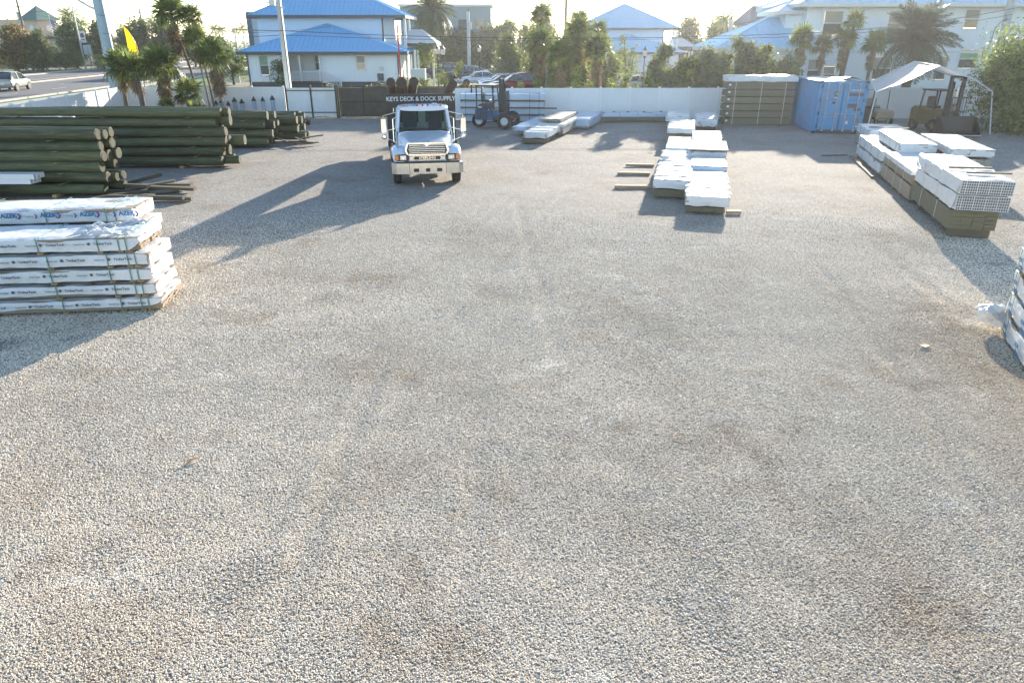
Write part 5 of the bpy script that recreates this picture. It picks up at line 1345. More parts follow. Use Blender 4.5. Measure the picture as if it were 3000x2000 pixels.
# lower wing with a hip roof, left
b = MB(); b.box((-2.3, -1.0, 1.95), (6.4, .18, 3.9)); b.box((-5.4, 2.0, 1.95), (.18, 6.0, 3.9)); b.build('wing_wall', M_['siding'], t)
V = [(-6.6, -1.6, 4.1), (1.2, -1.6, 4.1), (1.2, 6.5, 4.1), (-6.6, 6.5, 4.1), (-1.6, 2.4, 6.3), (1.2, 2.4, 6.3)]
metal_roof(t, V, [(0, 1, 5, 4), (1, 2, 5), (2, 3, 4, 5), (3, 0, 4)], M_['roofp'], SEAMP, (0, 3), fascia='wstrap')
sash(t, 1.4, -1.1, 1.6, 3.2, 1.0, .5)
V = [(-1.4, .4, 6.75), (1.0, .4, 6.75), (1.0, 6, 6.75), (-1.4, 6, 6.75), (.4, 3, 7.6), (1.0, 3, 7.6)]
metal_roof(t, V, [(0, 1, 5, 4), (1, 2, 5), (2, 3, 4, 5), (3, 0, 4)], M_['roofp'], SEAMP, (), fascia='wstrap')
b = MB(); b.box((.0, 3.2, 5.3), (1.4, 4.6, 2.8)); b.build('bay_wall', M_['siding'], t)

# grey roofed house beyond it
t = thing('house', 'distant grey gabled house behind the right house', 'house', (28.6, 90.0, 0)); MB().box((3, 3, 3.2), (7, 5.5, 6.4)).build('wall', M_['txtlite'], t)
V = [(-1.0, -.3, 6.4), (7, -.3, 6.4), (7, 6.4, 6.4), (-1.0, 6.4, 6.4), (.2, 3, 8.2), (5.8, 3, 8.2)]; metal_roof(t, V, [(0, 1, 5, 4), (1, 2, 5), (2, 3, 4, 5), (3, 0, 4)], pm('grey_roof', (.16, .16, .18), .6), SEAMP, ())
sash(t, 2.2, .2, 4.5, 5.8, 1.0, .5)
# big pale hall behind the date palm
t = thing('building', 'low pale grey green hall behind the date palm', 'building', (-19, 128, 0)); MB().box((8, 5, 4.8), (15, 10, 9.6)).build('wall', pm('hall_wall', (.22, .29, .31), .7, var=.06), t); MB().box((8, 5, 9.75), (15.6, 10.6, .35)).build('roof_edge', M_['wstrap'], t); 
for i in range(5): w_ = MB().box((2.4 + i * 2.8, -.03, 6.8), (1.4, .08, 1.6)).build('window', M_['glassw'], t)
# peach building with a green roofed tower across the street
t = thing('building', 'peach stucco building with a green pyramid roofed tower across the street', 'building', (-104.0, 170, 0), R(-20))
def ebox(nm, c, d, m, p=None): return MB().box(c, d).build(nm, M_[m], p or t)
tw = ebox('tower_wall', (0, 0, 4.25), (4.3, 4.3, 8.5), 'stucco'); ebox('wall', (-9, 3, 3.6), (13.6, 8, 7.2), 'stucco'); ebox('wall', (6.2, 3, 3.0), (8, 6, 6.0), 'stucco')
b = MB(); b.add([(-3, -3, 8.5), (3, -3, 8.5), (3, 3, 8.5), (-3, 3, 8.5), (0, 0, 11.4)], [(0, 1, 4), (1, 2, 4), (2, 3, 4), (3, 0, 4), (3, 2, 1, 0)]); rf = b.build('tower_roof', M_['groof'], t); MB().cyl((0, 0, 11.3), (0, 0, 11.8), .12, .04, n=6).build('finial', M_['groof'], rf)
MB().cyl((2.16, 0, 6.9), (2.25, 0, 6.9), .6, n=20).build('round_window', M_['white'], tw); MB().cyl((0, -2.16, 6.9), (0, -2.25, 6.9), .6, n=20).build('round_window', M_['white'], tw)
b = MB(); b.add([(2.4, -1.6, 3.2), (8, -1.6, 3.2), (8, -.2, 4.6), (2.4, -.2, 4.6)], [(0, 1, 2, 3)]); aw = b.build('awning', M_['groof'], t); aw.modifiers.new('s', 'SOLIDIFY').thickness = .1
MB().prism([(-15.5, 7.2), (-3, 7.2), (-4.5, 8.7), (-14, 8.7)], 1, -1.3, 6.8).build('mansard_roof', M_['stucco'], t)
for i in range(4): MB().box((-14 + i * 3.2, -1.05, 3.9), (1.4, .12, 1.8)).build('window', M_['glassw'], t)
for i in range(2): MB().box((4.2 + i * 2.8, -.05, 2.0), (1.5, .12, 1.8)).build('window', M_['glassw'], t)
# blue framed shop front beyond the left palms
t = thing('building', 'flat roofed shop building with a dark blue frame beyond the left palms', 'building', (-45.5, 118, 0), R(6))
MB().box((9.5, 5, 4.0), (9, 10, 8.0)).build('wall', M_['siding'], t)
for c, d in (((7.7, -.1, 8.0), (5.6, .4, .9)), ((5.2, -.1, 5.4), (.7, .4, 5.6)), ((10.2, -.1, 5.4), (.7, .4, 5.6))): MB().box(c, d).build('blue_frame', pm('navy_frame', (.04, .09, .16), .5), t)
MB().box((7.7, -.12, 5.3), (4.3, .1, 4.4)).build('shop_window', M_['txtlite'], t)
for i in range(2): w_ = MB().box((11.6 + i * 1.3, -.06, 5.8), (.9, .12, 2.4)).build('window', M_['white'], t); MB().box((11.6 + i * 1.3, -.13, 5.8), (.7, .04, 2.1)).build('pane', M_['glassw'], w_)
# low shop across the street
t = thing('building', 'low pale shop with a dark flat roof behind the street hedge', 'building', (-93, 150, 0), R(-8)); MB().box((6, 4, 2.4), (16, 8, 4.8)).build('wall', M_['stucco'], t); MB().box((6, 3.7, 4.95), (17, 9, .4)).build('roof', M_['trim'], t)
for i in range(5): MB().box((0 + i * 3, -.03, 2.2), (1.6, .1, 2.2)).build('window', M_['glassw'], t)
# ------------------------------------------------------------------ palms
def fan_frond(mat, seed, droop=.2, spread=115, n=15):
    rn = random.Random(seed); b = MB()
    b.bar((0, 0, 0), (.2, 0, .02), .03, .018); b.bar((.2, 0, .02), (.40, 0, .01), .022, .014)
    for i in range(n):
        a = R(-spread + 2 * spread * i / (n - 1)) + rn.uniform(-.06, .06)
        l = (.68 - .20 * (abs(a) / R(spread)) ** 2) * rn.uniform(.85, 1.1)
        dr = droop * rn.uniform(.5, 1.6); sd = Vector((-math.sin(a), math.cos(a), 0)); fw = Vector((math.cos(a), math.sin(a), 0)); o = Vector((.39, 0, .01))
        w = .040; lift = .06 * math.cos(a)
        p0 = o; p1 = o + fw * l * .45 + Vector((0, 0, lift - dr * .15 * l)); p2 = o + fw * l * (.97 - .15 * dr) + Vector((0, 0, lift - dr * l))
        b.add([p0 - sd * .008, p0 + sd * .008, p1 + sd * w + Vector((0, 0, .014)), p1 - sd * w - Vector((0, 0, .014)), p2], [(0, 1, 2, 3), (3, 2, 4)])
    return b.mesh('frond', mat, fix=False)
FG = [fan_frond(M_['leaf'], i, .04 + .13 * i) for i in range(4)]
FY = [fan_frond(M_['leafy'], 10 + i, .5) for i in range(2)]
FD = [fan_frond(M_['deadleaf'], 20 + i, .9, 70, 12) for i in range(3)]
def fan_palm(label, x, y, zc, r, skirt=.8, ng=34, nd=22, lean=(0, 0), tr=.13, tm='ptrunk', group=None, seed=None, yel=3, zb=0.):
    rn = random.Random(seed if seed is not None else int(abs(x) * 97 + abs(y) * 31 + zc * 13))
    t = thing('fan_palm', label, 'palm', (x, y, zb), 0, group)
    top = Vector((lean[0], lean[1], zc - zb)); pts = []
    for k in range(9):
        f = k / 8; pts.append(Vector((top.x * f * f + .05 * math.sin(f * 5 + x), top.y * f * f, top.z * f)))
    b = MB(); b.tube(pts, [tr * (1.25 - .35 * min(1, k / 3)) * (1 + .06 * (k % 2)) for k in range(9)], n=10); b.build('trunk', M_[tm], t, smooth='all')
    for i in range(ng):
        u = (i + .5) / ng; el = R(82 - 112 * u ** .9) + rn.uniform(-.12, .12); az = i * 2.39996 + rn.uniform(-.25, .25); s = r * rn.uniform(.86, 1.12)
        inst('frond', FG[min(3, int(u * 4))] if rn.random() < .7 else rn.choice(FG), t, top + Vector((rn.uniform(-.05, .05), rn.uniform(-.05, .05), .05 * (1 - u))), (rn.uniform(-.5, .5), -el, az), (s, s, s))
    for i in range(yel):
        inst('yellow_frond', rn.choice(FY), t, top, (rn.uniform(-.5, .5), R(rn.uniform(-10, 35)), rn.uniform(0, 6.28)), (r, r, r))
    for i in range(nd):
        u = (i + .5) / nd; az = i * 2.39996; s = r * rn.uniform(.65, .95)
        inst('dead_frond', rn.choice(FD), t, top - Vector((0, 0, .08 + skirt * u * .95)), (rn.uniform(-.6, .6), R(rn.uniform(58, 84)), az), (s, s, s * .8))
    return t
PL = [
 ('fan palm with a dark crown at the left end of the palm group', -22.5, 43.2, 3.05, 1.25, .5, 34, 8, (.1, 0), .13, 'ptrunk'),
 ('fan palm with a thick brown trunk, second from left in the palm group', -21.35, 42.9, 2.9, 1.2, .5, 34, 8, (-.25, 0), .16, 'ptrunk'),
 ('bushy fan palm with a long skirt in the middle of the palm group', -20.0, 43.1, 3.1, 1.3, 1.1, 40, 26, (-.1, 0), .11, 'gtrunk'),
 ('tallest fan palm of the left palm group with a long brown skirt', -18.7, 44.2, 5.85, 1.2, 1.4, 40, 34, (-.75, 0), .07, 'ptrunk'),
 ('tall slim fan palm just right of the tallest palm', -17.95, 44.4, 5.7, .85, .5, 26, 10, (-.45, .1), .055, 'ptrunk'),
 ('slim fan palm with a mid height crown right of the tallest palm', -18.0, 43.9, 4.5, .95, .6, 28, 14, (-.2, .1), .06, 'gtrunk'),
 ('round fan palm with a full brown skirt at the right end of the palm group', -17.1, 43.8, 3.55, 1.25, 1.4, 38, 38, (-.1, 0), .065, 'gtrunk'),
 ('low fan palm under the slim palms by the fence', -18.9, 43.4, 1.6, 1.1, .3, 30, 4, (0, 0), .09, 'gtrunk'),
 ('very low bright fan palm behind the long log pile', -19.9, 42.6, .85, .8, .1, 26, 0, (0, 0), .08, 'gtrunk'),
 ('tiny bright fan palm right of the very low one', -18.2, 42.4, .75, .7, .1, 22, 0, (0, 0), .07, 'gtrunk'),
]
for (lb, x, y, z, r, sk, ng_, nd, ln, tr, tm) in PL: fan_palm(lb, x, y, z, r, sk, ng_ - 6, nd, ln, tr, tm, 'fan palms inside the yard on the left')
PM = [
 ('fan palm behind the fence right of the red car', 1.7, 52.0, 4.2, 1.3, 1.6, 36, 34), ('fan palm with the broadest brown skirt behind the fence', 3.2, 51.4, 3.55, 1.3, 2.3, 36, 56),
 ('taller fan palm above the broad skirted one behind the fence', 4.6, 52.8, 4.9, 1.35, 1.8, 36, 34), ('fan palm left of the parked silver cars behind the fence', 5.8, 51.8, 3.8, 1.3, 2.2, 36, 46),
 ('distant fan palm highest above the car park trees', 2.2, 66.0, 6.3, 1.3, .8, 28, 16), ('distant fan palm right of the highest one over the car park', 5.4, 64.0, 5.6, 1.4, 1.0, 30, 18), ('distant small fan palm behind the palm clump', 7.4, 66.0, 5.3, 1.0, .7, 24, 12)]
for (lb, x, y, z, r, sk, ng_, nd) in PM: fan_palm(lb, x, y, z, r * .98, sk, ng_ - 6, nd, (random.Random(x).uniform(-.3, .3), 0), .13, 'ptrunk', 'fan palms behind the back fence')
PR = [
 ('leftmost fan palm behind the container', 19.3, 51.0, 4.5, 1.15, 1.0, 34, 18), ('short fan palm second from left behind the container', 21.0, 51.2, 4.1, .95, .8, 28, 14), ('tallest fan palm behind the container', 22.6, 51.4, 5.6, .95, 1.0, 30, 18),
 ('fan palm under the tallest one behind the container', 22.2, 50.6, 4.5, 1.05, 1.2, 30, 20), ('rightmost fan palm behind the container and canopy', 24.1, 51.0, 4.2, 1.05, 1.0, 32, 18)]
for (lb, x, y, z, r, sk, ng_, nd) in PR: fan_palm(lb, x, y, z, r * .95, sk, ng_ - 5, nd, (random.Random(x).uniform(-.2, .2), 0), .12, 'ptrunk', 'fan palms behind the container')

def feather_frond(mat, seed, n=30, arch=.55, wid=.24, droop=.12):
    rn = random.Random(seed); b = MB(); pts = []
    for k in range(9):
        f = k / 8; pts.append(Vector((f * (1 - .12 * f), 0, arch * (.55 * f - .95 * f * f))))
    b.tube(pts, [.018 * (1 - .85 * k / 8) + .002 for k in range(9)], n=4, caps=False)
    for i in range(n):
        f = .12 + .88 * (i + .5) / n; p = Vector((f * (1 - .12 * f), 0, arch * (.55 * f - .95 * f * f)))
        tn = Vector((1 - .24 * f, 0, arch * (.55 - 1.9 * f))).normalized()
        l = wid * (math.sin(math.pi * min(1, f * .95 + .08)) ** .6 + .1) * rn.uniform(.85, 1.15)
        for s in (-1, 1):
            sd = Vector((0, s, 0)); d = (tn * .75 + sd * .75 + Vector((0, 0, rn.uniform(-.25, .25)))).normalized()
            q = p + d * l + Vector((0, 0, -droop * rn.uniform(.5, 1.5) * l * 2)); m = p + d * l * .5; w = tn * .013
            b.add([p - w * .5, p + w * .5, m + w, q, m - w], [(0, 1, 2, 4), (4, 2, 3)])
    return b.mesh('frond', mat, fix=False)
DF = [feather_frond(M_['date'], i, arch=.4 + .18 * i) for i in range(3)]
CF = [feather_frond(M_['leaf'], 30 + i, n=24, arch=.6 + .15 * i, wid=.2, droop=.5) for i in range(2)]
def feather_palm(label, x, y, zc, L, n=60, fr=DF, lo=-55, tr=.2, lean=(0, 0), tm='ptrunk', seed=1, zb=0., name='date_palm', group=None):
    rn = random.Random(seed); t = thing(name, label, 'palm', (x, y, zb), 0, group); top = Vector((lean[0], lean[1], zc - zb))
    b = MB(); b.tube([Vector((top.x * (k / 6) ** 2, top.y * (k / 6) ** 2, top.z * k / 6)) for k in range(7)], [tr * (1.15 - .25 * k / 6) * (1 + .05 * (k % 2)) for k in range(7)], n=10); b.build('trunk', M_[tm], t, smooth='all')
    for i in range(n):
        u = (i + .5) / n; el = R(80 + (lo - 80) * u) + rn.uniform(-.15, .15); s = L * rn.uniform(.85, 1.1)
        inst('frond', fr[min(len(fr) - 1, int(u * len(fr)))], t, top, (rn.uniform(-.4, .4), -el, i * 2.39996 + rn.uniform(-.2, .2)), (s, s, s))
    return t
feather_palm('tall date palm with a round grey green crown behind the blue roofed house', -9.9, 95, 7.6, 3.7, 70, tr=.33, lo=-62)
feather_palm('large date palm with wide arching fronds in front of the right house', 28.6, 54.2, 4.3, 3.3, 64, tr=.3, lo=-40, seed=4)
for i, (x, y, z, L) in enumerate(((-86.4, 150, 8.4, 2.6), (-78.4, 141, 6.9, 2.0), (-66.5, 141, 6.8, 2.1), (-88.7, 230, 7.2, 2.6), (-85.8, 228, 7.0, 2.3), (-79.3, 226, 7.3, 2.5), (-84.0, 232, 6.6, 2.0), (3.3, 70, 6.9, 1.1), (27.0, 96, 6.6, 1.6))):
    lb = ['windblown coconut palm beside the green tower across the street', 'coconut palm left of the big steel pole', 'coconut palm right of the big steel pole', 'far coconut palm on the skyline, leftmost of four', 'far coconut palm on the skyline, second of four', 'far coconut palm on the skyline nearest the house', 'far low coconut palm on the skyline, third of four', 'small ragged coconut palm over the car park trees', 'small coconut palm right of the distant pale house'][i]
    feather_palm(lb, x, y, z, L, 20, CF, -35, .14 if y > 60 else .1, (random.Random(i).uniform(-.6, .6), 0), 'gtrunk', i, name='coconut_palm')

# ------------------------------------------------------------------ broadleaf trees, shrubs and hedges
def foliage_mesh(name, blobs, n, leaf, mats, seed, clumps=26, spread=.30, up=.25):
    """leaf-sized folded faces gathered in clumps through the crown volume"""
    rg = np.random.default_rng(seed); bl = np.array(blobs, float)      # x y z rx ry rz
    vol = (bl[:, 3] * bl[:, 4] * bl[:, 5]) ** (2 / 3); pr = vol / vol.sum(); P = []
    nc = clumps * len(bl); bi = rg.choice(len(bl), nc, p=pr)
    d = rg.normal(size=(nc, 3)); d /= np.linalg.norm(d, axis=1)[:, None]; rad = rg.uniform(.35, 1.0, nc) ** .5
    cc_ = bl[bi, :3] + d * rad[:, None] * bl[bi, 3:]; csz = rg.uniform(.5, 1.25, nc)
    ci = rg.choice(nc, n, p=csz / csz.sum()); dev = rg.normal(size=(n, 3)) * spread * csz[ci][:, None] * bl[bi[ci], 3:].mean(axis=1)[:, None]
    p = cc_[ci] + dev; p[:, 2] = np.maximum(p[:, 2], .03)
    nr = rg.normal(size=(n, 3)) + (p - bl[bi[ci], :3]) / bl[bi[ci], 3:] * .8; nr[:, 2] += up; nr /= np.linalg.norm(nr, axis=1)[:, None]
    a = np.cross(nr, rg.normal(size=(n, 3))); a /= np.linalg.norm(a, axis=1)[:, None]; b_ = np.cross(nr, a)
    s = leaf * rg.uniform(.6, 1.35, n)[:, None]
    V = np.empty((n, 4, 3)); V[:, 0] = p - a * s; V[:, 1] = p + b_ * s * .5 + nr * s * .15; V[:, 2] = p + a * s; V[:, 3] = p - b_ * s * .5 + nr * s * .15
    me = bpy.data.meshes.new(name); me.vertices.add(n * 4); me.vertices.foreach_set('co', V.reshape(-1))
    me.loops.add(n * 4); me.loops.foreach_set('vertex_index', np.arange(n * 4, dtype=np.int32)); me.polygons.add(n)
    me.polygons.foreach_set('loop_start', np.arange(0, n * 4, 4, dtype=np.int32))
    try: me.polygons.foreach_set('loop_total', np.full(n, 4, dtype=np.int32))
    except Exception: pass
    mats = mats if isinstance(mats, (list, tuple)) else [mats]
    for m in mats: me.materials.append(m)
    if len(mats) > 1: me.polygons.foreach_set('material_index', (rg.random(n) < .28).astype(np.int32))
    me.update(calc_edges=True); me.validate(); return me
def tree(label, x, y, blobs, n, leaf, mats, name='tree', cat='tree', trunk=.12, seed=1, group=None, clumps=22, tm='bark', spread=.3, zb=0.):
    t = thing(name, label, cat, (x, y, zb), 0, group)
    mm = [M_[k] for k in (mats if isinstance(mats, (list, tuple)) else [mats])]
    if trunk > 0:
        b = MB(); rn = random.Random(seed); zlow = min(q[2] for q in blobs)
        fork = Vector((0, 0, max(.25, zlow * .45))); b.tube([(0, 0, 0), (.03, 0, fork.z * .5), fork], [trunk * 1.3, trunk * 1.05, trunk], n=8)
        for q in blobs:
            e = Vector(q[:3]); m = fork.lerp(e, .5) + Vector((rn.uniform(-.2, .2), rn.uniform(-.2, .2), .1)) * .6; b.tube([fork, m, e], [trunk * .8, trunk * .5, trunk * .2], n=6)
        b.build('trunk', M_[tm], t, smooth='all')
    inst('crown', foliage_mesh('crown', blobs, n, leaf, mm, seed, clumps, spread), t)
    return t
def hedge_blobs(L, h, d, n, seed):
    rn = random.Random(seed); return [(-L / 2 + L * (i + .5) / n + rn.uniform(-.2, .2), rn.uniform(-.2, .2), h * rn.uniform(.42, .58), L / n * .75, d / 2, h * rn.uniform(.42, .56)) for i in range(n)]
# dense tree at the right edge inside the yard
tree('dense green tree filling the right edge of the yard beside the canopy', 27.4, 39.3, [(0, 0, 3.6, 2.2, 2.2, 1.5), (-.8, 0, 2.4, 1.6, 1.9, 1.6), (.8, .2, 2.3, 2.2, 2.2, 2.0), (.2, 0, 1.1, 2.4, 2.3, 1.1), (1.8, 0, 4.0, 1.6, 1.8, 1.4)], 38000, .095, ['fol2', 'fol3'], trunk=.2, seed=3, clumps=40, spread=.24)
# sea grape shrubs behind the right-hand fence
SH = [(9.6, 48.0, 1.9, 3.9, 'tall olive shrub left of the shrub row behind the fence'), (10.9, 48.3, 1.8, 3.3, 'shrub with pale leaves second in the row behind the fence'), (12.1, 48.0, 1.9, 3.9, 'tall leafy shrub above the gap left of the olive lumber stack'), (13.4, 48.4, 1.9, 3.5, 'shrub behind the left half of the olive lumber stack'), (14.7, 48.2, 1.9, 4.7, 'tallest pointed shrub behind the middle of the olive lumber stack'), (16.1, 48.2, 1.9, 3.9, 'tall shrub behind the right half of the olive lumber stack'), (17.6, 48.3, 1.9, 3.4, 'bright shrub behind the gap left of the container')]
for i, (x, y, w, h, lb) in enumerate(SH):
    rn = random.Random(i + 50); bl = [(rn.uniform(-.4, .4), rn.uniform(-.3, .3), h * f, w * .55 * (1.15 - f * .6), .8, h * .24) for f in (.2, .42, .62, .8)] + [(rn.uniform(-.3, .3), 0, h * .97, .35, .35, .4)]
    tree(lb, x, y, bl, 5200, .12, ['fol1', 'fol3'] if i % 2 else ['fol5', 'fol3'], 'shrub', 'shrub', .05, 60 + i, 'shrubs behind the right back fence', 14, spread=.26)
# low bright seedlings just behind the fence
LS = [(0.6, 1.9), (1.55, 2.1), (2.5, 1.8), (4.0, 2.9), (4.85, 2.0), (6.3, 2.15), (7.0, 2.4), (7.8, 2.0), (8.6, 2.6), (9.3, 2.1)]
for i, (x, h) in enumerate(LS):
    tree(f'young bright green shrub showing over the back fence, {ORD[i]} from the left', x, 46.9 + .2 * (i % 3), [(0, 0, h * .55, .38, .35, h * .3), (.08, 0, h * .85, .28, .28, h * .2)], 420, .10, ['fol3', 'fol2'], 'young_shrub', 'shrub', .025, 90 + i, 'young shrubs along the back fence', 8)
# cypress pair
t = thing('cypress', 'twin topped conical cypress beside the lamp post in front of the distant house', 'cypress', (12.0, 78.5, 0)); b = MB(); b.tube([(0, 0, 0), (-.2, 0, 2.2), (-.5, 0, 4.6)], [.12, .08, .02], n=6); b.tube([(.1, 0, .3), (.5, 0, 2.0), (.6, 0, 3.9)], [.09, .06, .02], n=6); b.build('trunk', M_['bark'], t)
inst('crown', foliage_mesh('crown', [(-.3, 0, 1.2, 1.2, 1.2, 1.0), (-.35, 0, 2.6, .9, .9, 1.1), (-.55, 0, 3.8, .5, .5, .9), (-.6, 0, 4.7, .25, .25, .6), (.55, 0, 1.3, .9, .9, 1.0), (.6, 0, 2.6, .6, .6, 1.0), (.6, 0, 3.7, .3, .3, .8)], 5200, .07, [M_['fol3'], M_['fol2']], 7, 24, .22), t)
# young tree by the side porch
tree('young bright tree beside the side porch of the blue roofed house', -9.2, 80, [(0, 0, 3.2, 1.2, 1.0, .8), (.5, 0, 2.6, .8, .7, .6), (-.4, 0, 3.7, .7, .7, .6)], 1700, .10, ['fol3', 'fol1'], trunk=.06, seed=8, clumps=16)
tree('dark small tree against the house wall left of the porch', -23.2, 74.6, [(0, 0, 1.3, .8, .6, .9), (.1, 0, 2.1, .6, .5, .6)], 1500, .085, 'fol2', trunk=.05, seed=9, clumps=14)
tree('thin sapling in front of the parked white car', -5.1, 73.0, [(0, 0, 1.5, .5, .5, .6), (.1, 0, 2.2, .35, .35, .4)], 420, .09, ['fol3'], 'sapling', 'tree', .03, 10, None, 8)
# casuarina belt behind the car park, each tree its own
BT = [(-14.5, 128, 3.2, 5.6, 'fol1'), (-11, 126, 3.0, 6.8, 'fol1'), (-7.4, 127, 3.1, 6.2, 'fol2'), (-4.2, 126, 3.2, 6.6, 'fol1'), (-1.0, 128, 3.2, 7.4, 'fol2'), (2.4, 127, 3.2, 7.0, 'fol1'), (5.6, 122, 3.4, 7.6, 'fol1'), (26.2, 112, 3.0, 7.6, 'fol1'), (30, 110, 3.2, 8.0, 'fol3'), (34, 112, 3.2, 7.2, 'fol1')]
for i, (x, y, w, h, f) in enumerate(BT):
    rn = random.Random(i + 5)
    bl = [(rn.uniform(-.6, .6), rn.uniform(-.5, .5), h * q, w * .62 * s, w * .6, h * .2) for q, s in ((.22, 1.0), (.42, 1.05), (.62, .9), (.8, .6))]
    tree(f'dark bushy tree at the back of the car park, {ORD[i]} from the left', x, y, bl, 6500, .21, [f, 'fol5' if i % 3 == 0 else 'fol2'], 'casuarina_tree', 'tree', .16, 120 + i, 'trees behind the car park', 20)
MT = [(3.0, 72, 2.6, 5.3, 'fol1', 'olive tree behind the left palms of the palm clump'), (6.5, 73, 2.6, 5.9, 'fol5', 'pale hazy tree behind the middle of the palm clump'), (8.6, 71, 2.0, 4.6, 'fol3', 'bright tree between the palm clump and the distant house'), (4.6, 60, 2.6, 3.9, 'fol1', 'dense olive tree low in the middle of the palm clump'), (-.4, 84, 2.2, 4.6, 'fol1', 'tree over the dark cars in the car park')]
for i, (x, y, w, h, f, lb) in enumerate(MT):
    rn = random.Random(i + 25); bl = [(rn.uniform(-.5, .5), rn.uniform(-.4, .4), h * q, w * .6 * s, w * .55, h * .2) for q, s in ((.3, 1.), (.5, 1.05), (.7, .9), (.85, .55))]
    tree(lb, x, y, bl, 7000, .15, [f, 'fol3'], 'tree', 'tree', .13, 140 + i, None, 20)
tree('silvery feathery bush among the parked cars', -.6, 82, [(0, 0, 1.2, 1.5, 1.2, 1.1), (.8, 0, .9, 1.1, 1., .8), (-.9, 0, .9, .9, .9, .7)], 2200, .13, ['fol5'], 'bush', 'bush', .08, 17, None, 18)
# bushes and beds on the lawn by the lamp posts
GB = [(-10.2, 70.5, 1.0, 1.3, 'fol4', 'rusty leaved bush beside the house steps'), (-9.2, 68.5, 1.1, .9, 'fol3', 'low yellow green bush on the lawn'), (-8.5, 71, .8, 1.2, 'fol3', 'bright bush left of the lamp posts'), (-6.7, 71, 1.0, 1.7, 'fol3', 'spiky bright bush behind the lamp posts'), (-10.8, 66, 1.2, .8, 'fol2', 'dark low bush at the lawn edge'), (-4.6, 70, .9, .6, 'fol4', 'red flowered ground bush by the car park kerb'), (-3.2, 69, .9, .55, 'fol4', 'second red flowered bush by the car park kerb'), (-1.9, 68.5, .8, .8, 'fol3', 'small bush in front of the red car')]
for i, (x, y, w, h, f, lb) in enumerate(GB): tree(lb, x, y, [(0, 0, h * .5, w * .7, w * .6, h * .5), (.2, .1, h * .7, w * .4, w * .4, h * .35)], 800, .085, [f, 'fol3'], 'bush', 'bush', .03, 160 + i, None, 12)
bl = hedge_blobs(5.5, .75, .7, 8, 4); o = thing('hedge', 'clipped dark hedge along the screened gate', 'hedge', (-6.3, 58.5, 0)); inst('foliage', foliage_mesh('foliage', bl, 2200, .08, [M_['fol2']], 5, 12), o)
# mulch bed shrubs beside the house skirting
o = thing('hedge', 'dark brown planting bed with dry shrubs behind the screened gate', 'planting', (-9.5, 49.5, 0)); inst('foliage', foliage_mesh('foliage', hedge_blobs(6, 1.75, 1.2, 8, 9), 2600, .085, [M_['fol1'], M_['deadleaf']], 6, 12), o)
# across the street: hedges and street trees
HD = [(-82.0, 121.5, 5.5, 3.2, 'olive hedge beside the street at the left edge', 'fol1'), (-77.2, 122, 5.5, 3.5, 'taller olive hedge in the middle across the street', 'fol1'), (-72.8, 123, 4.4, 3.1, 'hedge just left of the street light across the street', 'fol2'), (-67.6, 128, 5.0, 2.2, 'low bright hedge right of the street light', 'fol3'), (-63.4, 131, 5.0, 2.4, 'low hedge behind the steel pole across the street', 'fol2')]
for i, (x, y, L, h, lb, f) in enumerate(HD):
    o = thing('hedge', lb, 'hedge', (x, y, 0), R(4), 'hedges across the street'); inst('foliage', foliage_mesh('foliage', hedge_blobs(L, h, 2.6, 5, i), 5200, .12, [M_[f], M_['fol3']], 180 + i, 16), o)
LT = [(-76.0, 116, 3.4, 5.9, 'fol4', 'rust and orange leaved tree at the left edge across the street'), (-72.6, 116.5, 2.6, 5.0, 'fol1', 'bare branched olive tree right of the rusty tree'), (-75.4, 131, 3.2, 7.3, 'fol2', 'dark dense tree left of the street light'), (-71.6, 133, 3.0, 6.6, 'fol2', 'dark tree behind the street light'), (-67.6, 134, 3.2, 6.2, 'fol1', 'olive tree behind the big steel pole'), (-64.6, 132, 3.4, 7.3, 'fol1', 'olive tree behind the yellow flag'), (-61.4, 134, 3.2, 7.2, 'fol2', 'dark tree right of the yellow flag'), (-57.4, 137, 3.2, 5.9, 'fol2', 'dark tree behind the tallest fan palm'), (-53.0, 136, 3.0, 4.8, 'fol2', 'low tree behind the right palms on the left side'), (-94.5, 150, 2.8, 5.6, 'fol2', 'palm like dark tree in front of the green tower'), (-88, 152, 2.8, 6.2, 'fol2', 'dark tree right of the green tower')]
for i, (x, y, w, h, f, lb) in enumerate(LT):
    rn = random.Random(i + 225); bl = [(rn.uniform(-.7, .7), rn.uniform(-.5, .5), h * q, w * .6 * s, w * .6, h * .2) for q, s in ((.35, .9), (.55, 1.05), (.75, .9), (.88, .5))]
    tree(lb, x, y, bl, 5500, .24, [f, 'fol1' if i else 'fol1'], 'street_tree', 'tree', .16, 240 + i, None, 20)
tree('green tree beside the left corner of the blue roofed house', -30.5, 82, [(0, 0, 3.2, 1.6, 1.4, 1.2), (.6, 0, 2.4, 1.4, 1.2, 1.1), (-.5, 0, 1.4, 1.4, 1.2, 1.0)], 3000, .12, ['fol2', 'fol1'], trunk=.12, seed=33)
o = thing('tree_line', 'far low belt of trees on the skyline', 'woods', (0, 0, 0)); o['kind'] = 'stuff'
rn = random.Random(3); bl = []
for i in range(90): bl.append((-150 + i * 4.4 + rn.uniform(-2, 2), 262 + rn.uniform(-10, 10), rn.uniform(1.5, 2.6), 4.2, 3, rn.uniform(2., 3.4)))
tl = inst('foliage', foliage_mesh('foliage', bl, 26000, .42, [M_['fol2'], M_['fol1']], 300, 10), o); tag(tl, kind='stuff')
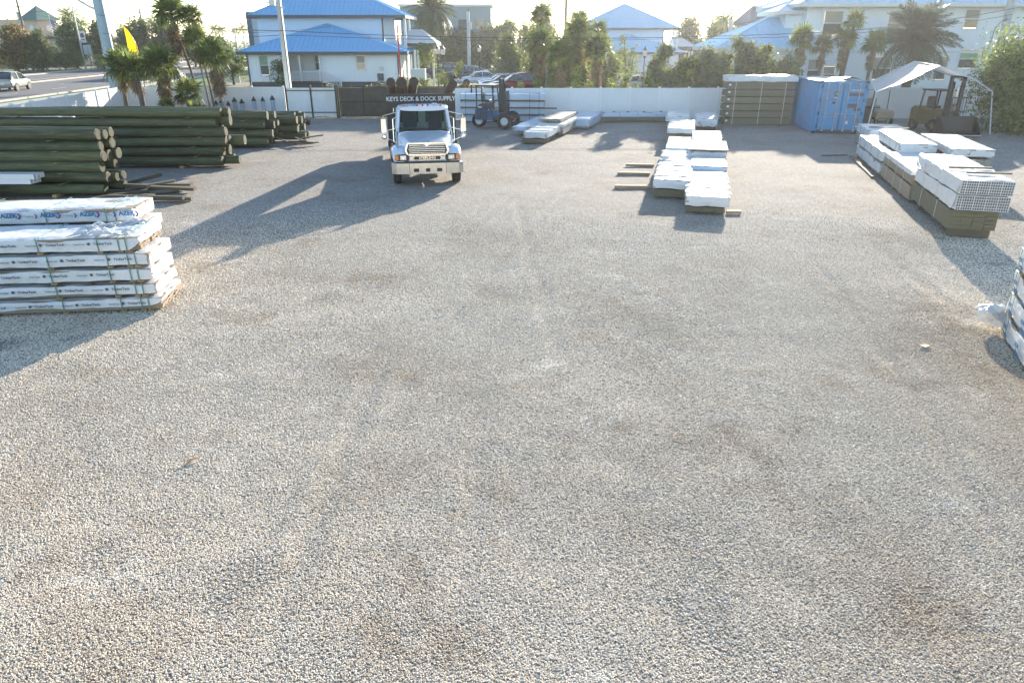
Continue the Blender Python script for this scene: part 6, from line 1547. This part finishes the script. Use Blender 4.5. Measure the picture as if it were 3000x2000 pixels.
# ------------------------------------------------------------------ cars
def car(label, loc, rz, colour, kind='sedan', group=None, name='parked_car', rough=.25):
    """front towards local -X"""
    t = thing(name, label, 'car', loc, rz, group)
    pk = 'car_paint_%d_%d_%d' % tuple(int(c * 255) for c in colour)
    P = pm(pk, colour, rough, var=.03, coat=.9, metal=.15)
    if kind == 'sedan':
        L, W, top, st = 4.7, 1.8, 1.45, [(-2.32, .55, .50, .62), (-2.25, .78, .36, .76), (-1.9, .86, .26, .86), (-1.0, .9, .24, .96), (-.2, .9, .22, 1.0), (1.0, .9, .22, 1.02), (1.8, .87, .26, 1.02), (2.2, .80, .34, .98), (2.34, .6, .48, .88)]
        gh = [(-.95, .97, .985), (-.35, 1.38, .8), (.35, 1.45, .78), (1.0, 1.40, .78), (1.75, 1.02, .96)]
    else:
        L, W, top, st = 4.75, 1.88, 1.75, [(-2.35, .6, .52, .8), (-2.28, .82, .40, .92), (-1.9, .9, .30, 1.0), (-1.0, .94, .28, 1.10), (-.2, .94, .26, 1.14), (1.0, .94, .26, 1.16), (1.9, .92, .3, 1.16), (2.25, .88, .36, 1.12), (2.36, .75, .5, 1.0)]
        gh = [(-1.05, 1.10, 1.0), (-.35, 1.60, .80), (.3, 1.72, .79), (1.5, 1.70, .79), (2.2, 1.14, .95)]
    hw = W / 2; b = MB(); rings = []
    for x, w, z0, z1 in st:
        rings.append([(x, q[0], q[2]) for q in sup(0, (z0 + z1) / 2, w * hw / .94, (z1 - z0) / 2, 0, n=20, e=4.2)])
    b.loft(rings); body = b.build('body', P, t, smooth=True)
    # greenhouse
    b = MB(); zb = gh[0][1] - .04; top_r = []
    rings = [[(x, -hw * .90, zb), (x, -hw * f * .98, z - .03), (x, -hw * f * .85, z), (x, hw * f * .85, z), (x, hw * f * .98, z - .03), (x, hw * .90, zb)] for x, z, f in gh]
    b.loft(rings, close=False, caps=False); b.build('windows', M_['glassd'], t, smooth=True)
    b = MB(); rp = [(x, z, f) for x, z, f in gh[1:-1]]
    b.loft([[(x, -hw * f * .98 - .01, z - .035), (x, -hw * f * .8, z + .015), (x, 0, z + .03), (x, hw * f * .8, z + .015), (x, hw * f * .98 + .01, z - .035)] for x, z, f in rp], close=False, caps=False); b.build('roof', P, t, smooth='all')
    for s in (-1, 1):
        pl = MB()
        for k in range(len(gh) - 1):
            (xa, za, fa), (xb, zb_, fb) = gh[k], gh[k + 1]; pl.bar((xa, s * (hw * fa * .97 + .006), za - .02), (xb, s * (hw * fb * .97 + .006), zb_ - .02), .06, .05)
        xm = (gh[1][0] + gh[-2][0]) / 2; pl.bar((xm, s * hw * .915, zb), (xm, s * (hw * .79), gh[2][1] - .03), .07, .04); pl.build('pillars', P, t)
        MB().box((st[0][0] + .12, s * hw * .62, (st[1][2] + st[1][3]) / 2 + .12), (.14, .34, .14), ch=.04).build('headlight', M_['lens'], t)
        MB().box((st[-1][0] - .10, s * hw * .70, (st[-2][2] + st[-2][3]) / 2 + .16), (.12, .26, .2), ch=.04).build('taillight', M_['red'], t)
        MB().box((gh[0][0] + .28, s * (hw + .07), zb + .1), (.14, .16, .12), ch=.03).build('mirror', P, t)
        for x in (-1.42, 1.42):
            r = .33 if kind == 'sedan' else .37
            MB().cyl((x, s * (hw - .22), r), (x, s * (hw + .003), r), r * 1.12, n=22).build('wheel_arch', M_['black'], t)
            wheel(t, (x, s * (hw - .09), r), r, .22, 'chrome', .62, axis=1)
    MB().box((st[0][0] - .0, 0, st[1][2] + .12), (.06, 1.2, .14), ch=.02).build('grille', M_['darkplas'], t)
    MB().box((st[-1][0] + .01, 0, st[-1][2] + .16), (.03, .5, .13)).build('number_plate', M_['white'], t)
    return t
GP = 'cars parked behind the back fence'
car('red hatchback parked nearest the fence behind the blue forklift', (.3, 70.5, -.04), R(14), (.28, .035, .03), 'suv', GP)
car('dark blue car parked behind the red one', (-.9, 74.0, -.04), R(12), (.03, .04, .10), 'sedan', GP)
car('silver car half hidden behind the dark blue one', (-1.2, 77.0, -.04), R(10), (.45, .46, .48), 'sedan', GP)
car('white car with dark windows beside the sapling', (-3.6, 81.5, -.04), R(8), (.72, .73, .75), 'sedan', GP)
car('black pickup like car behind the white one', (-6.0, 90.5, -.04), R(6), (.02, .022, .025), 'suv', GP)
car('white hatchback behind the black car', (-5.4, 98.5, -.04), R(4), (.66, .67, .70), 'sedan', GP)
car('dark green car farthest left in the car park', (-9.6, 104.0, -.04), R(4), (.03, .05, .045), 'suv', GP)
car('pale blue white car at the far side of the silvery bush', (1.6, 97.0, -.04), R(185), (.55, .62, .70), 'sedan', GP)
car('silver sedan left of the lamp post right of the palm clump', (10.2, 76.5, -.04), R(8), (.60, .64, .68), 'sedan', GP)
car('light grey car in front of the silver sedan', (11.8, 72.5, -.04), R(10), (.48, .50, .52), 'sedan', GP)
car('dark tailgated SUV right of the lamp post', (14.6, 73.8, -.04), R(170), (.06, .06, .065), 'suv', GP)
car('white van like car behind the silver sedan', (8.9, 83.5, -.04), R(172), (.70, .72, .74), 'suv', GP)
car('pale beige SUV driving away on the street at the left edge', (-48.9, 73.2, -.02), R(82 + 180 + 20), (.42, .40, .34), 'suv', None, 'street_car')

# ------------------------------------------------------------------ lamp posts, poles and wires
def lamp_post(label, x, y, h):
    t = thing('lamp_post', label, 'lamp post', (x, y, 0), 0, 'globe lamp posts around the car park')
    b = MB(); b.cyl((0, 0, 0), (0, 0, .5), .12, .08, n=10); b.cyl((0, 0, .5), (0, 0, h), .055, .045, n=10); b.cyl((0, 0, h), (0, 0, h + .12), .11, .14, n=12); b.build('post', M_['black'], t, smooth=True)
    pr = [(.13, 0), (.2, .12), (.23, .28), (.22, .42), (.19, .5)]
    b = MB(); b.loft([[(r * math.cos(2 * math.pi * i / 16), r * math.sin(2 * math.pi * i / 16), h + .12 + z) for i in range(16)] for r, z in pr]); b.build('globe', pm('lamp_globe', (.75, .72, .68), .25, var=.04, trans=.4), t, smooth=True)
    b = MB(); b.loft([[(r * math.cos(2 * math.pi * i / 12), r * math.sin(2 * math.pi * i / 12), h + .62 + z) for i in range(12)] for r, z in ((.21, 0), (.17, .1), (.05, .22), (.012, .4))]); b.build('cap', M_['black'], t, smooth=True)
lamp_post('globe lamp post nearer the house, left of a pair', -7.25, 74.0, 3.1)
lamp_post('globe lamp post with the taller shaft, right of a pair', -6.5, 71.5, 3.1)
lamp_post('small globe lamp post in front of the far trees', -4.1, 95, 3.0)
lamp_post('globe lamp post in front of the distant pale house', 12.3, 70.3, 3.0)

def pole(name, label, x, y, h, r0, r1, mat, n=10, cat='pole', square=False, zb=0.):
    t = thing(name, label, cat, (x, y, zb))
    b = MB()
    if square: b.loft([[(-r0, -r0, 0), (r0, -r0, 0), (r0, r0, 0), (-r0, r0, 0)], [(-r1, -r1, h), (r1, -r1, h), (r1, r1, h), (-r1, r1, h)]])
    else: b.cyl((0, 0, 0), (0, 0, h), r0, r1, n=n)
    b.build('shaft', M_[mat], t, smooth=not square); return t
t = pole('steel_pole', 'thick blue grey steel utility pole behind the left palms', -32.9, 62.0, 11, .46, .36, 'spole', 14)
for z in (3.4, 5.6, 6.2, 7.4, 9): MB().cyl((0, 0, z), (0, 0, z + .04), .435 - z * .009, n=14).build('band', M_['steel'], t)
MB().cyl((.42, -.1, 0), (.34, -.1, 9), .05, n=8).build('conduit', M_['wstrap'], t)
b = MB(); b.tube([(-.3, 0, 6.7), (-.9, 0, 7.0), (-2.4, 0, 7.9)], .06, n=6); b.build('bracket', M_['steel'], t)
t = pole('concrete_pole', 'square concrete utility pole in front of the blue roofed house', -14.75, 49.3, 9.5, .17, .12, 'cpole', square=True)
MB().box((-.42, 0, 6.75), (.36, .26, .55), ch=.03).build('transformer_box', M_['steel'], t); MB().cyl((.17, 0, 6.4), (.3, -.1, 6.3), .06, n=8).build('camera_bracket', M_['white'], t)
MB().cyl((.12, -.15, 0), (.1, -.12, 6.2), .03, n=6).build('conduit', M_['black'], t)
t = pole('concrete_pole', 'pale utility pole with a small transformer behind the parked cars', -6.25, 110, 8.2, .24, .2, 'cpole', square=True); MB().cyl((.3, 0, 5.9), (.3, 0, 6.8), .22, n=10).build('transformer', M_['steel'], t); MB().box((.1, 0, 8.1), (.16, .16, 1.0)).build('pole_top', M_['wpole'], t)
t = pole('concrete_pole', 'thin pole with a spike behind the right house roof', 23.3, 82, 6.5, .22, .18, 'cpole', square=True); MB().cyl((0, 0, 6.5), (.02, 0, 8.2), .05, n=6).build('spike', M_['wpole'], t)
t = pole('concrete_pole', 'grey utility pole in front of the right house at the frame edge', 36.2, 56.5, 10, .3, .26, 'cpole', 8); b = MB(); b.tube([(-.1, -.3, 5.9), (-.7, -.4, 5.7), (-1.0, -.4, 5.2), (-1.05, -.4, 4.3)], .03, n=6); b.build('cable_loop', M_['wire'], t)
t = pole('dead_palm_trunk', 'bare ragged palm trunk standing above the palm clump', 6.25, 90, 9.6, .17, .14, 'ptrunk', 9, 'trunk')
for i in range(10): MB().bar((0, 0, 5.8 + i * .38), ((-1) ** i * .28, .1, 6.0 + i * .38), .09, .04).build('stub', M_['ptrunk'], t)
t = pole('wood_pole', 'slim dark pole in front of the far trees left of the concrete pole', -12.4, 118, 6.8, .16, .12, 'wpole', 8)
t = pole('wood_pole', 'slim grey pole beside the date palm', -11.3, 104, 5.6, .12, .1, 'cpole', 8)
def hpole(label, x, y, h, w):
    t = pole('power_pole', label, x, y, h, .2, .13, 'wpole', 8)
    for z, ww in ((h - 1.0, w), ): 
        a = MB().box((0, -.15, z), (ww, .12, .14)).build('cross_arm', M_['wpole'], t)
        for f in (-.46, -.25, .25, .46): MB().cyl((f * ww, -.15, z + .07), (f * ww, -.15, z + .3), .05, .03, n=6).build('insulator', M_['steel'], a)
    MB().cyl((-.3, 0, h - 2.6), (-.3, 0, h - 1.7), .24, n=10).build('transformer', M_['steel'], t); return t
hpole('wooden power pole with a cross arm beside the green tower', -76.5, 120.5, 10.2, 2.6)
hpole('wooden power pole on the skyline right of the steel pole', -82.5, 172, 11.0, 3.2)
t = pole('power_pole', 'dark pole top left of the blue roofed house', -30.8, 100, 10.2, .2, .15, 'wpole', 8); MB().box((0, -.1, 9.6), (3.0, .12, .14)).build('cross_arm', M_['wpole'], t); MB().box((.2, -.1, 8.9), (2.0, .12, .12)).build('cross_arm', M_['wpole'], t)
def street_light(label, x, y, h, arm, sgn=1):
    t = pole('street_light', label, x, y, h, .14, .09, 'steel', 8, 'street light')
    b = MB(); b.tube([(0, 0, h - .3), (sgn * arm * .5, 0, h + .55), (sgn * arm, 0, h + .9)], .05, n=6); b.tube([(0, 0, h - 1.0), (sgn * arm * .55, 0, h + .3)], .035, n=6); b.build('arm', M_['steel'], t)
    MB().box((sgn * arm, 0, h + .9), (.7, .28, .14), ch=.05).build('lamp_head', M_['steel'], t); return t
t = street_light('tall galvanised street light with a banner left of the steel pole', -71.8, 127, 9.6, 3.4)
b = MB().box((.62, 0, 5.0), (.86, .05, 1.75)).build('banner', M_['white'], t); MB().cyl((.62, -.03, 5.2), (.62, -.035, 5.2), .36, n=18).build('banner_emblem', pm('plum', (.16, .08, .14), .6), b); MB().box((.62, -.03, 4.55), (.6, .012, .14)).build('banner_stripe', M_['txtgrey'], b); MB().box((.62, -.03, 4.3), (.7, .012, .14)).build('banner_stripe', M_['spole'], b)
for z in (4.1, 5.9): MB().bar((0, 0, z), (1.1, 0, z), .04).build('banner_rod', M_['steel'], t)
street_light('street light beside the tallest palm', -50.5, 140, 7.4, 2.6)
street_light('distant street light left of the blue roofed house', -51.8, 170, 6.6, 2.8)
t = street_light('slim street light pole at the left edge over the fence', -29.4, 41, 4.2, .01); 
t = thing('traffic_sign', 'blank white backed sign on a post beside the street light', 'sign', (-71.2, 127.5, 0)); MB().cyl((.1, 0, 0), (.1, 0, 3.6), .05, n=8).build('post', M_['steel'], t); MB().box((.05, .06, 3.0), (1.3, .04, 1.5)).build('sign_plate', pm('sign_back', (.46, .54, .58), .5), t)
t = thing('traffic_sign', 'yellow diamond warning sign right of the steel pole', 'sign', (-38.9, 75, 0)); MB().cyl((0, .04, 0), (0, .04, 3.6), .04, n=8).build('post', M_['steel'], t); MB().box((0, 0, 3.3), (.76, .02, .76), rot=Matrix.Rotation(R(45), 3, 'Y')).build('sign_plate', M_['yellow'], t)
t = thing('traffic_sign', 'green street name sign with a red stop sign below', 'sign', (-38.0, 71.5, 0)); MB().cyl((0, .04, 0), (0, .04, 3.6), .04, n=8).build('post', M_['steel'], t); g_ = MB().box((.05, 0, 3.42), (1.05, .03, .26)).build('name_plate', pm('sign_green', (.02, .28, .2), .5), t); MB().box((-.3, -.02, 3.42), (.16, .01, .14)).build('white_mark', M_['white'], g_); MB().box((.12, -.02, 3.42), (.3, .01, .09)).build('white_mark', M_['white'], g_)
b = MB(); b.cyl((.25, .01, 2.95), (.25, -.02, 2.95), .34, n=8); b.build('stop_plate', M_['red'], t); inst('lettering', text_mesh('STOP', .2, M_['white'], .002), t, (.25, -.03, 2.95), FRONT); MB().bar((-.5, -.1, 3.25), (.25, -.2, 2.65), .1, .03).build('white_arm', M_['white'], t)
# feather flag
t = thing('feather_flag', 'tall yellow feather flag behind the left palms', 'flag', (-24.2, 49.2, 0))
b = MB(); b.tube([(.0, 0, 0), (.0, 0, 3.3), (-.05, 0, 4.3), (-.28, 0, 5.05), (-.62, 0, 5.35)], [.03, .025, .02, .015, .012], n=6); b.build('mast', M_['black'], t)
V = []
for k in range(13):
    f = k / 12; z = 5.33 - 2.4 * f; xr = -.62 + .62 * min(1, f * 2.0) ** .55; xl = -.64 + .06 * f + .30 * max(0, f - .6)
    V.append([(xl + (xr - xl) * i / 5, .05 * math.sin(i * .9 + k * .5), z - .05 * i / 5 * f) for i in range(6)])
b = MB(); b.loft(V, close=False, caps=False); b.build('sail', pm('flag_yellow', (.80, .60, .01), .55, var=.05, trans=.4), t, smooth='all')
# national flag on a pole across the street
t = thing('flag_pole', 'striped red and white flag with blue canton across the street', 'flag', (-98.4, 164.5, 0)); MB().cyl((0, 0, 0), (0, 0, 9.4), .07, .05, n=8).build('mast', M_['white'], t)
for i in range(7):
    o = MB().add([(.06, 0, 8.6 - i * .27), (1.1, .1, 8.0 - i * .27), (1.7, 0, 7.3 - i * .25), (1.7, 0, 7.05 - i * .25), (1.1, .1, 7.73 - i * .27), (.06, 0, 8.33 - i * .27)], [(0, 1, 4, 5), (1, 2, 3, 4)]).build('stripe', M_['red' if i % 2 == 0 else 'white'], t)
MB().add([(.06, -.02, 8.6), (.75, .05, 8.2), (.75, .05, 7.2), (.06, -.02, 7.6)], [(0, 1, 2, 3)]).build('canton', M_['txtblue'], t)
# overhead wires
def wire(label, pts, r=.018):
    b = MB(); P = [Vector(p) for p in pts]; out = []
    for a, c in zip(P[:-1], P[1:]):
        L = (c - a).length; sag = L * .012
        for k in range(10): f = k / 10; q = a.lerp(c, f); q.z -= 4 * sag * f * (1 - f); out.append(q)
    out.append(P[-1]); b.tube(out, r, n=5); o = b.build('overhead_wire', M_['wire'], None); tag(o, label, 'wire', 'overhead wires')
wire('upper thick wire from the steel pole to the concrete pole', [(-76.5, 120.5, 9.4), (-32.9, 61.6, 6.35), (-14.75, 49.1, 5.05), (21, 50.4, 5.0), (36.2, 56, 6.6)], .02)
wire('lower pale wire crossing behind the left palms', [(-76.5, 120.5, 6.6), (-32.9, 61.6, 5.0), (-14.75, 49.2, 4.8), (30, 75, 5.4)], .016)
wire('wire sloping down from the steel pole to the left house roof', [(-32.9, 61.6, 7.3), (-25, 70, 5.1), (-18.5, 79.3, 5.8)], .014)
wire('high wire over the street to the left pole', [(-32.9, 61.6, 7.9), (-82.5, 171.8, 10.4)], .02)
wire('second high wire over the street', [(-34.9, 61.6, 7.9), (-83.5, 171.8, 10.4)], .02)
wire('wire along the far trees behind the car park', [(-26, 112, 5.6), (-6.25, 109.8, 5.9), (24, 112, 5.7)], .02)
wire('wire crossing the right house front to the edge pole', [(12, 52, 4.6), (27, 53, 5.2), (36.2, 56.1, 6.2)], .016)
wire('top wire at the upper left corner', [(-90, 100, 8.5), (-32.9, 61.6, 6.9)], .016)

# ------------------------------------------------------------------ small things on the ground and by the house
t = thing('picnic_frame', 'small red and white frame standing by the house skirting', 'frame', (-12.9, 74.6, 0))
for s in (-1, 1): MB().cyl((s * .5, 0, 0), (s * .5, 0, .75), .05, n=8).build('leg', M_['red'], t); MB().cyl((s * .5, 0, .75), (s * .5, 0, 1.0), .04, n=8).build('leg_top', M_['white'], t)
b = MB(); b.tube([(-.5, 0, .7), (-.2, 0, .52), (.2, 0, .52), (.5, 0, .7)], .03, n=6); b.build('rail', M_['white'], t)
t = thing('utility_cabinet', 'grey utility cabinet beside the side porch of the blue roofed house', 'cabinet', (-9.2, 74.0, 0)); MB().box((0, 0, 1.25), (1.4, .8, 1.3), ch=.02).build('cabinet', M_['wstrap'], t); MB().box((0, 0, .3), (1.5, .9, .6)).build('plinth', M_['stucco'], t)
t = thing('shed_panel', 'white door leaning beside the left house corner', 'panel', (-31.2, 84, 0)); MB().box((0, 0, 1.7), (1.4, .1, 3.2)).build('panel', M_['white'], t); MB().cyl((.5, -.08, 1.6), (.5, -.12, 1.6), .05, n=8).build('knob', M_['steel'], t)
def litter(label, x, y, w, l, rz, mat, z=.02, name='litter'):
    b = MB(); b.loft([[(-l / 2, -w / 2, 0), (l / 2, -w / 2, .01), (l / 2, w / 2, 0), (-l / 2, w / 2, .015)], [(-l / 2 + .01, -w / 2 + .005, .02), (l / 2 - .01, -w / 2, .025), (l / 2, w / 2 - .005, .018), (-l / 2, w / 2, .022)]])
    tag(b.build(name, M_[mat], None, (x, y, gz(x, y) + z), (0, 0, rz)), label, 'litter')
litter('thin splinter of wood on the gravel at left foreground', -3.75, 6.95, .018, .16, R(70), 'newwood', .012, 'wood_splinter')
litter('second splinter crossing the first at left foreground', -3.70, 6.99, .014, .12, R(20), 'newwood', .02, 'wood_splinter')
litter('pale stone chip on the gravel at right', 6.6, 10.3, .10, .14, R(30), 'stucco', .01, 'stone_chip')

# ------------------------------------------------------------------ sea air with low sun in it
hz = MB().box((0, 1800, 6.0), (5400, 5400, 15.0)).build('haze', [])
hm = bpy.data.materials.new('haze'); hm.use_nodes = True
for n in list(hm.node_tree.nodes):
    if n.type == 'BSDF_PRINCIPLED': hm.node_tree.nodes.remove(n)
pv = hm.node_tree.nodes.new('ShaderNodeVolumePrincipled'); pv.inputs['Color'].default_value = (.95, .97, 1, 1); pv.inputs['Density'].default_value = .0003; pv.inputs['Anisotropy'].default_value = .68
hm.node_tree.links.new(pv.outputs[0], hm.node_tree.nodes['Material Output'].inputs['Volume'])
hz.data.materials.append(hm); tag(hz, 'thin bright sea haze in the air over the yard and street', 'haze', kind='stuff')
scene.cycles.volume_max_steps = 64
